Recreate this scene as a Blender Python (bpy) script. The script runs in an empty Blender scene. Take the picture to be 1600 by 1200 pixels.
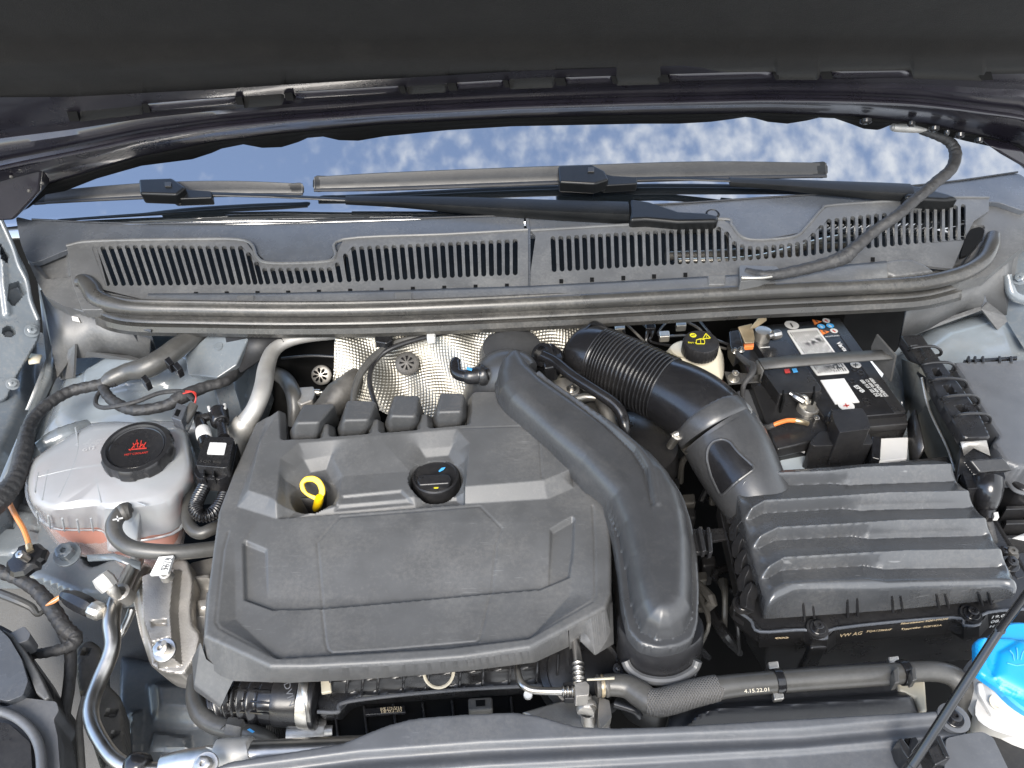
import bpy, math, random
import numpy as np
from mathutils import Vector, Matrix
random.seed(7)
SC = bpy.context.scene
COL = SC.collection
# ------------------------------------------------------------------ camera
F = 1209.0                       # focal length in pixels of the 1600 x 1200 photograph
PITCH = math.radians(39.0)
CAM = Vector((0.0, -0.723, 0.585))
cd = bpy.data.cameras.new('camera'); cam = bpy.data.objects.new('camera', cd); COL.objects.link(cam)
cd.sensor_width = 36.0; cd.lens = 36.0*F/1600.0; cd.clip_start = 0.01; cd.clip_end = 2000
cam.location = CAM; cam.rotation_euler = (math.radians(90)-PITCH, 0, 0)
SC.camera = cam
# ------------------------------------------------------------------ light
SUN_EL, SUN_AZ = math.radians(42), math.radians(192)     # azimuth clockwise from +Y: from behind the viewer's left
w = bpy.data.worlds.new('World'); SC.world = w; w.use_nodes = True
nt = w.node_tree; N = nt.nodes; L = nt.links; N.clear()
out = N.new('ShaderNodeOutputWorld'); bg = N.new('ShaderNodeBackground'); sky = N.new('ShaderNodeTexSky')
sky.sky_type = 'NISHITA'; sky.sun_disc = False; sky.sun_elevation = SUN_EL; sky.sun_rotation = SUN_AZ
sky.air_density = 1.0; sky.dust_density = 0.6; sky.ozone_density = 3.0
tc = N.new('ShaderNodeTexCoord'); mp = N.new('ShaderNodeMapping'); mp.inputs['Scale'].default_value = (1.0, 1.0, 1.6)
n1 = N.new('ShaderNodeTexNoise'); n1.inputs['Scale'].default_value = 42.0; n1.inputs['Detail'].default_value = 5.0; n1.inputs['Roughness'].default_value = 0.5
n2 = N.new('ShaderNodeTexNoise'); n2.inputs['Scale'].default_value = 2.6; n2.inputs['Detail'].default_value = 3.0
sx = N.new('ShaderNodeSeparateXYZ'); L.new(tc.outputs['Generated'], sx.inputs[0])
L.new(tc.outputs['Generated'], mp.inputs[0]); L.new(mp.outputs[0], n1.inputs['Vector']); L.new(mp.outputs[0], n2.inputs['Vector'])
def wmath(op, a, b):
    m = N.new('ShaderNodeMath'); m.operation = op
    for i, v in enumerate((a, b)):
        if isinstance(v, (int, float)): m.inputs[i].default_value = v
        else: L.new(v, m.inputs[i])
    return m.outputs[0]
bank = wmath('ADD', wmath('MULTIPLY', sx.outputs['X'], 0.42), wmath('MULTIPLY', sx.outputs['Y'], -0.30))            # clouds thicken to the right; unseen ones behind the viewer added to neutralise gloss
d = wmath('ADD', wmath('ADD', n1.outputs['Fac'], wmath('MULTIPLY', n2.outputs['Fac'], 0.55)), bank)
mr = N.new('ShaderNodeMapRange'); mr.interpolation_type = 'SMOOTHSTEP'
mr.inputs['To Min'].default_value = 0.06
mr.inputs['From Min'].default_value = 0.56; mr.inputs['From Max'].default_value = 1.22
L.new(d, mr.inputs['Value'])
mx = N.new('ShaderNodeMix'); mx.data_type = 'RGBA'
L.new(mr.outputs[0], mx.inputs['Factor']); hs_ = N.new('ShaderNodeHueSaturation'); hs_.inputs['Saturation'].default_value = 0.92; hs_.inputs['Value'].default_value = 2.1; L.new(sky.outputs[0], hs_.inputs['Color']); L.new(hs_.outputs[0], mx.inputs['A']); mx.inputs['B'].default_value = (7.6, 7.9, 8.3, 1)
L.new(mx.outputs['Result'], bg.inputs['Color']); bg.inputs['Strength'].default_value = 0.15
L.new(bg.outputs[0], out.inputs[0])
sd = bpy.data.lights.new('sun', 'SUN'); sun = bpy.data.objects.new('sun', sd); COL.objects.link(sun)
sd.energy = 3.2; sd.angle = math.radians(30); sd.color = (1.0, 0.93, 0.83)
sdir = Vector((math.sin(SUN_AZ)*math.cos(SUN_EL), math.cos(SUN_AZ)*math.cos(SUN_EL), math.sin(SUN_EL)))
sun.rotation_euler = sdir.to_track_quat('Z', 'Y').to_euler()
SC.view_settings.view_transform = 'Standard'; SC.view_settings.look = 'None'; SC.view_settings.gamma = 1.0
SC.view_settings.exposure = 1.08
SC.cycles.max_bounces = 8; SC.cycles.transparent_max_bounces = 12
# ------------------------------------------------------------------ placing: a photograph pixel plus a height gives a point of the bay
CP, SP = math.cos(PITCH), math.sin(PITCH)
RX = Vector((1, 0, 0)); FW = Vector((0, CP, -SP)); UP = Vector((0, SP, CP))
def ray(u, v): return (RX*((u-800)/F) + UP*((600-v)/F) + FW)
def P(u, v, z=0.0):
    r = ray(u, v); return CAM + r*((z-CAM.z)/r.z)
def PY(u, v, y):
    r = ray(u, v); return CAM + r*((y-CAM.y)/r.y)
def mpp(p): return (Vector(p)-CAM).dot(FW)/F            # metres per pixel at a point
class Frame:
    def __init__(s, o, n=(0, 0, 1)):
        s.o = Vector(o); s.n = Vector(n).normalized()
        s.x = (RX - s.n*RX.dot(s.n)).normalized(); s.y = s.n.cross(s.x)
    def uv(s, u, v):
        r = ray(u, v); p = CAM + r*((s.o-CAM).dot(s.n)/r.dot(s.n)); q = p-s.o
        return (q.dot(s.x), q.dot(s.y))
    def w(s, x, y, h=0.0): return s.o + s.x*x + s.y*y + s.n*h
    def P(s, u, v, h=0.0):
        if h == 0.0:
            return s.w(*s.uv(u, v))
        return Frame(s.o+s.n*h, s.n).P(u, v)
def FZ(z, ny=0.0, nx=0.0, at=(800, 600)): return Frame(P(at[0], at[1], z), (nx, ny, 1))
# ------------------------------------------------------------------ objects
def link(o): COL.objects.link(o); return o
def root_of(o):
    while o.parent: o = o.parent
    return o
def thing(name, label, cat, loc, group=None):
    o = link(bpy.data.objects.new(name, None)); o.location = loc; o.empty_display_size = 0.02
    o['label'] = label; o['category'] = cat
    if group: o['group'] = group
    return o
def tag(o, label, cat, group=None):
    o['label'] = label; o['category'] = cat
    if group: o['group'] = group
    return o
def mesh(name, verts, faces, mat, parent=None, smooth=True, sharp=35, bevel=0.0, seg=2, label=None, kind=None, solid=0.0, mats=None, fm=None):
    V = [Vector(v) for v in verts]
    if parent: off = Vector(root_of(parent).location)
    else:
        off = sum(V, Vector())/len(V)
    me = bpy.data.meshes.new(name)
    me.from_pydata([tuple(v-off) for v in V], [], faces); me.validate()
    return finish(name, me, off, mat, parent, smooth, sharp, bevel, seg, label, kind, solid, mats, fm)
def finish(name, me, off, mat, parent, smooth=True, sharp=35, bevel=0.0, seg=2, label=None, kind=None, solid=0.0, mats=None, fm=None):
    me.update()
    if smooth:
        me.shade_smooth(); me.set_sharp_from_angle(angle=math.radians(sharp))
    for m in (mats or [mat]): me.materials.append(m)
    if fm is not None:
        for p, k in zip(me.polygons, fm): p.material_index = k
    o = link(bpy.data.objects.new(name, me))
    if parent: o.parent = parent
    else: o.location = off
    if solid:
        s = o.modifiers.new('thickness', 'SOLIDIFY'); s.thickness = solid; s.offset = -1
    if bevel:
        b = o.modifiers.new('bevel', 'BEVEL'); b.width = bevel; b.segments = seg; b.limit_method = 'ANGLE'; b.angle_limit = math.radians(28); b.harden_normals = True
    if label: o['label'] = label
    if kind: o['kind'] = kind
    return o
def prism(name, frame, poly, top, bot, mat, parent=None, bevel=0.0015, shrink=1.0, **kw):
    """polygon given in pixels on the plane frame+top, dropped straight along the frame normal to bot; shrink scales the bottom"""
    fr = Frame(frame.o+frame.n*top, frame.n)
    pts = [fr.uv(u, v) for u, v in poly]
    a = sum(pts[i][0]*pts[(i+1) % len(pts)][1]-pts[(i+1) % len(pts)][0]*pts[i][1] for i in range(len(pts)))
    if a < 0: pts = pts[::-1]
    n = len(pts); cx = sum(p[0] for p in pts)/n; cy = sum(p[1] for p in pts)/n
    vs = [fr.w(x, y, 0) for x, y in pts] + [fr.w(cx+(x-cx)*shrink, cy+(y-cy)*shrink, bot-top) for x, y in pts]
    fs = [list(range(n)), list(range(2*n-1, n-1, -1))] + [[i, n+i, n+(i+1) % n, (i+1) % n] for i in range(n)]
    return mesh(name, vs, fs, mat, parent, bevel=bevel, **kw)
def px_mesh(name, pv, faces, mat, parent=None, **kw):
    return mesh(name, [P(*p) for p in pv], faces, mat, parent, **kw)
def loft(name, rings, mat, parent=None, cap0=True, cap1=True, closed=True, **kw):
    n = len(rings[0]); vs = [p for r in rings for p in r]; fs = []
    m = n if closed else n-1
    for k in range(len(rings)-1):
        for i in range(m):
            a, b = k*n+i, k*n+(i+1) % n
            fs.append([a, b, b+n, a+n])
    if cap0 and closed: fs.append(list(range(n-1, -1, -1)))
    if cap1 and closed: fs.append([(len(rings)-1)*n+i for i in range(n)])
    return mesh(name, vs, fs, mat, parent, **kw)
def catmull(pts, per):
    A = [np.array(p, float) for p in pts]; A = [2*A[0]-A[1]]+A+[2*A[-1]-A[-2]]; R = []
    for i in range(1, len(A)-2):
        p0, p1, p2, p3 = A[i-1:i+3]
        for k in range(per):
            t = k/per
            R.append(0.5*((2*p1)+(-p0+p2)*t+(2*p0-5*p1+4*p2-p3)*t*t+(-p0+3*p1-3*p2+p3)*t**3))
    R.append(A[-2]); return R
def sweep(name, path, mat, parent=None, per=8, n=14, corr=None, jag=0.0, flat=1.0, world=False, scallop=0, **kw):
    """tube through (u, v, z, radius in px) or, world=True, (x, y, z, r); corr=(t0,t1,count,amp_m) makes rings"""
    if world: base = [(x, y, z, r) for x, y, z, r in path]
    else:
        base = []
        for q in path:
            p = P(q[0], q[1], q[2]); base.append((p.x, p.y, p.z, q[3]*mpp(p)))
    R = catmull(base, per)
    if corr:
        R = np.array(R); t = np.linspace(0, 1, len(R)); cnt = corr[2]
        m = max(len(R), int(cnt*6/(corr[1]-corr[0])))
        tt = np.linspace(0, 1, m); R = [np.array([np.interp(x, t, R[:, k]) for k in range(4)]) for x in tt]
        for i, x in enumerate(tt):
            if corr[0] <= x <= corr[1]:
                ph = (x-corr[0])/(corr[1]-corr[0])*cnt
                R[i][3] += corr[3]*(math.sin(ph*2*math.pi)*0.5+0.5 - 0.5)
    C = [Vector(r[:3]) for r in R]; rad = [float(r[3]) for r in R]
    T = []
    for i in range(len(C)):
        a, b = C[max(0, i-1)], C[min(len(C)-1, i+1)]; T.append((b-a).normalized())
    nv = T[0].orthogonal().normalized(); rings = []
    rr = random.Random(len(C)*31+n)
    if flat != 1.0:
        nv = (Vector((0, 0, 1))-T[0]*T[0].z).normalized()
    for i in range(len(C)):
        nv = (nv - T[i]*nv.dot(T[i])).normalized(); bv = T[i].cross(nv)
        ring = []
        for k in range(n):
            a = 2*math.pi*k/n; r = rad[i]*(1+jag*(rr.random()-0.5))
            if scallop: r *= 1+0.05*math.cos(a*scallop)
            ring.append(C[i] + nv*(math.cos(a)*r*flat) + bv*(math.sin(a)*r))
        rings.append(ring)
    return loft(name, rings, mat, parent, **kw)
def lathe(name, c, axis, prof, mat, parent=None, seg=32, mod=None, phase=0.0, **kw):
    """prof: (radius, height) pairs in metres along axis from c; mod(angle, k) scales the radius"""
    c = Vector(c); ax = Vector(axis).normalized(); e1 = (RX-ax*RX.dot(ax)).normalized() if abs(ax.x) < 0.95 else Vector((0, 1, 0)); e1 = (e1-ax*e1.dot(ax)).normalized(); e2 = ax.cross(e1)
    rings = []
    for k, (r, h) in enumerate(prof):
        ring = []
        for i in range(seg):
            a = 2*math.pi*i/seg+phase; rr = max(r, 1e-5)*(mod(a, k) if mod else 1)
            ring.append(c+ax*h+e1*math.cos(a)*rr+e2*math.sin(a)*rr)
        rings.append(ring)
    return loft(name, rings, mat, parent, **kw)
def bolt(name, c, axis, r, mat, parent, washer=True, h=None, six=True):
    h = h or r*0.9; s = r*0.62
    pr = [(r, 0), (r, r*0.18), (r*0.95, r*0.22)] if washer else []
    o = lathe(name, c, axis, (pr+[(s, r*0.22), (s, h), (s*0.8, h+s*0.1), (s*0.35, h+s*0.1), (s*0.3, h-s*0.35), (0, h-s*0.35)]), mat, parent, seg=24,
              mod=(lambda a, k: 1 if (k < len(pr) or not six) else (0.9+0.1*abs(math.cos(3*a)))), cap1=False)
    return o
def sdf(P2, poly):
    poly = np.asarray(poly, float); n = len(poly); d = np.full(len(P2), 1e9); ins = np.zeros(len(P2), bool); near = np.zeros_like(P2)
    for i in range(n):
        a = poly[i]; b = poly[(i+1) % n]; e = b-a; w_ = P2-a
        t = np.clip((w_@e)/max(e@e, 1e-18), 0, 1); q = a+t[:, None]*e; dd = np.hypot(*(P2-q).T)
        m = dd < d; d[m] = dd[m]; near[m] = q[m]
        c = ((a[1] > P2[:, 1]) != (b[1] > P2[:, 1]))
        with np.errstate(divide='ignore', invalid='ignore'):
            xi = (b[0]-a[0])*(P2[:, 1]-a[1])/(b[1]-a[1])+a[0]
        ins ^= c & (P2[:, 0] < xi)
    return np.where(ins, d, -d), near
def dline(P2, line):
    d = np.full(len(P2), 1e9); line = np.asarray(line, float)
    for a, b in zip(line[:-1], line[1:]):
        e = b-a; t = np.clip(((P2-a)@e)/max(e@e, 1e-18), 0, 1); d = np.minimum(d, np.hypot(*(P2-(a+t[:, None]*e)).T))
    return d
def sm(t): t = np.clip(t, 0, 1); return t*t*(3-2*t)
def rounded(poly, r, k=4):
    out_ = []; n = len(poly)
    for i in range(n):
        p0, p1, p2 = (np.array(poly[j % n], float) for j in (i-1, i, i+1))
        a = p0-p1; b = p2-p1; la, lb = np.hypot(*a), np.hypot(*b); rr = min(r, la*0.45, lb*0.45)
        s = p1+a/la*rr; e = p1+b/lb*rr
        for j in range(k+1):
            t = j/k; out_.append(tuple((1-t)**2*s+2*t*(1-t)*p1+t*t*e))
    return out_
class Relief:
    """a moulded sheet: a dense surface over a pixel outline, shaped by steps, grooves and wells, with a rim wall below it"""
    def __init__(s, frame, outline, cell=0.0014, round_px=0):
        s.f = frame; outline = rounded(outline, round_px) if round_px else outline
        o = np.array([frame.uv(u, v) for u, v in outline]); 
        if np.sum(o[:, 0]*np.roll(o[:, 1], -1)-np.roll(o[:, 0], -1)*o[:, 1]) < 0: o = o[::-1]
        s.o = o; lo = o.min(0)-cell; hi = o.max(0)+cell
        nx, ny = int((hi[0]-lo[0])/cell)+2, int((hi[1]-lo[1])/cell)+2
        X, Y = np.meshgrid(lo[0]+np.arange(nx)*cell, lo[1]+np.arange(ny)*cell)
        s.p = np.stack([X.ravel(), Y.ravel()], 1); s.nx, s.ny = nx, ny
        sd_, near = sdf(s.p, o)
        idx = np.arange(nx*ny).reshape(ny, nx)
        q = np.stack([idx[:-1, :-1], idx[:-1, 1:], idx[1:, 1:], idx[1:, :-1]], -1).reshape(-1, 4)
        keep = (sd_[q] > 0).any(1)
        s.q = q[keep]; m = sd_ < cell*0.35; s.p[m] = near[m]; sd_[m] = 0
        used = np.unique(s.q); remap = -np.ones(nx*ny, int); remap[used] = np.arange(len(used))
        s.p = s.p[used]; s.q = remap[s.q]; s.d = sd_[used]; s.h = np.zeros(len(used)); s.c = cell
        s.bx, s.by = s.p[:, 0], s.p[:, 1]
    def _l(s, pts): return np.array([s.f.uv(u, v) for u, v in pts])
    def sd(s, poly): return sdf(s.p, s._l(poly))[0]
    def plateau(s, poly, h, width, smooth=False, out_=0.0):
        d = s.sd(poly)+out_; t = np.clip(d/width, 0, 1); s.h += h*(sm(t) if smooth else t); return s
    def groove(s, line, width, depth):
        d = dline(s.p, s._l(line)); s.h -= depth*sm(1-d/width); return s
    def dome(s, poly, h, width, power=0.5):
        d = s.sd(poly); t = np.clip(d/width, 0, 1); s.h += h*(1-(1-t)**2)**power; return s
    def well(s, u, v, rpx, depth, width):
        c = np.array(s.f.uv(u, v)); r = rpx*mpp(s.f.P(u, v)); d = r-np.hypot(*(s.p-c).T); s.h -= depth*np.clip(d/width, 0, 1); return s
    def edge(s, r, h=None):
        """round the rim over"""
        h = r if h is None else h; t = np.clip(s.d/r, 0, 1); s.h -= h*(1-np.sqrt(np.clip(1-(1-t)**2, 0, 1))); return s
    def px(s):
        """pixel coordinates of every grid point at height zero"""
        o = np.array(s.f.o)-np.array(CAM); W = o+np.outer(s.bx, np.array(s.f.x))+np.outer(s.by, np.array(s.f.y))
        zz = W@np.array(FW); return 800+F*(W@np.array(RX))/zz, 600-F*(W@np.array(UP))/zz
    def build(s, name, mat, parent=None, skirt=None, mask=None, **kw):
        f = s.f; h = s.h
        W = np.array(f.o)+np.outer(s.bx, np.array(f.x))+np.outer(s.by, np.array(f.y))+np.outer(h, np.array(f.n))
        q = s.q if mask is None else s.q[(~mask[s.q]).all(1)]
        faces = q; V = W
        if skirt is not None:
            e = np.concatenate([q[:, [0, 1]], q[:, [1, 2]], q[:, [2, 3]], q[:, [3, 0]]]); key = np.sort(e, 1)
            _, inv, cnt = np.unique(key, axis=0, return_inverse=True, return_counts=True)
            be = e[cnt[inv.ravel()] == 1]; be = be[be[:, 0] != be[:, 1]]
            bv = np.unique(be); mp_ = {int(b): len(W)+i for i, b in enumerate(bv)}
            if callable(skirt): low = np.array([tuple(skirt(Vector(W[b]))) for b in bv])
            else: low = W[bv]-np.array(f.n)*skirt
            V = np.concatenate([W, low])
            sk = np.array([[b, a, mp_[int(a)], mp_[int(b)]] for a, b in be])
            faces = np.concatenate([q, sk])
        off = np.array(root_of(parent).location) if parent else V.mean(0)
        me = bpy.data.meshes.new(name); me.vertices.add(len(V)); me.vertices.foreach_set('co', (V-off).astype(np.float32).ravel())
        me.loops.add(faces.size); me.loops.foreach_set('vertex_index', faces.astype(np.int32).ravel())
        me.polygons.add(len(faces)); me.polygons.foreach_set('loop_start', np.arange(0, faces.size, 4, dtype=np.int32))
        me.update(calc_edges=True); me.validate()
        return finish(name, me, Vector(off), mat, parent, **kw)
def text(name, s, frame, a, b, mat, parent, tall=1.0, h=0.0004, bold=0.0):
    """lettering whose baseline runs from pixel a to pixel b"""
    c = bpy.data.curves.new(name, 'FONT'); c.body = s; c.resolution_u = 2; c.offset = bold; c.fill_mode = 'FRONT'
    o = bpy.data.objects.new(name, c); COL.objects.link(o); bpy.context.view_layer.update()
    me = bpy.data.meshes.new_from_object(o); bpy.data.objects.remove(o)
    co = np.zeros(len(me.vertices)*3); me.vertices.foreach_get('co', co); co = co.reshape(-1, 3); wd = co[:, 0].max()
    fr = Frame(frame.o+frame.n*h, frame.n); A = np.array(fr.uv(*a)); B = np.array(fr.uv(*b)); d = B-A; l = np.hypot(*d); k = l/wd
    dx = d/l; dy = np.array([-dx[1], dx[0]]); q = A+np.outer(co[:, 0]*k, dx)+np.outer(co[:, 1]*k*tall, dy)
    off = Vector(root_of(parent).location)
    W = [fr.w(x, y)-off for x, y in q]
    me.vertices.foreach_set('co', np.array([tuple(p) for p in W]).ravel())
    me.materials.clear(); me.materials.append(mat); me.update()
    t = link(bpy.data.objects.new(name, me)); t.parent = parent; return t
def on_obj(o, u, v, off=0.0):
    """the point of an object's surface seen at a pixel, lifted by off along its normal"""
    bpy.context.view_layer.update()
    mw = o.matrix_world; mi = mw.inverted(); d = (mi.to_3x3() @ ray(u, v)).normalized()
    ok, p, n, _ = o.ray_cast(mi @ CAM, d)
    if not ok: return None
    return mw @ p + (mw.to_3x3() @ n).normalized()*off
# ------------------------------------------------------------------ materials
def mat(name, col, rough=0.5, metal=0.0, dust=0.0, dustcol=(0.30, 0.28, 0.25), scale=30.0, grain=0.0, grain_scale=900.0, streak=0.0, coat=0.0, spec=0.5,
        lump=0.0, lump_scale=60.0, vary=0.15, scratch=0.0, alpha=1.0, trans=0.0, bump=None, aniso=None, ior=1.5, sheen=0.0, dustlo=0.48, dusthi=0.72):
    m = bpy.data.materials.new(name); m.use_nodes = True; t = m.node_tree; n = t.nodes; l = t.links; b = n['Principled BSDF']
    b.inputs['Metallic'].default_value = metal; b.inputs['Roughness'].default_value = rough; b.inputs['Specular IOR Level'].default_value = spec
    b.inputs['Coat Weight'].default_value = coat; b.inputs['Coat Roughness'].default_value = 0.08; b.inputs['Alpha'].default_value = alpha
    b.inputs['Transmission Weight'].default_value = trans; b.inputs['IOR'].default_value = ior
    if sheen: b.inputs['Sheen Weight'].default_value = sheen
    tcn = n.new('ShaderNodeTexCoord'); geo = n.new('ShaderNodeNewGeometry'); vec = geo.outputs['Position']
    def noise(sc_, det=4, ro=0.6, v=vec, dist=0.0):
        x = n.new('ShaderNodeTexNoise'); x.inputs['Scale'].default_value = sc_; x.inputs['Detail'].default_value = det; x.inputs['Roughness'].default_value = ro; x.inputs['Distortion'].default_value = dist
        l.new(v, x.inputs['Vector']); return x.outputs['Fac']
    def rng(v, a, c, lo=0.0, hi=1.0):
        x = n.new('ShaderNodeMapRange'); x.inputs['From Min'].default_value = a; x.inputs['From Max'].default_value = c; x.inputs['To Min'].default_value = lo; x.inputs['To Max'].default_value = hi
        l.new(v, x.inputs['Value']); return x.outputs[0]
    def ma(op, a, c):
        x = n.new('ShaderNodeMath'); x.operation = op
        for i, v in enumerate((a, c)):
            if isinstance(v, (int, float)): x.inputs[i].default_value = v
            else: l.new(v, x.inputs[i])
        return x.outputs[0]
    def mixc(f, a, c):
        x = n.new('ShaderNodeMix'); x.data_type = 'RGBA'
        l.new(f, x.inputs['Factor'])
        for k, v in (('A', a), ('B', c)):
            if isinstance(v, tuple): x.inputs[k].default_value = (*v, 1) if len(v) == 3 else v
            else: l.new(v, x.inputs[k])
        return x.outputs['Result']
    big = noise(scale, 5)
    c = mixc(rng(big, 0.3, 0.7), tuple(x*(1-vary) for x in col), tuple(min(1, x*(1+vary)) for x in col))
    ro = ma('ADD', rough, rng(big, 0.3, 0.7, -0.06, 0.06))
    if dust > 0:
        fine = noise(scale*9, 6, 0.75); patch = noise(scale*0.45, 4, 0.6)
        f = rng(ma('ADD', ma('MULTIPLY', fine, 0.5), ma('MULTIPLY', patch, 0.5)), dustlo, dusthi, 0.0, 1.0)
        sp = n.new('ShaderNodeTexVoronoi'); sp.inputs['Scale'].default_value = 420; l.new(vec, sp.inputs['Vector'])
        speck = rng(sp.outputs['Distance'], 0.05, 0.16, 1.0, 0.0)
        rndm = rng(noise(190, 2), 0.60, 0.68)
        f2 = ma('ADD', ma('MULTIPLY', f, dust), ma('MULTIPLY', ma('MULTIPLY', speck, rndm), min(0.6, dust*1.2)))
        f2 = ma('MINIMUM', f2, 0.95)
        c = mixc(f2, c, dustcol); ro = ma('ADD', ro, ma('MULTIPLY', f2, 0.25))
    if scratch > 0:
        tot = None
        for ang, sca in ((0.5, 38), (-0.9, 55), (1.4, 46)):
            mp2 = n.new('ShaderNodeMapping'); mp2.inputs['Rotation'].default_value = (0.2, 0.1, ang); mp2.inputs['Scale'].default_value = (1, 10, 1); l.new(vec, mp2.inputs[0])
            a = rng(noise(sca, 2, 0.5, mp2.outputs[0]), 0.69, 0.73); k = rng(noise(24, 2), 0.55, 0.62)
            z = ma('MULTIPLY', a, k); tot = z if tot is None else ma('MAXIMUM', tot, z)
        c = mixc(ma('MULTIPLY', tot, scratch), c, (0.34, 0.34, 0.34))
    if streak > 0:
        mp3 = n.new('ShaderNodeMapping'); mp3.inputs['Scale'].default_value = (1, 1, 0.12); l.new(vec, mp3.inputs[0])
        c = mixc(ma('MULTIPLY', rng(noise(160, 4, 0.6, mp3.outputs[0]), 0.5, 0.75), streak), c, dustcol)
    l.new(c, b.inputs['Base Color'])
    x = n.new('ShaderNodeClamp'); l.new(ro, x.inputs[0]); x.inputs['Min'].default_value = 0.03; l.new(x.outputs[0], b.inputs['Roughness'])
    hgt = None
    if grain > 0: hgt = ma('MULTIPLY', noise(grain_scale, 3, 0.6), grain)
    if lump > 0:
        z = ma('MULTIPLY', noise(lump_scale, 3, 0.5), lump); hgt = z if hgt is None else ma('ADD', hgt, z)
    if bump: hgt = bump(n, l, tcn, hgt)
    if hgt is not None:
        bp = n.new('ShaderNodeBump'); bp.inputs['Distance'].default_value = 0.001; bp.inputs['Strength'].default_value = 1.0; l.new(hgt, bp.inputs['Height']); l.new(bp.outputs[0], b.inputs['Normal'])
    return m
M = {}
M['cover'] = mat('cover_plastic', (0.066, 0.067, 0.068), 0.46, dust=0.28, grain=0.05, grain_scale=1500, scratch=0.10, vary=0.10, dustcol=(0.20, 0.19, 0.175))
M['cover_dusty'] = mat('coil_cover_plastic', (0.055, 0.056, 0.057), 0.55, dust=0.35, grain=0.05, vary=0.1, dustcol=(0.22, 0.20, 0.18))
M['duct'] = mat('duct_plastic', (0.034, 0.035, 0.037), 0.33, dust=0.07, grain=0.04, grain_scale=1400, vary=0.08)
M['lid'] = mat('filter_lid_plastic', (0.048, 0.050, 0.053), 0.22, dust=0.14, grain=0.05, scratch=0.22, vary=0.1, spec=0.7)
M['black'] = mat('black_plastic', (0.013, 0.013, 0.014), 0.30, dust=0.06, grain=0.04, vary=0.1)
M['black_gloss'] = mat('glossy_black_plastic', (0.009, 0.009, 0.010), 0.22, dust=0.03, vary=0.1)
M['black_matt'] = mat('matt_black_plastic', (0.010, 0.010, 0.011), 0.6, dust=0.05, vary=0.2)
M['rubber'] = mat('hose_rubber', (0.050, 0.049, 0.046), 0.36, dust=0.20, grain=0.06, vary=0.15, dustcol=(0.16, 0.15, 0.14))
M['seal'] = mat('seal_rubber', (0.034, 0.033, 0.031), 0.30, dust=0.34, grain=0.05, vary=0.15, dustcol=(0.20, 0.185, 0.16))
M['cowl'] = mat('cowl_plastic', (0.072, 0.073, 0.074), 0.42, dust=0.35, grain=0.06, vary=0.12, dustcol=(0.24, 0.235, 0.22))
M['cowl_smooth'] = mat('smooth_cowl_plastic', (0.056, 0.062, 0.072), 0.26, dust=0.12, grain=0.05, vary=0.08)
M['panel'] = mat('front_cover_plastic', (0.070, 0.073, 0.079), 0.40, dust=0.14, grain=0.05, scratch=0.06, vary=0.1)
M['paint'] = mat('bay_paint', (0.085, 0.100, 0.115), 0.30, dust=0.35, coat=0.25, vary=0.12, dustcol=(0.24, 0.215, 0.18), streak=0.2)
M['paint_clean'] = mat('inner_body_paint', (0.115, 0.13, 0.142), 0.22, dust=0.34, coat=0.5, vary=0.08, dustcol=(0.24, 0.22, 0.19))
M['tower_highlight_paint'] = mat('strut_tower_highlight_paint', (0.17, 0.195, 0.215), 0.20, dust=0.38, coat=0.5, vary=0.08, dustcol=(0.22, 0.20, 0.17))  # paler copy of the body paint; the towers' highlight is put into its colour
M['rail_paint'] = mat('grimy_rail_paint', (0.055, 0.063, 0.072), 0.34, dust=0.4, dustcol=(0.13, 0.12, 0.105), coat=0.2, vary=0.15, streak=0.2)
M['floor_grime'] = mat('wheel_house_grime', (0.035, 0.035, 0.034), 0.55, dust=0.5, dustcol=(0.08, 0.073, 0.062), vary=0.3, grain=0.3)
M['hood_paint'] = mat('dark_bonnet_paint', (0.008, 0.007, 0.011), 0.30, coat=0.35, vary=0.15, dust=0.02)
M['liner'] = mat('bonnet_liner_felt', (0.0066, 0.0062, 0.0058), 0.9, grain=0.5, grain_scale=700, lump=2.5, lump_scale=10, vary=0.22, spec=0.12, sheen=0.05, dust=0.01)
M['steel'] = mat('brushed_steel', (0.42, 0.405, 0.38), 0.33, metal=1.0, dust=0.20, dustcol=(0.20, 0.18, 0.16), vary=0.18)
M['alu'] = mat('cast_aluminium', (0.42, 0.40, 0.37), 0.46, metal=0.8, dust=0.30, dustcol=(0.22, 0.20, 0.18), grain=0.25, grain_scale=600, vary=0.2)
M['alu_dusty'] = mat('dusty_aluminium_pipe', (0.36, 0.35, 0.33), 0.5, metal=0.55, dust=0.5, vary=0.15, dustcol=(0.36, 0.34, 0.31), grain=0.1)
M['zinc'] = mat('zinc_plated_metal', (0.48, 0.46, 0.42), 0.36, metal=0.9, dust=0.25, vary=0.2, grain=0.15)
M['brass'] = mat('brass_tinted_metal', (0.50, 0.40, 0.26), 0.38, metal=0.85, dust=0.3, vary=0.25)
M['white'] = mat('white_label', (0.50, 0.495, 0.48), 0.5, vary=0.05)
M['grey_print'] = mat('grey_print', (0.42, 0.42, 0.41), 0.5, vary=0.1)
M['gold_print'] = mat('gold_print', (0.55, 0.44, 0.28), 0.5, vary=0.1)
M['dark_print'] = mat('dark_print', (0.03, 0.03, 0.03), 0.5)
M['red_print'] = mat('red_print', (0.40, 0.03, 0.02), 0.5)
M['yellow_print'] = mat('yellow_print', (0.50, 0.45, 0.02), 0.5)
M['blue_print'] = mat('blue_print', (0.06, 0.30, 0.60), 0.5)
M['orange_print'] = mat('orange_print', (0.60, 0.17, 0.04), 0.5)
M['yellow'] = mat('yellow_handle_plastic', (0.62, 0.40, 0.005), 0.35, vary=0.05)
M['orange'] = mat('orange_cable_sheath', (0.55, 0.20, 0.06), 0.4, vary=0.1, dust=0.1)
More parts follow.
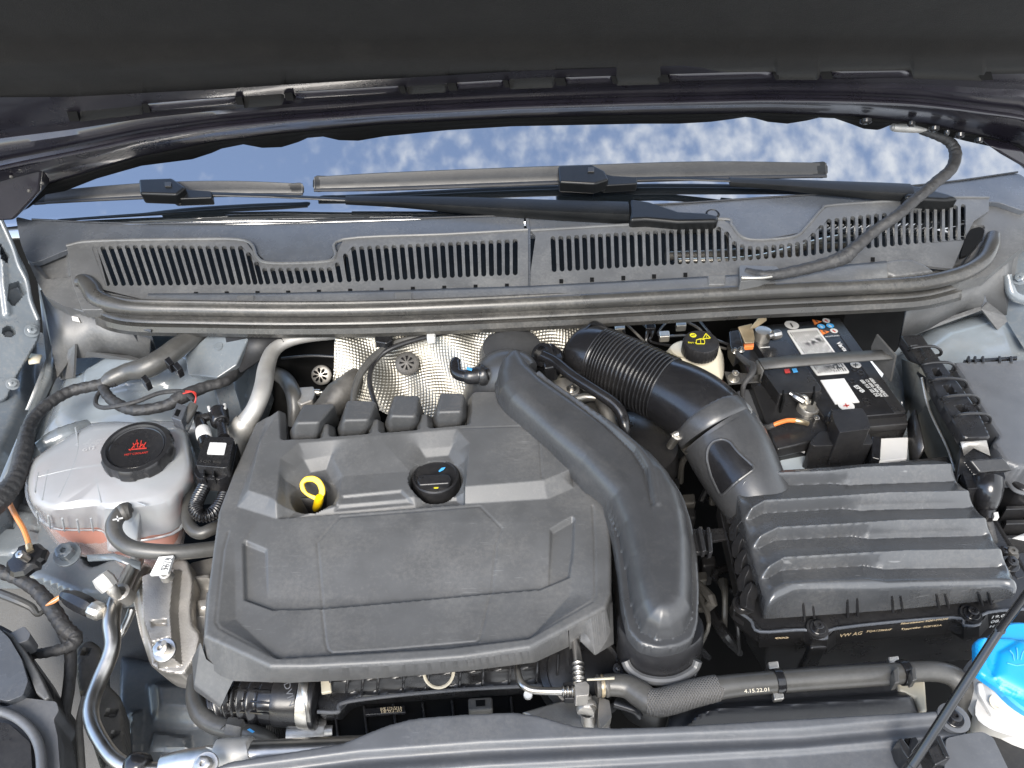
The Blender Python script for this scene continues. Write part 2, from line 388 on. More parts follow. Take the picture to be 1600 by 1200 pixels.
M['blue'] = mat('blue_cap_plastic', (0.003, 0.22, 0.50), 0.38, vary=0.05, dust=0.03)
M['milk'] = mat('white_tank_plastic', (0.46, 0.455, 0.44), 0.35, vary=0.04, dust=0.08)
M['cream'] = mat('cream_tank_plastic', (0.44, 0.40, 0.31), 0.40, vary=0.10, dust=0.15, scale=40)
M['tray'] = mat('pale_battery_case', (0.42, 0.47, 0.50), 0.35, vary=0.08, dust=0.1)
M['tape'] = mat('loom_tape', (0.022, 0.022, 0.023), 0.62, dust=0.22, vary=0.25, lump=1.5, lump_scale=150, dustcol=(0.13, 0.12, 0.11))
M['dark'] = mat('black_and_bay_shade', (0.002, 0.002, 0.002), 0.8, vary=0.3, spec=0.15)  # near black for black parts, also standing in for shade in slots and depths
M['grime'] = mat('grimy_metal', (0.07, 0.067, 0.062), 0.5, metal=0.3, dust=0.4, vary=0.35, grain=0.3, dustcol=(0.15, 0.135, 0.115))
M['blade'] = mat('wiper_rubber', (0.016, 0.0155, 0.0145), 0.40, vary=0.1, dust=0.06)
M['arm'] = mat('wiper_arm_coating', (0.005, 0.0055, 0.006), 0.34, vary=0.1, dust=0.02, spec=0.3)
M['coolant'] = mat('pink_coolant', (0.36, 0.17, 0.13), 0.4, vary=0.12, scale=14)
M['shroud'] = mat('fan_shroud_plastic', (0.020, 0.021, 0.024), 0.38, dust=0.08, scratch=0.15, vary=0.1)
# translucent bottle plastic
def translucent(name, col, alpha):
    m = mat(name, col, 0.22, vary=0.05, dust=0.10, dustcol=(0.36, 0.34, 0.32), scale=25, alpha=alpha); return m
M['tank_low'] = translucent('milky_lower_tank_plastic', (0.36, 0.33, 0.32), 0.48)
M['tank'] = translucent('milky_tank_plastic', (0.33, 0.345, 0.355), 0.72)
# windscreen: dark glass with a strong reflection
gm = bpy.data.materials.new('windscreen_glass'); gm.use_nodes = True; t = gm.node_tree; b = t.nodes['Principled BSDF']
b.inputs['Base Color'].default_value = (0.006, 0.008, 0.010, 1); b.inputs['Roughness'].default_value = 0.02; b.inputs['IOR'].default_value = 2.6
b.inputs['Specular IOR Level'].default_value = 0.8
M['glass'] = gm
# ================================================================== BONNET
PY0 = PY; HS = 0.01
def PY(u, v, y): return PY0(u, v, y-HS)
def ip(tab, u): return float(np.interp(u, [t[0] for t in tab], [t[1] for t in tab]))
hood = thing('bonnet', 'open dark bonnet with black felt liner above the windscreen', 'bonnet', (0, 0.25, 0.19))
LIN = [(-160, 215), (0, 193), (60, 188), (110, 184), (230, 170), (370, 158), (455, 151), (630, 140), (705, 136), (790, 131), (870, 128), (960, 125), (1035, 123), (1210, 118), (1285, 118), (1420, 115), (1545, 119), (1600, 118), (1760, 126)]
EDGE = [(-160, 420), (0, 345), (45, 322), (70, 301), (100, 296), (150, 276), (220, 256), (300, 246), (330, 236), (345, 229), (380, 222), (410, 228), (440, 227), (465, 219), (480, 212), (505, 210), (530, 216), (560, 217), (600, 210), (700, 200), (800, 194), (900, 192), (1000, 190), (1060, 190), (1110, 187), (1140, 183), (1165, 179), (1180, 181), (1200, 187), (1230, 190), (1260, 185), (1280, 180), (1305, 181), (1330, 190), (1350, 198), (1372, 200), (1395, 190), (1420, 190), (1460, 204), (1510, 217), (1560, 228), (1592, 234), (1620, 262), (1760, 330)]
EDGE_S = [(-160, 380), (0, 310), (60, 292), (100, 280), (220, 244), (330, 222), (440, 208), (600, 194), (800, 184), (1000, 179), (1200, 176), (1330, 181), (1450, 194), (1540, 214), (1592, 226), (1620, 245), (1760, 300)]
# the painted inner frame between liner and rear edge: a folded section
cols = np.arange(-160, 1761, 12)
prof = [(-0.35, 0.150), (0.0, 0.176), (0.10, 0.188), (0.20, 0.196), (0.30, 0.192), (0.42, 0.196), (0.50, 0.206), (0.56, 0.203), (0.64, 0.199), (0.74, 0.206), (0.80, 0.222), (0.88, 0.235), (1.0, 0.246)]
rings = []
for f, y in prof:
    row = []
    for u in cols:
        a, b = ip(LIN, u), ip(EDGE_S, u); yy = y
        wob = 0.0012*math.sin(u*0.021)*(1 if 0.05 < f < 0.45 else 0) + 0.0035*math.exp(-((u-260)/130)**2)*(1 if 0.2 < f < 0.8 else 0)
        row.append(PY(u, a+(b-a)*f, yy+wob))
    rings.append(row)
loft('inner_frame', rings, M['hood_paint'], hood, closed=False, sharp=50)
# the highlight fold that runs across the frame
rib = [(u, ip(LIN, u)+(ip(EDGE_S, u)-ip(LIN, u))*(0.58+0.10*math.cos((u-800)/800*1.5))) for u in range(-140, 1741, 60)]
sweep('frame_fold', [(*PY(u, v, 0.199), 0.0045) for u, v in rib], M['hood_paint'], hood, per=4, n=10, world=True, flat=0.6)
# scalloped lower lip behind the edge
cols2 = np.arange(-150, 1751, 5); rings = []
for f, y in ((0.0, 0.246), (0.35, 0.258), (0.7, 0.268), (1.0, 0.272)):
    rings.append([PY(u, ip(EDGE_S, u)*(1-f)+ip(EDGE, u)*f-(1-f)*1.0, y) for u in cols2])
loft('rear_lip', rings, M['dark'], hood, closed=False, solid=0.003)
# outer skin, behind the frame, continuing forward over the viewer
def hood_skin(offset, v0, y0):
    top = [(PY(u, ip(LIN, u)*0+v0, y0)) for u in cols]
    return top
rows = []
for t_ in (0.0, 0.1, 0.25, 0.5, 0.75, 1.0):
    row = []
    for u in cols:
        a = PY(u, ip(EDGE_S, u)-2, 0.256); x = a.x*(1+0.03*t_)
        end = Vector((x, -0.46, 0.985+0.02*math.cos(x*2)))
        st = a+Vector((0, 0.0, 0.006)); p = st.lerp(end, t_); p.z += 0.045*math.sin(math.pi*t_)*1.0; p.y += 0.02*math.sin(math.pi*t_)
        row.append(p)
    rows.append(row)
loft('outer_skin', rows, M['hood_paint'], hood, closed=False, sharp=60, solid=-0.0012)
# felt liner: edge alternates between tucked and overlapping tabs
TABS = [(125, 225, 6), (380, 443, 10), (636, 698, 6), (795, 866, 7), (962, 1030, 7), (1213, 1280, 5), (1425, 1538, 6)]
def lin_edge(u):
    v = ip(LIN, u)-3
    for a, b, k in TABS:
        if a <= u <= b: return v, k+5
    return v, 0
ucols = sorted(set(list(np.arange(-170, 1771, 8.0)) + [x+e for a, b, _ in TABS for x in (a, b) for e in (-2.5, 2.5)]))
rings = []
NV = 26
for k in range(NV):
    f = k/(NV-1); row = []
    for u in ucols:
        ve, vo_ = lin_edge(u); ve += vo_*max(0, 1-f/0.10)
        if f < 0.62:                              # the part inside the picture
            g = f/0.62; v = ve+(-70-ve)*g; y = 0.176-0.170*g
            y += 0.010*math.sin(g*math.pi)*1.0 - 0.020*math.exp(-((v-(92-0.004*(u-800)))/20.0)**2)
            p = PY(u, v, y)
        else:
            g = (f-0.62)/0.38; a = PY(u, -70, 0.006); p = a.lerp(Vector((a.x*1.1, -0.42, 0.94)), g)
        row.append(p)
    rings.append(row)
loft('felt_liner', rings, M['liner'], hood, closed=False, sharp=60, solid=0.004)
# metal lips the liner tucks under, and solid dark boxes for the shade of the tab-end slots
LIPS = [(232, 368), (462, 622), (714, 786), (884, 956), (1046, 1206), (1300, 1420)]
for a, b in LIPS:
    us = np.linspace(a, b, 9); rings = []
    for dv, y in ((-9, 0.168), (-2, 0.170), (2, 0.1745), (4, 0.180)):
        rings.append([PY(u, ip(LIN, u)+dv, y) for u in us])
    loft('liner_lip', rings, M['hood_paint'], hood, closed=False, solid=0.0015)
for u, wd in ((114, 16), (228, 10), (373, 11), (451, 13), (628, 9), (706, 14), (790, 8), (875, 16), (959, 8), (1036, 17), (1212, 8), (1291, 18), (1540, 20)):
    v = ip(LIN, u); q = [(u-wd/2-2, v-9), (u+wd/2-2, v-9), (u+wd/2+2, v+6), (u-wd/2+3, v+6)]
    A = [PY(a, b, 0.167) for a, b in q]; B = [p+Vector((0, 0.012, 0.004)) for p in A]
    mesh('liner_slot_shade', A+B, [[3, 2, 1, 0], [4, 5, 6, 7], [0, 1, 5, 4], [1, 2, 6, 5], [2, 3, 7, 6], [3, 0, 4, 7]], M['dark'], hood, smooth=False)
# hinge corner blocks at both ends
for s_, pts in ((0, [(-40, 196), (70, 222), (62, 300), (20, 345), (-60, 350)]), (1, [(1545, 228), (1600, 236), (1640, 300), (1600, 262), (1565, 242)])):
    A = [PY(u, v, 0.215) for u, v in pts]; B = [p+Vector((0, 0.03, 0.0)) for p in A]; n_ = len(A)
    mesh('corner_web', A+B, [list(range(n_))[::-1], list(range(n_, 2*n_))]+[[i, (i+1) % n_, n_+(i+1) % n_, n_+i] for i in range(n_)], M['hood_paint'], hood, bevel=0.004)
# grommets and bits under the right-hand end of the edge
for (u, v, r) in ((1353, 186, 9), (1424, 190, 6), (1460, 198, 8), (1500, 208, 7), (1530, 216, 6), (1480, 204, 4)):
    lathe('grommet', PY(u, v, 0.238), (0, -0.5, -0.8), [(r*mpp(PY(u, v, .238)), 0), (r*mpp(PY(u, v, .238)), 0.004), (r*.6*mpp(PY(u, v, .238)), 0.006), (r*.5*mpp(PY(u, v, .238)), 0.002), (0, 0.002)], M['black_gloss'], hood, seg=16)
for (u, v) in ((18, 274), (32, 262), (46, 296), (260, 177), (66, 284)):
    bolt('rivet', PY(u, v, 0.205), (0, -0.7, -0.7), 0.004, M['grime'], hood, washer=False)

PY = PY0
# ================================================================== WINDSCREEN
WS = Frame(P(800, 338, 0.090), (0, -math.sin(math.radians(25)), math.cos(math.radians(25))))
ws = thing('windscreen', 'sloping windscreen glass reflecting blue sky and small clouds', 'windscreen', WS.w(0, 0))
def wsp(x, y, h=0.0): return WS.w(x, y, h-0.045*x*x)
nx_, ny_ = 41, 24; rings = []
for j in range(ny_):
    y = -0.020+j/(ny_-1)*0.82
    rings.append([wsp(-0.80+i/(nx_-1)*1.60, y-0.10*(-0.8+i/(nx_-1)*1.6)**2*0) for i in range(nx_)])
loft('glass_pane', rings, M['glass'], ws, closed=False, sharp=80, solid=0.005)

# ================================================================== WIPERS
def on_ws(u, v, h):                                     # point above the glass
    return WS.P(u, v, h)
def strip(name, path, m, parent, flat=0.55, n=12, per=4, **kw):
    vs = []
    for u, v, h, r in path:
        p = on_ws(u, v, h); vs.append((p.x, p.y, p.z, r*mpp(p)))
    return sweep(name, vs, m, parent, world=True, per=per, n=n, flat=flat, **kw)
def blade_section(name, path, m, parent):
    """flat beam blade: a low asymmetric spoiler section"""
    R = catmull(path, 4); rings = []
    for u, v, h, r in R:
        p = on_ws(u, v, h); k = mpp(p); r *= k
        up = Vector((0, 0.5*0.0+0.35, 0.93)).normalized(); bk = Vector((0, 0.85, 0.5)).normalized()
        sec = [(-1.0, -0.3), (-0.95, 0.05), (-0.35, 0.35), (0.25, 0.75), (0.55, 1.15), (0.75, 1.1), (0.85, 0.6), (0.95, 0.0), (0.6, -0.35), (0.12, -0.4), (0.06, -1.5), (-0.06, -1.5), (-0.12, -0.4), (-0.6, -0.42)]
        rings.append([p+bk*(a*r)+up*(b*r) for a, b in sec])
    return loft(name, rings, m, parent, sharp=28)
def wiper(label, blade, conn, arm_thin, arm_wide, hinge, pivot, loc):
    t = thing('wiper', label, 'wiper', loc, 'wipers lying on the windscreen')
    blade = [(u, v-3, h, r*.74) for u, v, h, r in blade]
    b = blade_section('blade', blade, M['blade'], t)
    strip('rubber_lip', [(u, v+r*1.35, h-.003, r*.55) for u, v, h, r in blade], M['black_matt'], b, flat=.7)
    for e, s_ in ((0, 1), (-1, -1)):
        u, v, h, r = blade[e]
        blade_section('end_cap', [(u-2*s_, v, h, r*0.5), (u+3*s_, v, h, r*1.12), (u+12*s_, v-.2*s_, h, r*1.12), (u+22*s_, v-.4*s_, h, r*1.08)], M['arm'], b)
    body, ledge = conn
    fr = Frame(on_ws(body[0][0], body[0][1], 0.016), (0, -0.30, 0.95))
    c = prism('connector', fr, body, 0.014, -0.006, M['arm'], t, bevel=0.0035, seg=3)
    cu = sum(q[0] for q in body[:4])/4; cv = sum(q[1] for q in body[:4])/4
    prism('release_button', fr, [(cu-5, cv-4), (cu+5, cv-4), (cu+5, cv+3), (cu-5, cv+3)], 0.0162, 0.012, M['blade'], c, bevel=0.0006)
    prism('adapter', fr, ledge, 0.004, -0.010, M['arm'], t, bevel=0.002)
    strip('arm_rod', arm_thin, M['arm'], t, flat=0.45)
    # the pressed channel arm: ridge on top, flanges to the sides
    R = catmull(arm_wide, 5); rings = []
    for u, v, h, r in R:
        p = on_ws(u, v, h); r *= mpp(p)
        up = Vector((0, -0.30, 0.95)).normalized(); bk = Vector((0, 0.95, 0.30))
        sec = [(-1.0, -0.75), (-1.0, -0.15), (-0.82, 0.25), (-0.1, 0.42), (0.75, 0.25), (1.0, -0.05), (1.0, -0.75)]
        rings.append([p+bk*(a*r)+up*(c_*r) for a, c_ in sec])
    loft('arm_channel', rings, M['arm'], t, sharp=30)
    h_ = prism('hinge_head', Frame(on_ws(*hinge[0], 0.010), (0, -0.2, 0.97)), hinge, 0.012, -0.012, M['arm'], t, bevel=0.005, seg=3)
    if pivot:
        q = on_ws(pivot[0], pivot[1], 0.012)
        lathe('pivot_cap', q, (0, -0.2, 0.97), [(0.010, -0.006), (0.010, 0.002), (0.008, 0.004), (0.006, 0.001), (0, 0.001)], M['arm'], h_, seg=20)
    return t
wiper('shorter left wiper reaching to the left corner of the windscreen, arm pivoting at the middle', [(48, 314, .012, 7), (150, 306, .013, 9), (260, 300, .013, 10), (370, 298, .013, 9.5), (473, 299, .012, 7)],
      ([(216, 279), (268, 277), (290, 292), (275, 304), (218, 302)], [(262, 291), (296, 296), (330, 298), (331, 309), (272, 311), (258, 302)]),
      [(285, 303, .018, 6.5), (330, 303.5, .018, 6), (420, 306, .018, 5.5), (480, 309, .019, 5), (548, 312, .020, 5)],
      [(540, 311, .020, 7), (620, 313, .022, 9), (720, 317, .024, 13), (850, 323, .026, 16), (982, 328, .027, 18)],
      [(984, 309), (1015, 314), (1060, 329), (1100, 331), (1124, 336), (1122, 345), (1060, 346), (1010, 342), (984, 343)], (1113, 336), on_ws(1110, 338, 0))
wiper('longer right wiper lying across the middle of the windscreen', [(491, 291, .012, 9), (600, 287, .014, 11), (760, 281, .014, 11.5), (900, 276, .014, 11.5), (1100, 270, .014, 11.5), (1291, 269, .012, 9)],
      ([(872, 258), (925, 256), (945, 266), (952, 280), (930, 287), (874, 284)], [(930, 268), (958, 274), (996, 276), (996, 287), (945, 290), (930, 282)]),
      [(955, 281, .018, 6.5), (1000, 280, .018, 6), (1060, 279, .018, 5.5), (1145, 282, .020, 5)],
      [(1140, 282, .020, 7), (1220, 286, .022, 9), (1300, 291, .024, 12), (1380, 295, .026, 14), (1424, 297, .027, 14)],
      [(1414, 286), (1440, 291), (1480, 301), (1500, 308), (1478, 312), (1440, 310), (1414, 307)], None, on_ws(1440, 300, 0))

# ================================================================== COWL
CF = Frame(P(800, 480, 0.045), (0, -math.sin(math.radians(16)), math.cos(math.radians(16))))
cowl = thing('cowl_cover', 'grey plastic cowl cover with two slotted grilles below the windscreen', 'cowl cover', CF.w(0, 0))
def cprism(name, poly, top, bot, m=M['cowl'], parent=None, **kw): return prism(name, CF, poly, top, bot, m, parent or cowl, **kw)
def sec_sheet(name, rows, m, parent, th=0.003, sharp=40, **kw):
    return loft(name, [[CF.P(u, v, h) for u, v, h in r] for r in rows], m, parent, closed=False, solid=th, sharp=sharp, **kw)
# smooth strip between glass and grilles
cprism('smooth_panel', rounded([(24, 338), (50, 344), (200, 350.5), (400, 350), (550, 346), (700, 341), (819, 337), (819, 362), (700, 368), (540, 378), (505, 415), (425, 417), (385, 381), (290, 378), (145, 380), (100, 392), (60, 409), (44, 410), (32, 380)], 6), 0.012, 0.004, M['cowl_smooth'], bevel=0.0006)
cprism('smooth_panel', rounded([(823, 337), (930, 326), (1060, 319), (1175, 311), (1300, 303), (1475, 286), (1590, 270), (1640, 300), (1600, 330), (1560, 316), (1470, 314), (1300, 330), (1270, 360), (1170, 378), (1130, 350), (1000, 358), (823, 367)], 6), 0.012, 0.004, M['cowl_smooth'], bevel=0.0006)
sweep('glass_gasket', [(*CF.P(u, v-1.2, .0135), .0014) for u, v in ((50, 344), (200, 350), (400, 349.5), (550, 345.5), (700, 340.5), (819, 336.5), (930, 326), (1060, 319), (1175, 311), (1300, 303), (1475, 286), (1590, 270))], M['black'], cowl, world=True, per=5, n=8)
# slots
def slots(n, top0, top1, bot0, bot1, tfun, bfun):
    S = []
    for i in range(n):
        f = i/(n-1); ut = top0[0]+(top1[0]-top0[0])*f; ub = ut+(bot0[0]-top0[0])*(1-f)*(bfun(ut)-tfun(ut))/(bot0[1]-top0[1])
        S.append((ut, tfun(ut), ub, bfun(ub)))
    return S
LT = [(148, 385), (200, 382), (380, 384), (397, 405), (410, 418), (520, 417), (535, 402), (548, 385), (680, 379), (805, 373)]
LB = [(168, 447), (400, 445), (520, 442), (805, 430)]
RT = [(864, 369), (1000, 361), (1124, 354), (1136, 362), (1150, 380), (1180, 385), (1255, 377), (1275, 360), (1292, 342), (1400, 330), (1505, 319)]
RB = [(865, 425), (1000, 417), (1150, 408), (1265, 400), (1300, 394), (1495, 375)]
GL = slots(53, (148, 385), (805, 373), (168, 447), (805, 430), lambda u: ip(LT, u), lambda u: ip(LB, u))
GR = slots(53, (864, 369), (1505, 319), (866, 425), (1505, 375), lambda u: ip(RT, u), lambda u: ip(RB, u))
HW = 3.9
def halfslot(s, side):
    """points from the top centre down one side to the bottom centre"""
    ut, vt, ub, vb = s; pts = []
    for a in (0, 30, 60, 90): r = math.radians(a); pts.append((ut+side*HW*math.sin(r), vt+HW-HW*math.cos(r)))
    for a in (90, 60, 30, 0): r = math.radians(a); pts.append((ub+side*HW*math.sin(r), vb-HW+HW*math.cos(r)))
    return pts
for nm, S, upper, lower, ends in (('left', GL, [(104, 384), (145, 377), (290, 374), (383, 376), (402, 402), (424, 411), (506, 409), (524, 400), (537, 374), (700, 366), (825, 359)], [(825, 452), (700, 458), (560, 463), (440, 466), (330, 470), (240, 472), (175, 462), (128, 444)], None),
                            ('right', GR, [(829, 360), (1000, 350), (1128, 342), (1143, 352), (1156, 368), (1180, 375), (1240, 370), (1262, 352), (1283, 328), (1300, 321), (1400, 314), (1470, 309), (1545, 309)], [(1508, 374), (1488, 420), (1400, 410), (1250, 430), (1100, 437), (940, 450), (829, 455)], None)):
    tops = [(s[0], s[1]) for s in S]; bots = [(s[2], s[3]) for s in S]
    g = cprism('upper_rim', upper+[(upper[-1][0]-0, tops[-1][1])]+tops[::-1]+[(upper[0][0]+8, tops[0][1])], 0.016, 0.012, bevel=0.0)
    cprism('lower_rim', [(lower[-1][0]-12 if nm == 'left' else 829, bots[0][1]-0.3)]+bots+[((825 if nm == 'left' else 1510), bots[-1][1])]+lower, 0.016, 0.012, bevel=0.0)
    # end cheeks beside the first and last slot
    cprism('end_cheek', [(upper[0][0]+8, tops[0][1])]+halfslot(S[0], -1)+[(lower[-1][0]-12 if nm == 'left' else 829, bots[0][1]-0.3)], 0.016, 0.012, bevel=0.0)
    cprism('end_cheek', halfslot(S[-1], 1)+([(825, bots[-1][1]), (825, tops[-1][1])] if nm == 'left' else [(1508, bots[-1][1]), (1509, 370), (1522, 345), (1545, 330), (1545, tops[-1][1])]), 0.016, 0.012, bevel=0.0)
    for i in range(len(S)-1):
        a = halfslot(S[i], 1); b = halfslot(S[i+1], -1)[::-1]
        cprism('slat', a+b, 0.016, 0.010, bevel=0.0, sharp=50)
    # moulded bead along the upper rim
    vs = [(*CF.P(u, v, 0.016), 0.0022) for u, v in upper]
    sweep('rim_bead', vs, M['cowl'], cowl, world=True, per=5, n=8)
cprism('split_strip', [(821, 337), (826, 337), (829, 362), (829, 456), (824, 456), (824, 362)], 0.0135, 0.010, M['cowl_smooth'], bevel=0.0005)
# the ledge under the grilles with small clip slots
sec_sheet('lower_ledge', [[(u, v, 0.0158) for u, v in ((232, 462), (440, 461), (640, 456), (830, 450), (1000, 441), (1160, 432), (1330, 416), (1385, 411))],
                          [(u, v+4, 0.0190) for u, v in ((232, 462), (440, 461), (640, 456), (830, 450), (1000, 441), (1160, 432), (1330, 416), (1385, 411))],
                          [(u, v+12, 0.020) for u, v in ((200, 466), (440, 463), (640, 460), (830, 454), (1000, 446), (1160, 438), (1330, 426), (1385, 421))],
                          [(u, v+22, 0.008) for u, v in ((200, 466), (440, 463), (640, 460), (830, 454), (1000, 446), (1160, 438), (1330, 426), (1385, 421))]], M['cowl'], cowl)
for u in [306, 354, 402, 450, 498, 547, 596, 645, 694, 743, 792, 877, 925, 974, 1022, 1071, 1364]:
    v = ip([(306, 460), (450, 458), (645, 452), (792, 447), (877, 440), (974, 435), (1071, 430), (1364, 406)], u)
    cprism('clip_slot', [(u-3, v-4), (u+3, v-4), (u+3, v+2), (u-3, v+2)], 0.0172, 0.012, M['dark'], bevel=0.0)
for u, v in ((383, 467), (630, 462), (1120, 436)):
    cprism('clip_tab', [(u-14, v-6), (u+14, v-7), (u+13, v+8), (u-13, v+9)], 0.0235, 0.012, M['cowl'], bevel=0.0015)
# raised boss near the right-hand end of the ledge
rb = Relief(Frame(CF.o+CF.n*0.019, CF.n), [(1375, 410), (1400, 404), (1425, 404), (1445, 412), (1462, 424), (1400, 432), (1385, 426)], 0.0015, 4); rb.edge(0.004); rb.build('ledge_boss', M['cowl'], cowl, skirt=0.006)
# side pieces and support legs
ls = Relief(Frame(CF.o+CF.n*0.006, CF.n), [(44, 408), (62, 409), (104, 386), (110, 420), (116, 440), (128, 484), (100, 478), (70, 462), (58, 440)], 0.002); ls.plateau([(50, 409), (104, 386), (110, 432), (72, 436)], -0.006, 0.004); ls.build('side_wing', M['cowl'], cowl, skirt=0.02)
cprism('grille_foot', [(104, 384), (150, 380), (172, 462), (240, 476), (150, 484), (128, 484), (112, 440)], 0.0155, 0.0, bevel=0.001)
def leg(pts, m=M['cowl']):
    return mesh('support_leg', [P(*q) for q in pts], [list(range(len(pts)))], m, cowl, solid=0.003, smooth=False)
def legsheet(top, bot): return loft('support_leg', [[P(*q) for q in top], [P(*q) for q in bot]], M['cowl'], cowl, closed=False, solid=0.003, sharp=30)
legsheet([(68, 452, .042), (128, 484, .042), (180, 500, .036), (238, 512, .030)], [(92, 590, -.03), (112, 560, -.02), (170, 556, -.02), (234, 562, -.02)])
leg([(200, 506, .04), (236, 515, .04), (244, 545, -.02), (236, 562, -.03)], M['cowl_smooth'])
mesh('support_gusset', [P(60, 455, .04), P(68, 452, .04), P(100, 580, -.04), P(92, 592, -.04)], [[0, 1, 2, 3]], M['cowl'], cowl, solid=0.004, smooth=False)
mesh('support_gusset', [P(121, 538, .0), P(118, 590, -.03), P(98, 594, -.045), P(110, 548, -.01)], [[0, 1, 2, 3]], M['cowl'], cowl, solid=0.003, smooth=False)
mesh('support_gusset', [P(133, 557, -.01), P(232, 566, -.02), P(228, 558, -.02), P(135, 549, .0)], [[0, 1, 2, 3]], M['cowl'], cowl, solid=0.003, smooth=False)
prism('slot_clip', Frame(P(118, 498, .05), (0, -.6, .8)), [(111, 493), (122, 495), (126, 504), (113, 501)], 0.001, -0.003, M['alu'], cowl, bevel=0.0008)
sweep('panel_bead', [(*P(u, v, .047), 0.0018) for u, v in ((70, 454), (100, 474), (130, 486), (160, 490))], M['cowl'], cowl, world=True, n=8)
# right side
legsheet([(1418, 470, .028), (1470, 462, .030), (1520, 440, .036), (1560, 404, .05), (1584, 372, .062)], [(1405, 530, -.03), (1440, 516, -.025), (1500, 492, -.02), (1535, 480, -.01), (1570, 492, -.02)])
mesh('support_gusset', [P(1582, 388, .05), P(1590, 384, .05), P(1569, 492, -.04), P(1564, 494, -.04)], [[0, 1, 2, 3]], M['cowl'], cowl, solid=0.004, smooth=False)
mesh('support_gusset', [P(1539, 461, .01), P(1534, 478, -.005), P(1553, 504, -.03), P(1554, 498, -.03)], [[0, 1, 2, 3]], M['cowl_smooth'], cowl, solid=0.003, smooth=False)
mesh('support_gusset', [P(1541, 472, .0), P(1568, 493, -.02), P(1571, 502, -.025), P(1556, 515, -.035), P(1530, 482, -.01)], [[0, 1, 2, 3, 4]], M['cowl'], cowl, solid=0.004, smooth=False)
mesh('support_gusset', [P(1405, 523, -.03), P(1530, 480, -.01), P(1532, 486, -.012), P(1412, 530, -.035)], [[0, 1, 2, 3]], M['cowl'], cowl, solid=0.004, smooth=False)
# right side wing: curved sheet rising to the fender
rs = Relief(Frame(CF.o+CF.n*0.004, CF.n), [(1505, 372), (1522, 345), (1545, 330), (1545, 309), (1570, 316), (1600, 328), (1640, 330), (1620, 370), (1580, 400), (1545, 430), (1500, 440), (1480, 436)], 0.002); rs.plateau([(1500, 355), (1538, 352), (1535, 372), (1495, 425), (1480, 425)], -0.012, 0.001); rs.build('side_wing', M['cowl'], cowl, skirt=0.02)
prism('drain_opening', Frame(CF.o+CF.n*0.016, CF.n), rounded([(1508, 372), (1516, 358), (1532, 354), (1539, 360), (1533, 374), (1512, 398), (1500, 402)], 5), 0.0015, -0.004, M['dark'], cowl, bevel=0.0)
# plenum behind the slots
pl = thing('plenum_tray', 'dark plenum tray seen through the cowl slots', 'tray', P(800, 420, -.02))
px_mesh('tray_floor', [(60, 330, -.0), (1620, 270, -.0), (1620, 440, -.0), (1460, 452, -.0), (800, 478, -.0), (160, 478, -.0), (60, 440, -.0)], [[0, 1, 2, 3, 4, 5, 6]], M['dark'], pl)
sweep('linkage_rod', [(1040, 400, .02, 7), (1120, 398, .02, 8), (1230, 388, .02, 6), (1330, 382, .02, 5)], M['grime'], pl)
sweep('linkage_rod', [(1060, 408, .025, 4), (1180, 402, .025, 4), (1300, 372, .025, 4), (1440, 352, .025, 3)], M['zinc'], pl)
lathe('motor_housing', P(1215, 400, .0), (0, 0, 1), [(.03, 0), (.03, .02), (.02, .025), (0, .025)], M['grime'], pl)

# ================================================================== BULKHEAD SEAL
seal = thing('bulkhead_seal', 'long ribbed rubber seal running across the bay in front of the cowl', 'rubber seal', P(800, 480, .05))
SP_ = [(122, 440), (133, 441), (143, 452), (152, 466), (175, 476), (215, 482), (300, 484), (450, 486), (600, 484), (800, 476), (1000, 466), (1200, 455), (1350, 448), (1440, 442), (1500, 428), (1535, 408), (1548, 385), (1552, 368)]
sweep('bulb', [(u, v, CF.P(u, v, .014).z, r) for (u, v), r in zip(SP_, [10, 13, 15, 15, 14, 13]+[12]*9+[12, 12, 10])], M['seal'], seal, per=10, n=16)
sweep('back_bead', [(u, v-11, .064, 4.5) for u, v in SP_[4:15]], M['seal'], seal, per=8, n=10)
sweep('middle_bead', [(u, v+16, .046, 6.5) for u, v in SP_[3:17]], M['seal'], seal, per=8, n=12)
rings = []
for du, (dv, z) in enumerate(((14, .050), (20, .046), (24, .0405), (29, .040), (34, .036), (38, .030), (37, .022))):
    R_ = catmull([(u, v+dv) for u, v in SP_[3:15]], 8); rings.append([P(q[0], q[1], z) for q in R_])
loft('lower_lip', rings, M['seal'], seal, closed=False, solid=0.003, sharp=30)
rings = []
for dv, z in ((-12, .060), (4, .040), (30, .028)):
    R_ = catmull([(u, v+dv) for u, v in SP_[4:15]], 6); rings.append([P(q[0], q[1], z) for q in R_])
loft('carrier_strip', rings, M['cowl'], seal, closed=False, solid=0.002)

# ================================================================== WASHER LOOM (hangs from bonnet to cowl)
lm = thing('taped_loom', 'taped black cable loom hanging from the right of the bonnet down over the cowl', 'cable loom', P(1300, 400, .08))
lp = [(1440, 204, .212, 6), (1462, 211, .205, 7), (1484, 222, .195, 8), (1493, 240, .185, 9), (1486, 264, .175, 9), (1462, 285, .165, 9), (1430, 312, .150, 9), (1400, 338, .138, 9), (1365, 362, .122, 9), (1335, 388, .108, 10), (1318, 402, .098, 12), (1290, 412, .090, 10), (1240, 424, .085, 9), (1200, 430, .083, 8), (1165, 424, .080, 6)]
sweep('taped_sleeve', lp, M['tape'], lm, per=14, n=12, jag=0.07, corr=(0.02, 0.98, 30, 0.0005))
sweep('end_sleeve', [(1392, 198, .216, 5), (1398, 198, .216, 9), (1425, 199, .216, 10), (1440, 201, .214, 8), (1446, 203, .212, 6)], M['alu_dusty'], lm, n=14, flat=0.8)
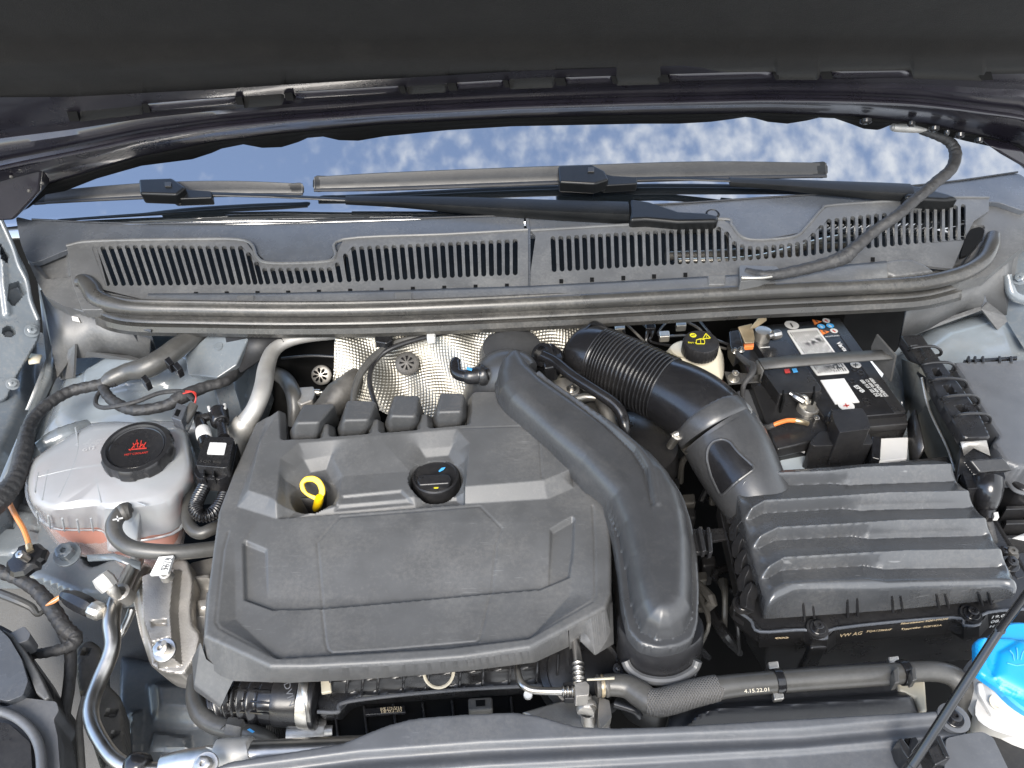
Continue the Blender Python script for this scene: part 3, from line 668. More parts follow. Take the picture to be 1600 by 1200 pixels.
prism('loom_bracket', Frame(P(1180, 425, .078)), rounded([(1155, 414), (1215, 416), (1218, 424), (1190, 436), (1156, 440)], 4), .004, -.01, M['cowl'], lm, bevel=.001)
sweep('loom_clip', [(1158, 434, .084, 3), (1190, 434, .084, 3), (1215, 430, .084, 3)], M['zinc'], lm)
# ================================================================== ENGINE COVER
EF = Frame(P(640, 850, 0.0), (0.0, -0.05, 1))
ec = thing('engine_cover', 'large grey faceted plastic engine cover in the middle of the bay', 'engine cover', EF.w(0, 0))
OUT = [(399, 660), (416, 650), (446, 645), (449, 692), (500, 690), (501, 668), (523, 667), (524, 687), (575, 683), (577, 661), (600, 660), (601, 681), (650, 677), (653, 653), (676, 652), (677, 674), (728, 669), (730, 650), (731, 625), (739, 618), (800, 617), (850, 660), (905, 715), (945, 775), (953, 800), (956, 860), (956, 925), (948, 950), (829, 1013), (725, 1028), (620, 1036), (480, 1043), (421, 1043), (317, 995), (322, 930), (340, 800), (365, 735)]
r = Relief(EF, OUT, 0.0009)
pxu, pxv = r.px()
I1 = [(357, 831), (349, 860), (337, 972), (343, 981), (428, 1026), (440, 1028), (700, 1012), (822, 997), (831, 994), (926, 939), (930, 928), (929, 845), (926, 791)]
r.groove(I1, 0.0020, 0.0009)
def fade(v0, v1): return sm((pxv-v0)/(v1-v0))
def facet_ramp(poly_outer, poly_inner, h, k=1.0):
    a = r.sd(poly_outer); b = r.sd(poly_inner); t = np.clip(a/np.maximum(a-np.minimum(b, 0), 1e-6), 0, 1); t = np.where(a <= 0, 0, np.where(b >= 0, 1, t)); r.h += h*t*k
# bright facets in the two front corners
facet_ramp([(357, 700), (357, 831), (337, 972), (343, 981), (432, 1028), (700, 1012), (828, 997), (926, 939), (930, 928), (926, 791), (926, 700)],
           [(366, 700), (366, 845), (365, 961), (434, 1026), (700, 1010), (824, 996), (890, 925), (901, 812), (915, 790), (915, 700)], -0.0070, fade(828, 950))
PC = [(378, 848), (378, 931), (423, 947), (500, 945), (620, 935), (768, 922), (845, 916), (891, 898), (897, 860), (899, 812), (880, 780), (420, 780)]
k1_ = np.clip((pxv-815)/110, 0, 1)
kl = np.clip(r.sd([(352, 829), (419, 854), (424, 980), (340, 980)])/.004, 0, 1); kr = np.clip(r.sd([(930, 785), (858, 826), (846, 980), (960, 980)])/.004, 0, 1)
r.h -= 0.0052*np.maximum(k1_, np.maximum(kl, kr))*np.clip(r.sd(PC)/0.0024, 0, 1)
HEX = [(501, 944), (495, 846), (531, 808), (750, 791), (784, 825), (775, 850), (767, 924)]
r.groove(HEX, 0.0020, 0.0007)
r.groove([(501, 948), (507, 1000), (510, 1009), (517, 1014), (600, 1009), (745, 996), (750, 990), (765, 926)], 0.0018, 0.0010)
# upper raised block
U = [(370, 792), (433, 811), (726, 788), (856, 780), (897, 762), (894, 748), (901, 741), (960, 760), (960, 560), (400, 560), (399, 661), (417, 651)]
Ui = [(392, 777), (426, 788), (437, 795), (737, 770), (849, 761), (894, 743), (901, 738), (960, 755), (960, 560), (440, 560), (440, 650), (410, 700)]
def sdd(poly): return r.sd(poly)
a = sdd(U); b = sdd(Ui); t = np.where(a <= 0, 0, np.where(b >= 0, 1, a/np.maximum(a-np.minimum(b, 0), 1e-6))); r.h += 0.0110*t*np.clip(r.d/0.006, 0.25, 1)
# recess round the dipstick and the filler cap: sloped back facet
Ro = [(433, 811), (441, 728), (469, 703), (714, 681), (735, 703), (726, 788)]
Ri = [(446, 806), (446, 752), (475, 721), (518, 713), (536, 746), (640, 738), (656, 703), (707, 699), (725, 723), (725, 785)]
a = sdd(Ro); b = sdd(Ri); t = np.where(a <= 0, 0, np.where(b >= 0, 1, a/np.maximum(a-np.minimum(b, 0), 1e-6))); r.h -= 0.0095*t
r.plateau([(446, 806), (446, 752), (475, 721), (518, 713), (536, 746), (528, 790)], -0.010, 0.010)
r.plateau([(640, 738), (656, 703), (707, 699), (725, 723), (725, 785), (650, 790)], -0.006, 0.008)
r.well(490, 770, 36, 0.055, 0.004)
r.well(681, 747, 43, 0.028, 0.002)
r.plateau([(528, 783), (534, 775), (628, 766), (648, 785), (520, 796)], -0.0024, 0.003)
r.groove([(720, 680), (812, 677), (842, 694), (846, 757)], 0.0016, 0.0007)
r.edge(0.004)
def cov_skirt(p):
    q = p-CAM; zz = q.dot(FW); u = 800+F*q.x/zz; v = 600-F*q.dot(UP)/zz
    low = [(316, 1012), (322, 1040), (345, 1056), (365, 1064), (453, 1067), (560, 1062), (660, 1055), (750, 1046), (836, 1035), (905, 1003), (916, 1006), (930, 1023), (959, 1006)]
    if v > 925 and (v > 985 or u < 330 or u > 900):
        t = np.clip((u-317)/(953-317), 0, 1); uu = 316+t*(959-316); vv = ip(low, uu)
        if u < 330 and v < 996: uu, vv = u-2, v+20*max(0, (v-925)/70)
        if u > 940 and v < 955: uu, vv = 958, 960+(v-925)*1.5
        return P(uu, vv, p.z-0.026)
    d = 0.030
    return p+Vector((-0.002 if u < 500 else 0.002, 0, -d))
r.build('cover_shell', M['cover'], ec, skirt=cov_skirt, sharp=60)
# corner foot
px_mesh('cover_foot', [(313, 1003, -.012), (303, 1071, -.05), (345, 1104, -.06), (357, 1078, -.05), (366, 1060, -.04), (350, 1050, -.035), (322, 1030, -.025),
                       (300, 1030, -.05), (303, 1078, -.07), (345, 1108, -.08)], [[0, 1, 6], [6, 1, 2, 3, 5], [3, 4, 5], [0, 7, 1], [7, 8, 1], [1, 8, 9, 2]], M['cover'], ec, bevel=0.002)
px_mesh('cover_foot', [(908, 1002, -.022), (930, 1024, -.035), (959, 1006, -.03), (957, 940, -.01), (945, 955, -.01), (908, 990, -.02)], [[0, 1, 2, 3, 4, 5]], M['cover'], ec, solid=0.004)
# four raised coil covers
def bump(tl, tr, br, bl, fr_, fl, w):
    z0, z1, z2 = 0.030, 0.034, 0.006
    vs = [(tl[0], tl[1], z0), (tr[0], tr[1], z0), (br[0], br[1], z1), (bl[0], bl[1], z1), (fr_[0], fr_[1], z2), (fl[0], fl[1], z2),
          (tl[0]-w, tl[1]+30, -.01), (tr[0]+w, tr[1]+30, -.01), (br[0]+w, br[1]+12, z2), (bl[0]-w, bl[1]+12, z2), (fl[0]-4, fl[1]+3, -.01), (fr_[0]+5, fr_[1]+3, -.01), ]
    fs = [[3, 2, 1, 0], [5, 4, 2, 3], [0, 6, 9, 3], [3, 9, 5], [1, 2, 8, 7], [2, 4, 8], [9, 10, 5], [4, 11, 8], [6, 10, 9], [7, 8, 11], [0, 1, 7, 6]]
    return px_mesh('coil_cover', vs, fs, M['cover_dusty'], ec, bevel=0.0035, seg=3)
bump((474, 631), (524, 630), (499, 660), (461, 661), (494, 688), (459, 689), 9)
bump((543, 624), (588, 626), (577, 656), (536, 657), (568, 680), (533, 681), 9)
bump((616, 617), (655, 617), (650, 651), (609, 650), (645, 672), (609, 675), 9)
bump((689, 612), (725, 614), (722, 643), (683, 644), (718, 668), (686, 670), 9)
# well walls under the dipstick
lathe('well_sleeve', EF.P(490, 775, -.045), (0, 0, 1), [(.018, -.03), (.020, .0), (.023, .022)], M['black_matt'], ec, seg=28, cap0=True, cap1=False, solid=-0.001)
# dipstick handle
dp = thing('dipstick_handle', 'yellow plastic oil dipstick ring standing in its round well', 'dipstick', P(495, 790, -.03))
fr = Frame(P(486, 765, 0.0), (0.12, -0.62, 0.78))
def ringpts(u, v, a, b, n, rot): return [(u+math.cos(t)*a*math.cos(rot)-math.sin(t)*b*math.sin(rot), v+math.cos(t)*a*math.sin(rot)+math.sin(t)*b*math.cos(rot)) for t in [2*math.pi*i/n for i in range(n)]]
o_ = [(468, 755), (476, 745), (490, 743), (501, 748), (508, 760), (509, 772), (503, 781), (494, 783), (480, 776), (470, 767)]; i_ = [(475, 756), (480, 753), (489, 753), (496, 758), (499, 767), (498, 774), (494, 775), (488, 773), (480, 769), (477, 763)]
vo = [fr.uv(*q) for q in rounded(o_, 5, 3)]; vi = [fr.uv(*q) for q in rounded(i_, 3, 3)]; n_ = len(vo)
V = [fr.w(*q, .003) for q in vo]+[fr.w(*q, .003) for q in vi]+[fr.w(*q, -.003) for q in vo]+[fr.w(*q, -.003) for q in vi]
Fs = []
for i in range(n_):
    j = (i+1) % n_; Fs += [[i, n_+i, n_+j, j], [i, j, 2*n_+j, 2*n_+i], [2*n_+i, 2*n_+j, 3*n_+j, 3*n_+i], [n_+i, 3*n_+i, 3*n_+j, n_+j]]
mesh('grip_ring', V, Fs, M['yellow'], dp, bevel=0.0014, seg=3)
sweep('stem', [(499, 777, -.002, 6), (498, 783, -.010, 7.5), (496, 790, -.025, 7), (493, 796, -.05, 6)], M['yellow'], dp, n=12)
# oil filler cap
oc = thing('oil_filler_cap', 'black round oil filler cap with a small yellow oil can symbol', 'filler cap', EF.P(681, 750, -.012))
c0 = EF.P(681, 750, -0.012); m_ = mpp(c0); R0 = 37*m_
lathe('cap_body', c0, EF.n, [(R0, -.02), (R0, .004), (R0*.97, .0065), (R0*.90, .0075), (R0*.86, .0055), (R0*.80, .0052), (0, .0052)], M['black'], oc, seg=56, cap1=False)
lathe('cap_collar', EF.P(681, 748, -0.020), EF.n, [(41*m_, -.01), (41*m_, .004), (39*m_, .006), (38*m_, .0), (38*m_, -.01)], M['black_gloss'], oc, seg=48, cap0=False, cap1=False)
CFr = Frame(c0+EF.n*0.0075, EF.n)
prism('grip_bar', CFr, [(655, 742), (700, 740), (706, 747), (702, 755), (655, 758), (651, 750)], 0.006, -0.004, M['black'], oc, bevel=0.002)
def mark(frame, polys, m, parent, h=0.0006, name='symbol'):
    for q in polys: prism(name, frame, q, h, h-0.0004, m, parent, bevel=0.0, smooth=False)
mark(CFr, [[(676, 757), (678, 763), (684, 763), (687, 759), (686, 757)], [(671, 756), (673, 755), (678, 759), (677, 761)], [(686, 757), (692, 755), (692, 757), (687, 760)], [(679, 754), (684, 754), (684, 756), (679, 756)]], M['yellow_print'], oc, h=0.0009)
mark(CFr, [[(685, 736), (690, 731), (696, 730), (693, 734), (687, 737)]], M['blue_print'], oc, h=0.0009)

# ================================================================== CHARGE AIR DUCT (wide black moulded pipe)
DF = Frame(P(930, 780, 0.018), (0.0, -0.06, 1))
da = thing('charge_air_duct', 'wide matt black moulded air duct sweeping down beside the engine cover', 'air duct', DF.w(0, 0))
DO = [(776, 576), (785, 563), (805, 557), (822, 562), (835, 584), (862, 609), (915, 646), (974, 686), (1026, 727), (1052, 755), (1068, 780), (1081, 816), (1089, 860), (1093, 920), (1091, 972), (1083, 998), (1062, 1009), (1030, 1014), (1000, 1006), (982, 985), (972, 940), (967, 890), (958, 835), (946, 788), (900, 739), (855, 697), (820, 665), (790, 640), (776, 622), (772, 600)]
BO = [(778, 580), (787, 566), (805, 560), (819, 565), (832, 587), (858, 612), (912, 650), (969, 690), (1018, 729), (1044, 758), (1060, 785), (1072, 820), (1079, 862), (1081, 920), (1080, 965), (1068, 988), (1048, 998), (1026, 999), (1003, 987), (991, 962), (984, 930), (978, 890), (966, 835), (950, 795), (903, 741), (856, 701), (824, 670), (794, 643), (780, 622), (776, 600)]
r = Relief(DF, DO, 0.0014, 8)
r.dome(BO, 0.027, 0.020, 0.5)
_, pv_ = r.px(); r.h += 0.0058*np.clip(r.sd([(836, 606), (880, 640), (940, 689), (985, 734), (1003, 764), (1018, 850), (1022, 1100), (1300, 1100), (1300, 700), (1030, 640), (860, 560), (850, 590)])/.0030, 0, 1)*(1-sm((pv_-740)/110)); r.groove([(838, 609), (882, 641), (942, 690), (985, 733), (1002, 762), (1014, 815)], .0030, .0016)
d_ = dline(r.p, r._l([(846, 606), (888, 636), (948, 684), (993, 729), (1012, 762), (1022, 815)])); r.h += 0.0016*sm(1-d_/0.005)
r.edge(0.0025)
r.build('duct_body', M['duct'], da, skirt=0.012, sharp=50)
# underside half of the duct and the seam flange
r2 = Relief(Frame(DF.o-DF.n*0.010, DF.n), DO, 0.003, 8); r2.build('lower_half', M['black'], da, skirt=lambda p: p-Vector((0, 0, .045)), sharp=50)
# domed elbow where the duct turns down
sweep('top_elbow', [(760, 640, -.05, 42), (772, 610, -.01, 44), (785, 588, .015, 42), (805, 580, .028, 34), (822, 590, .026, 28)], M['duct'], da, n=20)
lathe('elbow_hood', P(800, 578, -.02), (0, -.1, 1), [(.040, -.05), (.042, .0), (.041, .028), (.036, .040), (.022, .046), (0, .047)], M['duct'], da, seg=36, cap1=False)
fl = prism('bracket_tab', Frame(DF.o-DF.n*.004, DF.n), [(1076, 826), (1095, 826), (1112, 831), (1114, 860), (1090, 863), (1079, 858)], 0.0, -.006, M['black'], da, bevel=.001)
for q in ([(1090, 824), (1096, 824), (1104, 860), (1098, 862)], [(1104, 823), (1109, 823), (1114, 862), (1108, 864)]): prism('bracket_rib', Frame(DF.o+DF.n*.001, DF.n), q, .006, -.004, M['black'], da, bevel=.0008)
# coupling rings at the front end
cc = P(1030, 1000, -.035); k = mpp(cc); ax = Vector((0.02, -0.30, -1)).normalized()
for i, (rr_, h0, h1, mm) in enumerate(((66, -.02, .014, 'black'), (61, .014, .022, 'duct'), (64, .022, .034, 'black_gloss'), (59, .034, .044, 'black'), (63, .044, .072, 'black'))):
    lathe('coupling_ring', cc, ax, [(0, h0), (rr_*k*.97, h0), (rr_*k, h0+.002), (rr_*k, h1-.002), (rr_*k*.97, h1), (0, h1)], M[mm], da, seg=48, cap0=False, cap1=False)
# grey retaining clip round the coupling
cr_ = [o for o in da.children if o.name.startswith('coupling_ring')]
pts = []
for u, v in ((980, 1031), (984, 1040), (993, 1050), (1008, 1058), (1030, 1062), (1052, 1060), (1070, 1052), (1082, 1042), (1087, 1030)):
    hit = [p for p in (on_obj(o, u, v, .002) for o in cr_) if p is not None]
    if hit: p = min(hit, key=lambda q: (q-CAM).length); pts.append((*p, .0042))
if len(pts) > 3: sweep('retaining_clip', pts, M['cowl'], da, world=True, n=10, per=5)
# ================================================================== INTAKE PIPE (corrugated, to the filter box)
ih = thing('intake_hose', 'black corrugated intake hose with a clamp leading to the air filter box', 'intake hose', P(1040, 610, 0))
sweep('hose_end', [(903, 548, .005, 34), (912, 552, .006, 47), (922, 556, .008, 50), (936, 562, .010, 50), (944, 565, .011, 47)], M['black_gloss'], ih, n=32, sharp=40)
sweep('end_ring', [(911, 550, .006, 47), (914, 551, .006, 52), (920, 553, .006, 52), (923, 555, .007, 48)], M['black_gloss'], ih, n=32, per=3)
sweep('corrugated_section', [(936, 562, .010, 48.5), (958, 571, .011, 49), (985, 583, .012, 50), (1015, 597, .012, 50), (1043, 610, .012, 50.5)], M['black_gloss'], ih, n=36, per=30, corr=(0.0, 1.0, 20, 0.0066), sharp=80)
sweep('smooth_bend', [(1040, 609, .012, 52), (1062, 620, .012, 55), (1085, 634, .011, 57), (1104, 650, .008, 58), (1117, 668, .002, 58)], M['black_gloss'], ih, n=36)
sweep('clamp_band', [(1107, 655, .006, 59), (1110, 659, .005, 61), (1117, 668, .003, 61.5), (1119, 671, .002, 60)], M['duct'], ih, n=36, per=3)
sweep('clamp_band', [(1116, 667, .005, 60), (1117, 668, .004, 62.5), (1119, 671, .002, 62.5), (1120, 672, .001, 61)], M['zinc'], ih, n=36, per=3)
sc_ = thing('clamp_screw', 'small silver clamp screw on the left of the intake hose', 'screw', P(1052, 685, .0))
lathe('screw_head', P(1052, 690, -.012), (0.1, -.35, .9), [(.0045, -.012), (.0048, .010), (.0055, .011), (.0055, .016), (.003, .0165), (0, .014)], M['zinc'], sc_, seg=18)
sweep('screw_barrel', [(1050, 682, .0, 5), (1066, 675, .004, 5)], M['zinc'], sc_, n=12)
sweep('inlet_duct', [(1120, 673, .0, 61), (1128, 684, -.004, 63), (1140, 705, -.010, 64), (1156, 735, -.016, 62), (1172, 765, -.022, 58), (1188, 795, -.03, 54)], M['duct'], ih, n=36)
# flattened recess on the inlet duct, following its surface
idu = [o for o in ih.children if o.name.startswith('inlet_duct')][0]
def surf_patch(name, o, poly, m, parent, off, nu=14, nv=18, **kw):
    vs_ = [q[1] for q in poly]; rows = []
    for j in range(nv):
        v = min(vs_)+(max(vs_)-min(vs_))*(j+.02)/(nv-1+.04); xs = []
        for (a, b), (c_, d) in zip(poly, poly[1:]+poly[:1]):
            if (b > v) != (d > v): xs.append(a+(c_-a)*(v-b)/(d-b))
        if len(xs) < 2: continue
        row = [on_obj(o, min(xs)+(max(xs)-min(xs))*i/(nu-1), v, off) for i in range(nu)]
        if all(p is not None for p in row): rows.append(row)
    return loft(name, rows, m, parent, closed=False, **kw)
REC = rounded([(1105, 716), (1107, 700), (1114, 690), (1128, 686), (1140, 690), (1152, 706), (1180, 732), (1150, 754), (1128, 776), (1112, 744)], 8)
surf_patch('duct_recess', idu, REC, M['black_gloss'], ih, .0012)
ring_ = [on_obj(idu, u, v, .001) for u, v in REC]; sweep('recess_rim', [(*p, .0016) for p in ring_+ring_[:1] if p is not None], M['duct'], ih, world=True, per=2, n=8)
# small vent hose beside it
vh = thing('vent_pipe', 'thin shiny black pipe curving down between the air duct and the corrugated hose', 'pipe', P(940, 610, 0))
sweep('pipe_run', [(848, 556, .035, 9), (868, 566, .035, 9), (895, 588, .034, 9), (935, 614, .030, 9), (960, 632, .025, 9.5), (972, 650, .018, 9.5), (977, 672, .008, 9), (979, 700, -.02, 9)], M['black_gloss'], vh, n=16)
sweep('pipe_run', [(938, 625, .0, 9), (946, 640, .0, 11), (952, 660, -.01, 11), (962, 680, -.03, 10)], M['grime'], vh, n=14)
lathe('snap_coupling', P(853, 557, .028), (-.5, -.5, .7), [(.0, -.012), (.017, -.012), (.017, -.002), (.0145, .0), (.0145, .010), (.010, .011), (.010, .004), (0, .004)], M['black_gloss'], vh, seg=28)
prism('coupling_latch', FZ(.03), [(846, 545), (874, 541), (880, 556), (870, 572), (850, 575)], .004, -.02, M['black_gloss'], vh, bevel=.003)
# breather elbow at the left of the duct
bh = thing('breather_elbow', 'black quick fit breather elbow pointing left behind the engine cover', 'hose elbow', P(740, 580, .02))
sweep('elbow', [(713, 562, .035, 7), (711, 570, .033, 9), (714, 583, .03, 9.5), (728, 588, .03, 9.5), (742, 587, .03, 9)], M['black_gloss'], bh, n=16)
sweep('connector', [(726, 588, .03, 10), (732, 588, .03, 13), (742, 587, .03, 13.5), (748, 586, .03, 14), (752, 586, .03, 17), (756, 585, .03, 17), (757, 585, .03, 11), (772, 583, .03, 11), (790, 581, .03, 11)], M['black'], bh, per=3, n=18)
mark(Frame(P(733, 577, .043)), [[(729, 573), (738, 576), (737, 579), (729, 577)]], M['blue_print'], bh)
# metal turbo parts glimpsed between the ducts
tb = thing('turbo_housing', 'grimy cast metal turbo housing glimpsed between the two ducts', 'turbo housing', P(890, 620, -.02))
lathe('flange', P(883, 612, -.01), (0, -.2, 1), [(.016, -.03), (.018, 0), (.017, .006), (.013, .009), (0, .010)], M['alu'], tb, seg=28)
bolt('bolt', P(893, 608, .0), (0, -.2, 1), .006, M['steel'], tb)
lathe('flange', P(925, 646, -.03), (0.1, -.2, 1), [(.018, -.03), (.018, 0), (.012, .006), (0, .006)], M['grime'], tb, seg=28)
sweep('actuator_rod', [(895, 624, .0, 6), (915, 620, .0, 6), (935, 622, .0, 5)], M['zinc'], tb)
lathe('volute', P(985, 700, -.06), (0, 0, 1), [(.05, -.05), (.06, -.02), (.055, .01), (.03, .02), (0, .02)], M['black'], tb, seg=36)
sweep('heat_sleeve', [(930, 560, -.03, 24), (900, 590, -.05, 34), (890, 640, -.08, 38)], M['grime'], tb, n=20)

# ================================================================== HEAT SHIELD
HF = Frame(P(730, 600, -.03), (0.05, -0.72, 0.70))
hs = thing('heat_shield', 'embossed silver heat shield on the bulkhead behind the engine cover', 'heat shield', HF.w(0, 0))
r = Relief(HF, [(524, 530), (560, 512), (620, 500), (700, 488), (800, 482), (940, 482), (950, 520), (945, 560), (900, 600), (860, 640), (760, 670), (640, 665), (590, 640), (560, 660), (520, 640)], 0.0010)
X, Y = r.bx, r.by
wx = X+0.006*np.sin(Y*40+X*18); wy = Y+0.006*np.sin(X*45)
pitch = 0.0062; r.h += 0.0008*np.sin(2*math.pi*(wx+wy)/pitch/1.25)*np.sin(2*math.pi*(wx-wy)/pitch/1.25)
r.h += 0.010*np.sin(X*32+1.0)*np.cos(Y*26)+0.004*np.sin(X*90+Y*60)
m1 = np.array(HF.uv(632, 570)); dd = np.hypot(*(r.p-m1).T); r.h -= 0.010*np.exp(-(dd/0.022)**2)
m1 = np.array(HF.uv(770, 530)); dd = np.hypot(*(r.p-m1).T); r.h += 0.012*np.exp(-(dd/0.03)**2)
M['foil'] = mat('heat_shield_foil', (0.33, 0.315, 0.275), 0.40, metal=0.9, dust=0.35, dustcol=(0.26, 0.23, 0.18), scale=16, vary=0.18)
r.build('embossed_sheet', M['foil'], hs, sharp=80, solid=0)
sw = thing('push_nut', 'star shaped push nut holding the heat shield near its crumpled left side', 'push nut', HF.P(636, 568, .006), 'push nuts on the bulkhead')
lathe('nut_disc', HF.P(636, 568, .004), HF.n, [(.0, -.004), (.015, -.004), (.015, .0), (.012, .002), (0, .003)], M['grime'], sw, seg=24, cap0=False, cap1=False)
for i in range(8):
    a = i*math.pi/4; c_ = HF.uv(636, 568)
    vs = [HF.w(c_[0]+math.cos(a+d)*q, c_[1]+math.sin(a+d)*q, .0085) for d, q in ((0, .002), (.18, .009), (-.18, .009))]
    mesh('slit', vs, [[0, 1, 2]], M['dark'], sw, smooth=False)
# dark bulkhead insulation with a second push nut
BF = Frame(P(470, 580, -.06), (0, -.8, .6))
bi = thing('bulkhead_insulation', 'black insulation mat on the bulkhead left of the heat shield', 'insulation mat', BF.w(0, 0))
r = Relief(BF, [(360, 505), (540, 505), (544, 560), (548, 640), (420, 690), (340, 640)], .004); r.plateau([(450, 560), (530, 556), (545, 600), (530, 640), (440, 630)], -.006, .01); r.h += .003*np.sin(r.bx*40)*np.sin(r.by*33)
r.build('mat_sheet', M['dark'], bi, skirt=.01)
n2_ = thing('push_nut', 'bright round push nut with leaf shaped slits on the black insulation mat', 'push nut', BF.P(502, 586, .004), 'push nuts on the bulkhead')
lathe('nut_disc', BF.P(502, 586, .004), BF.n, [(.0, -.004), (.0135, -.004), (.0135, .0), (.0115, .0015), (0, .002)], M['alu'], n2_, seg=28, cap0=False, cap1=False)
for i in range(8):
    a = i*math.pi/4+.2; c_ = BF.uv(502, 586)
    vs = [BF.w(c_[0]+math.cos(a+d)*q, c_[1]+math.sin(a+d)*q, .0068) for d, q in ((0, .002), (.30, .0065), (.12, .010), (-.12, .010), (-.30, .0065))]
    mesh('slit', vs, [[0, 1, 2, 3, 4]], M['dark'], n2_, smooth=False)
sweep('shield_strap', [(520, 530, -.03, 5), (528, 560, -.045, 4), (533, 590, -.06, 4), (540, 620, -.07, 3)], M['zinc'], hs, n=8)

# ================================================================== PIPES AND CABLES BEHIND THE COVER
ac = thing('suction_pipe', 'dusty silver air conditioning pipe bending down at the left rear of the engine cover', 'pipe', P(414, 603, 0))
sweep('pipe_run', [(360, 712, -.05, 17), (378, 672, -.02, 17), (398, 640, .0, 14), (411, 606, .01, 14), (417, 572, .01, 13), (430, 545, .015, 11), (462, 530, .018, 9), (520, 523, .018, 8), (600, 521, .016, 7), (660, 520, .014, 6)], M['alu_dusty'], ac, n=20, per=10)
sweep('crimp_sleeve', [(362, 708, -.05, 18), (370, 688, -.035, 20), (380, 668, -.018, 20), (386, 658, -.012, 18)], M['alu_dusty'], ac, n=20)
pc = thing('earth_cables', 'pair of black cables arching up from behind the coil covers', 'cable', P(560, 590, 0))
sweep('cable', [(552, 636, -.01, 5), (554, 610, .0, 5.5), (566, 580, .01, 6), (590, 553, .015, 6), (620, 535, .018, 5), (670, 523, .02, 5), (730, 515, .02, 4)], M['rubber'], pc)
sweep('cable', [(590, 640, -.01, 3.5), (580, 610, .0, 4), (578, 585, .008, 4), (590, 560, .012, 4), (622, 540, .02, 4), (690, 521, .022, 4), (760, 508, .02, 3)], M['black'], pc)
sweep('cable', [(440, 560, -.02, 2), (490, 556, -.01, 2), (560, 559, -.01, 2), (585, 545, .0, 2.5), (592, 535, .01, 3)], M['black'], pc)
prism('cable_holder', FZ(.024), [(585, 525), (612, 522), (614, 530), (604, 536), (586, 533)], .004, -.006, M['black_gloss'], pc, bevel=.002)
prism('cable_holder', FZ(.026), [(666, 517), (681, 516), (680, 527), (667, 528)], .004, -.006, M['milk'], pc, bevel=.002)
oh = thing('coolant_hose', 'black rubber hose arching in the dark gap beside the suction pipe', 'hose', P(450, 600, -.03))
sweep('hose_run', [(425, 580, -.06, 10), (445, 592, -.04, 12), (457, 612, -.03, 12), (461, 635, -.04, 12), (462, 665, -.06, 12)], M['rubber'], oh, n=16)
sv = thing('solenoid_valve', 'dusty metal valve block at the left rear corner of the engine cover', 'valve', P(478, 612, -.04))
prism('valve_block', FZ(-.03), [(464, 605), (490, 603), (492, 614), (488, 625), (470, 632), (464, 628)], .0, -.03, M['alu'], sv, bevel=.002)
sweep('valve_spindle', [(488, 613, -.035, 5), (500, 613, -.035, 5), (502, 613, -.035, 2), (540, 612, -.035, 1.5)], M['zinc'], sv)
eg = thing('exhaust_sleeve', 'crumpled dark heat sleeve rising behind the coil covers', 'heat sleeve', P(540, 600, -.03))
sweep('sleeve_body', [(505, 650, -.05, 22), (530, 620, -.03, 24), (548, 598, -.02, 18), (562, 578, -.02, 12)], M['grime'], eg, n=18, jag=.12)
# clutter in the shade at the back
ck = thing('wiring_bundle', 'tangle of wires and clips in the shade right of the heat shield', 'wiring', P(980, 520, -.02))
random.seed(3)
for i in range(9):
    u = 900+i*24; sweep('wire', [(u, 500, -.0, 2.2), (u+random.randint(-25, 30), 512+random.randint(0, 12), .0, 2.2), (u+random.randint(0, 50), 525+random.randint(0, 12), -.01, 2.2), (u+random.randint(20, 80), 545, -.03, 2.2)], M[random.choice(['black_gloss', 'grime', 'black'])], ck, per=5, n=7)
for u, v in ((905, 506), (960, 505), (1008, 504), (1056, 500), (1030, 517)): prism('clip', FZ(.0), [(u, v), (u+16, v-1), (u+17, v+8), (u+1, v+9)], .004, -.006, M[random.choice(['zinc', 'black_gloss', 'grime'])], ck, bevel=.0015)
# ================================================================== COOLANT TANK
tk = thing('coolant_tank', 'translucent white coolant tank holding pink coolant', 'coolant tank', P(170, 760, -.04))
TOP = [(62, 712), (133, 672), (150, 665), (265, 661), (284, 668), (290, 690), (297, 735), (262, 772), (240, 778), (205, 783), (163, 790), (152, 782), (120, 784), (80, 792), (56, 782), (45, 752), (50, 725)]
SH = [(55, 712), (131, 666), (147, 659), (272, 657), (290, 664), (298, 692), (304, 738), (300, 752), (268, 795), (212, 800), (164, 800), (153, 795), (122, 800), (80, 802), (50, 790), (40, 758), (43, 728)]
SEAM = [(52, 726), (128, 680), (146, 672), (272, 670), (290, 676), (302, 706), (312, 748), (310, 762), (285, 832), (225, 846), (168, 846), (162, 828), (120, 829), (84, 828), (56, 808), (40, 775), (43, 742)]
LOW = [(60, 760), (130, 700), (150, 690), (270, 690), (285, 700), (296, 730), (306, 770), (300, 790), (285, 862), (235, 880), (178, 874), (168, 852), (130, 856), (98, 850), (68, 826), (54, 795), (56, 772)]
BOT = [(70, 790), (135, 740), (150, 730), (270, 730), (285, 740), (296, 770), (300, 800), (290, 820), (280, 886), (240, 896), (190, 888), (176, 872), (140, 872), (112, 866), (82, 846), (68, 820), (68, 800)]
def dens(poly, k=4):
    o = []
    for i in range(len(poly)):
        a = np.array(poly[i], float); b = np.array(poly[(i+1) % len(poly)], float)
        for j in range(k): o.append(tuple(a+(b-a)*j/k))
    # soften
    for _ in range(2): o = [tuple((np.array(o[i-1])+2*np.array(o[i])+np.array(o[(i+1) % len(o)]))/4) for i in range(len(o))]
    return o
def ring(poly, z, ribs=0.0):
    out_ = []; d = dens(poly); cx = sum(p[0] for p in d)/len(d); cy = sum(p[1] for p in d)/len(d)
    for i, (u, v) in enumerate(d):
        s = 1-(ribs if i % 5 == 0 else 0); out_.append(P(cx+(u-cx)*s, cy+(v-cy)*s, z))
    return out_
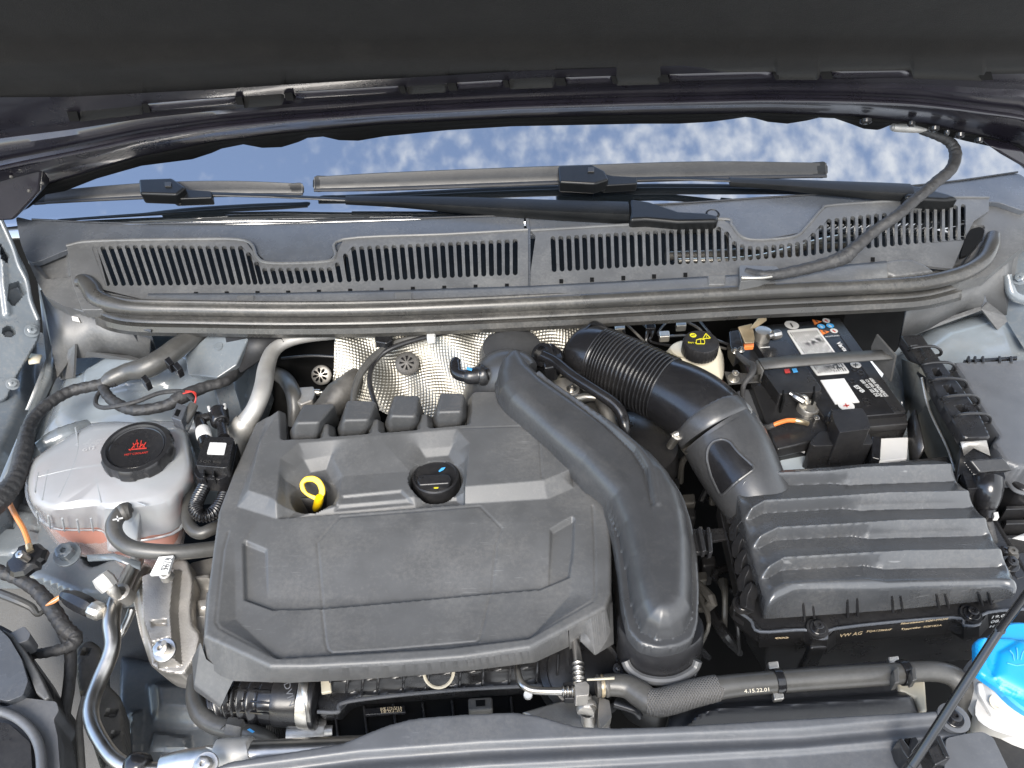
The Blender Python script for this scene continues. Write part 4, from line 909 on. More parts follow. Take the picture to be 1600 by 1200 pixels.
def grow(poly, k):
    cx = sum(p[0] for p in poly)/len(poly); cy = sum(p[1] for p in poly)/len(poly); return [(cx+(u-cx)*k, cy+(v-cy)*k) for u, v in poly]
def lerp_ring(a, b, t): return [(x[0]*(1-t)+y[0]*t, x[1]*(1-t)+y[1]*t) for x, y in zip(a, b)]
rings = [ring(grow(TOP, .3), .0005), ring(grow(TOP, .93), .0), ring(TOP, -.0015), ring(lerp_ring(TOP, SH, .6), -.005, .004), ring(SH, -.012, .02), ring(lerp_ring(SH, SEAM, .35), -.028, .028), ring(lerp_ring(SH, SEAM, .9), -.050, .02)]
loft('upper_shell', rings, M['tank'], tk, cap0=True, cap1=False, sharp=50)
loft('seam_flange', [ring(grow(SEAM, .975), -.049), ring(grow(SEAM, 1.0), -.050), ring(grow(SEAM, 1.015), -.0515), ring(grow(SEAM, 1.018), -.055), ring(grow(SEAM, 1.0), -.057), ring(grow(SEAM, .975), -.058)], M['tank'], tk, cap0=False, cap1=False)
loft('lower_shell', [ring(grow(SEAM, .98), -.058), ring(LOW, -.075, .01), ring(BOT, -.10)], M['tank_low'], tk, cap0=False, cap1=True, sharp=50)
q_ = grow(lerp_ring(SH, SEAM, .80), .94)
loft('coolant', [ring(grow(q_, .9), -.0425), ring(q_, -.043), ring(grow(SEAM, .95), -.052), ring(grow(LOW, .96), -.074), ring(grow(BOT, .95), -.098)], M['coolant'], tk, sharp=50)
# moulded creases across the top
for ln in ([(60, 745), (130, 730), (200, 722)], [(118, 668), (122, 700), (112, 735), (92, 778)], [(60, 738), (54, 770)], [(75, 735), (66, 782)], [(150, 745), (158, 785)], [(215, 785), (228, 790)]):
    sweep('moulded_crease', [(u, v, -.0004, 1.3) for u, v in ln], M['tank'], tk, n=6, per=3)
for u, v in ((57, 800), (75, 806), (97, 810), (120, 812), (142, 810), (228, 800), (246, 792), (262, 780), (275, 770), (286, 756)):
    q = P(u, v, -.018); sweep('wall_rib', [(u, v, -.018, 1.6), (u+2, v+8, -.030, 1.8), (u+3, v+16, -.042, 1.6), (u+4, v+20, -.050, 1.2)], M['tank'], tk, n=6, per=3)
# square boss at the front where the hose leaves
loft('outlet_boss', [[P(*q) for q in rg] for rg in ([(168, 792, -.012), (205, 786, -.01), (218, 800, -.012), (212, 850, -.05), (172, 850, -.05)], [(163, 790, -.02), (212, 780, -.02), (225, 800, -.022), (218, 862, -.062), (168, 862, -.062)])], M['tank'], tk, cap0=True, cap1=False, bevel=.002)
sweep('outlet_spigot', [(203, 790, -.018, 8), (196, 795, -.012, 9), (190, 800, -.010, 9)], M['milk'], tk, n=16)
sweep('sensor_neck', [(286, 668, -.01, 10), (291, 656, .002, 10), (296, 640, .008, 9)], M['tank'], tk, n=16)
text('lettering', 'G12', Frame(P(140, 700, .0016)), (128, 706), (148, 701), M['grey_print'], tk)
# filler cap
ca = Vector((0.05, -.12, 1)); cc = P(218, 709, .006); k = mpp(cc)
def grips(a, kk): return 1.0-(0.05 if (kk in (1, 2, 3) and math.cos(a*8) < -0.35) else 0)
lathe('neck', cc, ca, [(48*k, -.02), (50*k, -.004), (46*k, .0)], M['tank'], tk, seg=40, cap0=False)
cp = lathe('screw_cap', cc, ca, [(0, -.004), (52*k, -.004), (54*k, .0), (53.5*k, .009), (50*k, .0125), (44*k, .013), (42*k, .0105), (38*k, .0098), (0, .0098)], M['black'], tk, label='black round cap with red hot coolant warning', seg=96, mod=grips, cap0=False, cap1=False)
lathe('cap_ring', cc, ca, [(39*k, .0097), (40.5*k, .0110), (42*k, .0100)], M['black_gloss'], cp, seg=64, cap0=False, cap1=False)
cf = Frame(cc+ca.normalized()*.0100, ca)
def line_mark(frame, pts, wpx, m, parent, h=.0006, name='symbol'):
    for (a, b), (c, d) in zip(pts[:-1], pts[1:]):
        dx, dy = c-a, d-b; l = math.hypot(dx, dy) or 1; nx, ny = -dy/l*wpx/2, dx/l*wpx/2
        prism(name, frame, [(a+nx, b+ny), (c+nx, d+ny), (c-nx, d-ny), (a-nx, b-ny)], h, h-.0003, m, parent, bevel=0, smooth=False)
line_mark(cf, [(203, 704), (213, 692)], 1.3, M['red_print'], cp); line_mark(cf, [(213, 689), (217, 694)], 1.3, M['red_print'], cp); line_mark(cf, [(201, 702.5), (229, 700)], 1.5, M['red_print'], cp)
for q in ([(210, 699), (208, 692)], [(215, 699), (214, 687)], [(219, 699), (221, 688)], [(223, 699), (228, 691)], [(217, 699), (223, 694), (226, 699)]): line_mark(cf, q, 1.3, M['red_print'], cp)
text('lettering', 'HOT COOLANT', cf, (194, 712), (231, 708), M['red_print'], cp, tall=1.15, bold=.012)

# ================================================================== LEFT HOSES, CONNECTORS, LOOMS
h1 = thing('tank_hose', 'grey rubber hose running from the tank outlet to under the engine cover', 'hose', P(200, 840, 0))
sweep('hose_run', [(201, 793, -.008, 10), (188, 802, -.005, 12), (178, 820, -.006, 12.5), (183, 840, -.010, 12.5), (205, 856, -.012, 12.5), (245, 862, -.015, 12.5), (290, 862, -.02, 12), (345, 856, -.03, 12)], M['rubber'], h1, n=20, per=10)
sweep('spring_clip', [(203, 797, -.004, 12), (196, 799, -.004, 14), (192, 801, -.004, 14), (188, 803, -.004, 12)], M['grime'], h1, n=18, per=3)
mark(Frame(P(182, 811, .010)), [[(176, 811), (192, 808), (192, 810), (176, 813)], [(182, 806), (184, 806), (186, 814), (183, 814)]], M['white'], h1)
h2 = thing('heater_hose', 'grey rubber hose looping below the black connector beside the cover', 'hose', P(310, 830, -.02))
sweep('hose_run', [(297, 760, -.03, 9), (294, 800, -.03, 10), (297, 822, -.03, 10), (312, 833, -.03, 10), (332, 826, -.03, 10), (352, 815, -.04, 10)], M['rubber'], h2, n=18)
h3 = thing('corrugated_conduit', 'shiny black corrugated conduit curling under the connector box', 'conduit', P(315, 790, -.01))
sweep('conduit_run', [(326, 744, -.01, 8), (318, 762, -.008, 9), (309, 780, -.006, 9.5), (306, 796, -.006, 9.5), (316, 806, -.008, 9.5), (332, 802, -.010, 9.5), (345, 786, -.015, 9), (352, 770, -.02, 9)], M['black_gloss'], h3, per=30, n=16, corr=(0, 1, 34, .0022), sharp=80)
cb = thing('connector_box', 'black sensor box with white blank sticker between tank and engine cover', 'connector box', P(335, 715, .0))
prism('box_base', FZ(.006), rounded([(302, 738), (308, 722), (330, 690), (362, 700), (372, 690), (362, 738), (345, 749), (310, 748)], 6), .0, -.018, M['black_gloss'], cb, bevel=.003)
prism('box_lid', FZ(.014), rounded([(305, 727), (321, 682), (366, 683), (356, 729), (350, 731)], 5), .003, -.012, M['black'], cb, bevel=.003, seg=3)
prism('box_sticker', FZ(.0175), rounded([(323, 709), (328, 691), (354, 692), (350, 710)], 1.5), .0004, -.001, M['white'], cb, bevel=0)
text('lettering', '5Q0 906', FZ(.0178), (311, 722), (345, 724), M['grime'], cb, tall=.8)
for u in (318, 333): prism('box_rib', FZ(.006), [(u-1.5, 731), (u+1.5, 731), (u+1.5, 744), (u-1.5, 744)], .006, -.006, M['black_gloss'], cb, bevel=.0005)
vc = thing('quick_couplings', 'pair of black quick couplings with white rings above the connector box', 'coupling', P(330, 660, 0))
sweep('coupling_left', [(322, 696, -.0, 10), (318, 680, .0, 10), (314, 662, -.0, 9), (309, 650, -.005, 8)], M['black_gloss'], vc, n=14)
sweep('white_ring', [(321, 687, .0, 8), (320, 684, .0, 11.5), (317, 673, .0, 11.5), (316, 669, .0, 8)], M['white'], vc, n=18, per=3)
sweep('coupling_right', [(350, 684, .0, 9), (347, 668, .0, 8), (345, 662, .0, 8), (344, 660, .0, 14), (342, 648, .0, 15), (341, 644, .0, 15), (340, 640, .0, 8)], M['black_gloss'], vc, n=18, per=3)
sweep('clip_ring', [(326, 636, .005, 2.5), (330, 643, .006, 3), (340, 644, .006, 3), (350, 640, .006, 3), (351, 632, .005, 2.5)], M['white'], vc)
prism('side_plug', FZ(.0), [(352, 690), (366, 692), (372, 704), (366, 716), (356, 712)], .002, -.02, M['black_gloss'], vc, bevel=.002)
sweep('coupling_left', [(306, 650, -.005, 5), (312, 654, .0, 7), (322, 652, .0, 7), (330, 648, -.0, 5)], M['black'], vc)
ls_ = thing('level_sensor', 'grey coolant level sensor plug with thin red wires', 'sensor plug', P(288, 640, .01))
prism('plug_body', FZ(.016), [(267, 652), (276, 628), (292, 634), (283, 658)], .003, -.012, M['cowl_smooth'], ls_, bevel=.0015)
prism('plug_window', FZ(.0195), [(272, 648), (276, 639), (282, 641), (278, 650)], .0004, -.001, M['dark'], ls_, bevel=0)
sweep('plug_barrel', [(288, 660, .005, 7), (296, 645, .01, 8), (303, 632, .014, 7)], M['rubber'], ls_, n=14)
for dx in (0, 4): sweep('wire', [(304+dx*.3, 630, .015, 1.1), (306, 620-dx, .02, 1.1), (300, 612, .02, 1.1), (290-dx, 611+dx, .015, 1.1)], M['red_print'], ls_, n=6)
lo = thing('left_loom', 'taped wiring loom running down the left wing from the bulkhead', 'cable loom', P(120, 610, 0))
sweep('taped_sleeve', [(-30, 810, .0, 16), (5, 775, .0, 16), (26, 745, .0, 14), (37, 705, .0, 13), (46, 665, -.0, 10), (68, 637, .0, 9), (108, 612, .0, 9), (160, 600, .002, 9), (180, 594, .004, 10)], M['tape'], lo, n=12, jag=.09, corr=(0, 1, 30, .0005))
sweep('taped_sleeve', [(162, 600, .002, 9), (175, 592, .005, 13), (200, 581, .01, 14), (228, 575, .015, 17), (255, 560, .02, 17), (285, 538, .022, 16), (330, 512, .02, 12), (380, 500, .01, 10)], M['rubber'], lo, n=14, jag=.04)
sweep('loom_branch', [(158, 600, .0, 8), (168, 618, .0, 8), (185, 632, .0, 9), (213, 641, .0, 9), (258, 634, .002, 9), (285, 620, .006, 11), (320, 605, .004, 9), (352, 596, .0, 8), (372, 580, -.01, 9), (378, 570, -.02, 9)], M['tape'], lo, n=12, jag=.09, corr=(0, 1, 22, .0005))
sweep('loom_branch', [(163, 604, .0, 3.5), (152, 618, .0, 3.5), (150, 632, .0, 3.5), (162, 637, .0, 3.5), (185, 634, .005, 3.5), (215, 627, .008, 3.5), (250, 614, .01, 3.5), (285, 612, .012, 3.5), (303, 625, .012, 3.5)], M['tape'], lo, n=8)
for u, v in ((262, 562), (275, 570), (225, 590)): prism('loom_clip', FZ(.036), [(u-6, v), (u+2, v-6), (u+10, v+4), (u+2, v+9)], .002, -.01, M['black_gloss'], lo, bevel=.001)
oc2 = thing('orange_cable', 'orange earth cable bolted to the inner wing below the tank', 'cable', P(45, 840, -.03))
sweep('orange_sheath', [(8, 770, -.03, 3.5), (14, 785, -.025, 4), (24, 805, -.022, 4), (36, 825, -.022, 4), (43, 843, -.022, 4), (46, 855, -.022, 4)], M['orange'], oc2, n=10)
sweep('crimp', [(45, 852, -.022, 5), (47, 860, -.022, 5)], M['brass'], oc2)
es = thing('earth_stud', 'black jagged star nut with a metal stud on the left wing', 'stud nut', P(47, 876, -.03))
random.seed(11); jagr = [random.uniform(.82, 1.12) for _ in range(24)]
lathe('star_nut', P(47, 878, -.035), (0, -.2, 1), [(.0, 0), (.017, 0), (.018, .006), (.015, .010), (.010, .011), (0, .011)], M['black_gloss'], es, seg=24, mod=lambda a, kk: jagr[int(a/(2*math.pi)*24) % 24] if kk in (1, 2, 3) else 1, sharp=20)
bolt('stud', P(44, 874, -.024), (-.1, -.3, 1), .0065, M['steel'], es, washer=False, h=.014)

# ================================================================== LEFT BODY
body = thing('body_shell', 'grey blue painted inner body sheet metal on the left side of the bay', 'body panel', P(150, 600, -.05))
def relief(name, frame, outline, m, parent, cell=.003, rp=0, ops=None, skirt=None, edge=0, **kw):
    r = Relief(frame, outline, cell, rp)
    if ops: ops(r)
    if edge: r.edge(edge)
    return r.build(name, m, parent, skirt=skirt, **kw)
# strut tower
def o1(r):
    r.dome([(60, 700), (100, 600), (180, 560), (300, 545), (390, 560), (380, 640), (330, 700)], .030, .05, .7)
    r.plateau([(140, 600), (190, 575), (280, 560), (312, 590), (280, 630), (180, 640), (140, 630)], .006, .008, True)
    r.h += .002*np.sin(r.bx*60+r.by*40)
relief('strut_tower', FZ(-.055, -.15), [(40, 760), (60, 660), (90, 590), (130, 545), (240, 515), (420, 505), (420, 600), (360, 760), (200, 780)], M['tower_highlight_paint'], body, ops=o1, skirt=.03)
sweep('tower_weld_ridge', [(60, 700, -.02, 10), (80, 690, -.018, 14), (110, 678, -.016, 16), (140, 664, -.018, 10)], M['paint_clean'], body, jag=.1, n=14)
# strut brace / rail rising behind suction pipe
px_mesh('rail_end', [(295, 560, .0), (340, 520, .02), (400, 520, .02), (375, 575, .0), (345, 595, -.01), (300, 590, -.02)], [[0, 1, 2, 3, 4, 5]], M['paint_clean'], body, solid=.01, bevel=.002)
px_mesh('rubber_apron', [(352, 518, .03), (430, 512, .03), (445, 535, .02), (412, 560, .005), (378, 583, -.005), (358, 548, .01)], [[0, 1, 2, 3, 4, 5]], M['black_matt'], body, solid=.004)
lathe('body_plug', P(342, 541, .018), (0, -.3, 1), [(.006, 0), (.005, .002), (0, .002)], M['paint_clean'], body, seg=14)
px_mesh('brace_strip', [(330, 600, -.02), (362, 590, -.02), (395, 700, -.06), (372, 720, -.06)], [[0, 1, 2, 3]], M['paint'], body, solid=.006, bevel=.002)
# wing rail along the left edge
def o2(r):
    r.plateau([(-140, 560), (60, 520), (60, 640), (30, 720), (-20, 800), (-140, 900)], .018, .02, True); r.h += .0015*np.sin(r.by*70)
relief('wing_rail', Frame(P(10, 660, -.045), (.15, 0, 1)), [(-160, 480), (66, 520), (84, 560), (62, 640), (34, 700), (4, 780), (-160, 900)], M['paint'], body, ops=o2, skirt=.05)
px_mesh('wing_seam', [(98, 480, .0), (106, 500, .0), (80, 600, -.03), (40, 690, -.03), (0, 790, -.03), (-8, 770, -.03), (36, 660, -.02), (72, 580, -.02)], [[0, 1, 2, 7], [7, 2, 3, 6], [6, 3, 4, 5]], M['paint_clean'], body, solid=.004)
# lower wheel house wall and floor
relief('lower_shelf', FZ(-.075, -.1), [(-60, 800), (30, 780), (80, 800), (120, 850), (140, 885), (200, 860), (240, 885), (236, 920), (190, 930), (150, 930), (110, 925), (60, 905), (20, 900), (-60, 900)], M['paint_clean'], body, rp=10, edge=.006, skirt=.02,
       ops=lambda r: (r.plateau([(-80, 780), (60, 800), (60, 850), (20, 870), (-80, 870)], .004, .006, True), r.well(20, 824, 6, .006, .001), r.well(55, 828, 6, .006, .001)))
bolt('shelf_bolt', P(106, 867, -.066), (0.1, -.3, 1), .0135, M['paint_clean'], body, h=.013)
px_mesh('wheel_house', [(-80, 900, -.14), (110, 925, -.15), (200, 930, -.18), (330, 1000, -.24), (330, 1260, -.3), (100, 1260, -.3), (-80, 1260, -.3)], [[0, 1, 2, 3, 4, 5, 6]], M['floor_grime'], body)
def o3(r):
    r.plateau([(228, 1068), (250, 1060), (325, 1060), (330, 1120), (310, 1140), (235, 1135)], .016, .018, True)
    r.plateau([(200, 1110), (225, 1108), (222, 1240), (186, 1240)], .008, .008, True)
    r.plateau([(238, 1140), (300, 1150), (300, 1180), (230, 1176)], .006, .006, True)
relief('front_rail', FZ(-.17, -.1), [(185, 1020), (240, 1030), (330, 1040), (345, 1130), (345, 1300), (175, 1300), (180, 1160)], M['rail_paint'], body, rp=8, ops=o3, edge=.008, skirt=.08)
relief('inner_plate', Frame(P(160, 1100, -.155), (.2, -.1, 1)), [(118, 1010), (140, 998), (158, 1010), (160, 1060), (190, 1090), (196, 1180), (160, 1210), (130, 1120), (120, 1060)], M['grime'], body, rp=8, edge=.003, skirt=.05,
       ops=lambda r: (r.well(134, 1018, 5, .006, .001), r.well(124, 1086, 5, .006, .001), r.well(174, 1114, 7, .006, .001), r.well(178, 1147, 5, .006, .001)))
# hinge on the left
hg = thing('left_bonnet_hinge', 'grey painted steel bonnet hinge arm bolted at the left edge', 'hinge', P(40, 480, .04))
hf = Frame(P(50, 480, .05), (.55, -.55, .62))
def o4(r):
    r.plateau([(14, 445), (30, 440), (40, 457), (22, 478), (12, 470)], -.02, .001); r.plateau([(0, 380), (14, 400), (12, 412), (2, 404)], -.02, .001)
    r.well(14, 518, 8, .02, .001); d_ = dline(r.p, r._l([(4, 400), (6, 440), (12, 490)])); r.h += .003*sm(1-d_/.006)
relief('hinge_plate', hf, [(-40, 340), (8, 352), (26, 390), (44, 425), (52, 470), (64, 500), (62, 528), (48, 552), (20, 600), (12, 625), (-40, 640)], M['paint'], hg, cell=.0016, rp=10, ops=o4, edge=.003, skirt=.006)
sweep('hinge_rim', [(*hf.P(u, v, .000), .0028) for u, v in ((2, 345), (20, 385), (30, 415), (42, 440), (48, 470), (60, 500))], M['paint'], hg, world=True, n=10)
bolt('hinge_bolt', hf.P(50, 517, .002), hf.n, .0085, M['paint_clean'], hg, h=.009)
bolt('hinge_bolt', hf.P(20, 600, .002), hf.n, .0075, M['paint_clean'], hg, h=.008)
px_mesh('wing_channel', [(30, 320, .05), (54, 400, .03), (66, 500, .0), (72, 560, -.02), (40, 640, -.03), (60, 640, -.04), (96, 560, -.03), (70, 452, .02), (44, 410, .04)], [[0, 1, 8], [1, 2, 7, 8], [2, 3, 6, 7], [3, 4, 5, 6]], M['paint'], body, solid=.002)
mesh('paper_scrap', [P(44, 558, .0), P(50, 554, .0), P(66, 556, .002), P(62, 568, .0), P(46, 570, .0)], [[0, 1, 2, 3, 4]], M['cream'], body, solid=.002)
# ================================================================== HEADLAMP HOUSING bottom left
hl = thing('headlamp_housing', 'dark grey headlamp housing in the bottom left corner', 'headlamp housing', P(30, 1080, -.08))
HF2 = Frame(P(40, 1080, -.06), (.1, -.1, 1))
prism('housing_back', HF2, rounded([(-80, 968), (0, 976), (22, 988), (44, 1016), (60, 1045), (82, 1075), (88, 1100), (92, 1160), (100, 1260), (-80, 1260)], 6), -.012, -.09, M['black'], hl, bevel=.004)
prism('lamp_cover', HF2, rounded([(-80, 978), (-4, 980), (14, 996), (34, 1030), (44, 1064), (36, 1086), (12, 1096), (-80, 1070)], 5), .010, -.03, M['cowl_smooth'], hl, bevel=.005, seg=3)
prism('lamp_rim', HF2, [(2, 982), (18, 990), (42, 1020), (60, 1050), (78, 1088), (70, 1094), (56, 1082), (46, 1056), (34, 1028), (16, 998)], .004, -.02, M['cowl'], hl, bevel=.003)
prism('lower_block', HF2, rounded([(-80, 1082), (10, 1104), (38, 1090), (88, 1096), (92, 1110), (84, 1124), (90, 1150), (98, 1260), (-80, 1260)], 4), .002, -.05, M['panel'], hl, bevel=.004)
prism('block_recess', HF2, rounded([(-80, 1120), (14, 1130), (48, 1160), (54, 1260), (-80, 1260)], 5), .010, -.02, M['black'], hl, bevel=.004)
sweep('housing_rib', [(*HF2.P(u, v, .010), .004) for u, v in ((-40, 1106), (10, 1114), (44, 1136), (62, 1170), (66, 1230))], M['panel'], hl, world=True)
prism('housing_lug', FZ(-.05), rounded([(14, 990), (38, 978), (48, 990), (44, 1000), (26, 1006)], 4), .0, -.02, M['panel'], hl, bevel=.002)
# loom lower left
l2 = thing('lower_loom', 'taped black loom crossing in front of the headlamp housing', 'cable loom', P(90, 970, -.08))
sweep('taped_sleeve', [(-30, 880, -.05, 9), (0, 893, -.055, 10), (30, 905, -.06, 10), (60, 925, -.065, 11), (84, 955, -.07, 12), (100, 980, -.075, 12), (118, 998, -.08, 11), (104, 1012, -.08, 9), (70, 1020, -.08, 8), (50, 1022, -.085, 7)], M['tape'], l2, n=12, jag=.10, corr=(0, 1, 22, .0006))
sweep('taped_sleeve', [(100, 985, -.08, 10), (110, 1020, -.09, 9), (108, 1070, -.10, 9), (100, 1130, -.11, 9), (110, 1180, -.12, 8)], M['tape'], l2, n=12, jag=.06)
sweep('taped_sleeve', [(-20, 920, -.06, 7), (20, 935, -.06, 7), (48, 948, -.065, 6), (60, 960, -.07, 4), (76, 945, -.07, 3)], M['rubber'], l2, n=10)
for i in range(3): sweep('wire', [(72, 946, -.06, 1.2), (84, 936+i*3, -.05, 1.2), (96, 930+i*2, -.045, 1.2), (104, 930+i*3, -.045, 1.2)], M[['orange', 'cream', 'orange'][i]], l2, n=6)
ps = thing('pressure_sensor', 'black pressure sensor plug screwed to the silver pipe', 'sensor plug', P(130, 940, -.04))
sweep('plug_body', [(98, 930, -.04, 8), (104, 932, -.04, 10), (108, 934, -.04, 12), (118, 938, -.04, 15), (138, 948, -.04, 16), (146, 952, -.04, 12)], M['black_gloss'], ps, n=8, per=4, sharp=25)
sweep('sensor_hex', [(143, 950, -.04, 9), (146, 952, -.04, 14), (156, 956, -.04, 14), (160, 958, -.04, 10)], M['zinc'], ps, n=10, per=3, sharp=25)
ap = thing('aluminium_pipe', 'bent bare aluminium pipe running down the left front of the bay', 'pipe', P(170, 1020, -.05))
sweep('pipe_run', [(214, 875, -.06, 11), (204, 893, -.055, 11), (192, 918, -.05, 12), (178, 945, -.045, 13), (174, 975, -.045, 13), (176, 1005, -.05, 12), (170, 1030, -.055, 12), (155, 1065, -.06, 12), (143, 1100, -.06, 12), (144, 1128, -.06, 12), (158, 1158, -.06, 12), (180, 1186, -.06, 12), (210, 1200, -.06, 12), (260, 1204, -.06, 11)], M['steel'], ap, n=24, per=10)
sweep('service_port', [(184, 932, -.035, 7), (176, 922, -.025, 9), (170, 914, -.02, 9)], M['alu'], ap, n=14)
lathe('port_cap', P(164, 908, -.016), (-.5, .35, .6), [(.0, -.008), (.0085, -.008), (.0095, .0), (.008, .007), (0, .008)], M['alu_dusty'], ap, seg=10, sharp=20)
sweep('pipe_clamp', [(200, 1192, -.058, 14), (208, 1194, -.058, 19), (224, 1198, -.058, 19), (230, 1200, -.058, 14)], M['black_gloss'], ap, n=12, per=3)
sweep('thin_pipe', [(132, 1090, -.09, 5), (124, 1130, -.09, 5.5), (126, 1170, -.09, 5.5), (130, 1230, -.09, 5.5)], M['rubber'], ap)
sweep('thin_pipe', [(206, 952, -.06, 6), (200, 968, -.065, 6), (190, 988, -.07, 6), (182, 1000, -.08, 5)], M['steel'], ap)
# engine mount
em = thing('engine_mount', 'cast aluminium engine mount bracket beside the lower left of the engine cover', 'engine mount', P(255, 970, -.05))
def o5(r):
    r.plateau([(222, 905), (260, 888), (284, 892), (278, 960), (284, 1040), (248, 1044), (226, 980)], .012, .004)
    r.groove([(212, 925), (216, 960), (232, 1035)], .004, .003)
    r.plateau([(240, 975), (268, 972), (270, 984), (244, 986)], -.005, .004, True); r.plateau([(244, 1008), (272, 1000), (280, 1034), (240, 1036)], -.008, .005, True)
relief('bracket_casting', FZ(-.035, -.25), [(205, 928), (212, 905), (238, 872), (292, 872), (302, 905), (298, 950), (300, 975), (314, 990), (306, 1025), (286, 1055), (250, 1050), (232, 1038), (216, 985), (210, 955)], M['alu'], em, cell=.0012, rp=9, ops=o5, sharp=25, edge=.003, skirt=.05)
bolt('mount_bolt', P(258, 1016, -.035), (-.1, -.4, 1), .0105, M['steel'], em, h=.010); sweep('bolt_shank', [(257, 1014, -.03, 4), (256, 1004, -.012, 4)], M['steel'], em, n=12)
lathe('lug', P(198, 936, -.05), (0, -.2, 1), [(.0, 0), (.0085, 0), (.0085, .016), (.0055, .017), (.005, .008), (0, .008)], M['alu'], em, seg=18)
lathe('lug', P(262, 902, -.026), (0, -.2, 1), [(.0, 0), (.0062, 0), (.0055, .008), (.0035, .0085), (.003, .003), (0, .003)], M['alu'], em, seg=16)
prism('part_sticker', FZ(-.014, -.25, at=(255, 880)), [(234, 898), (248, 870), (271, 868), (262, 896)], .001, -.003, M['white'], em, bevel=0)
for i in range(3): text('lettering', ['5Q0 199 262', '02.18', '3012'][i], FZ(-.0128, -.25, at=(255, 880)), (251+i*5, 892), (260+i*5, 872), M['dark_print'], em, tall=.8)
px_mesh('sheet_flange', [(138, 868, -.055), (180, 866, -.055), (222, 880, -.05), (220, 892, -.05), (180, 876, -.055), (140, 878, -.06)], [[0, 1, 4, 5], [1, 2, 3, 4]], M['paint_clean'], body, solid=.003)
sweep('bulkhead_tube', [(225, 880, -.09, 14), (208, 905, -.09, 14), (196, 930, -.09, 14)], M['steel'], body, n=16)
# casting between mount and cover
ct = thing('timing_case', 'rough aluminium casting in the gap left of the engine cover', 'engine casting', P(320, 930, -.08))
relief('casting_face', FZ(-.09, -.1), [(296, 880), (340, 870), (350, 960), (330, 1010), (300, 985), (292, 930)], M['alu'], ct, cell=.002, rp=6, ops=lambda r: (r.plateau([(300, 905), (340, 900), (340, 920), (300, 922)], .014, .006, True), r.plateau([(304, 940), (344, 935), (344, 962), (310, 965)], .010, .006, True)), skirt=.05)
# ================================================================== AIR FILTER BOX
ab = thing('air_filter_box', 'black air filter box with a ribbed grey lid at the right front', 'air filter box', P(1370, 860, -.02))
AF = Frame(P(1370, 830, 0.0), (0, -.04, 1))
LO = [(1149, 752), (1163, 741), (1185, 735), (1300, 725), (1400, 716), (1458, 714), (1478, 720), (1492, 735), (1545, 815), (1594, 912), (1592, 922), (1567, 915), (1243, 923), (1203, 942), (1198, 935), (1175, 860)]
r = Relief(AF, LO, .0008, 5)
pxu, pxv = r.px()
ribs = [([(1140, 763), (1158, 757), (1182, 743), (1293, 739), (1345, 733), (1458, 729), (1520, 727)], [(1140, 764), (1158, 758), (1183, 745), (1293, 740.5), (1330, 748), (1473, 743), (1520, 741)], [(1140, 770), (1162, 763), (1187, 752), (1292, 749), (1333, 759), (1487, 755), (1520, 753)]),
        ([(1150, 804), (1170, 798), (1193, 785), (1310, 778), (1380, 773), (1477, 771), (1540, 769)], [(1150, 805), (1170, 799), (1193, 786.5), (1310, 779.5), (1347, 787), (1497, 784), (1540, 782)], [(1150, 812), (1173, 806), (1197, 795), (1310, 790), (1353, 798), (1513, 795), (1540, 794)]),
        ([(1165, 848), (1183, 842), (1213, 827), (1327, 821), (1400, 816), (1500, 814), (1570, 812)], [(1165, 849), (1183, 843), (1213, 828.5), (1327, 822.5), (1360, 832), (1520, 828), (1570, 826)], [(1165, 857), (1185, 851), (1217, 837), (1327, 833), (1370, 845), (1540, 842), (1570, 840)]),
        ([(1178, 895), (1197, 889), (1223, 874), (1347, 867), (1420, 863), (1527, 862), (1600, 860)], [(1178, 896), (1197, 890), (1223, 875.5), (1347, 868.5), (1383, 880), (1550, 877), (1600, 875)], [(1178, 905), (1200, 898), (1227, 885), (1347, 880), (1390, 893), (1567, 889), (1600, 887)])]
def iv(tab, u): return np.interp(u, [q[0] for q in tab], [q[1] for q in tab])
hh = np.full_like(pxu, -.006); HR = 0.0145; KS = 5.0; prev = iv([(1140, 735), (1200, 722), (1480, 706)], pxu)
for A_, B_, C_ in ribs:
    a, b, c_ = iv(A_, pxu)+KS, iv(B_, pxu), iv(C_, pxu)
    wd = np.clip(b+KS-a, 3.0, 40); cd_ = HR*np.clip(wd/15, .14, .72)
    b2 = a+wd*.62; c2 = b2+4.5
    up_ = np.clip((pxv-prev)/np.maximum(a-prev, 4), 0, 1)
    ch = np.clip((pxv-a)/(b2-a), 0, 1); wall = np.clip((pxv-b2)/(c2-b2), 0, 1)
    hh += HR*up_-cd_*ch-(HR-cd_)*wall; prev = c2
hh += .010*np.clip((pxv-prev)/30, 0, 1)
side = sm(np.minimum(r.sd([(1146, 600), (1146, 748), (1204, 960), (2000, 960), (2000, 600)]), r.sd([(0, 600), (0, 1000), (1610, 1000), (1594, 912), (1545, 812), (1492, 728), (1400, 600)]))/.010)
r.h += hh*side
r.edge(.008, .008)
def lid_wall(p):
    q = p-CAM; zz = q.dot(FW); u = 800+F*q.x/zz; v = 600-F*q.dot(UP)/zz
    if v > 900 and u > 1195: return P(1200+(u-1203)*(1588-1200)/(1594-1203), ip([(1203, 967), (1400, 953), (1594, 934)], u), p.z-.034)
    if u < 1206 and v > 745: return P(u-26+(v-750)*.11, v+22, p.z-.05)
    return p-Vector((0, 0, .045))
r.build('lid', M['lid'], ab, skirt=lid_wall, sharp=60)
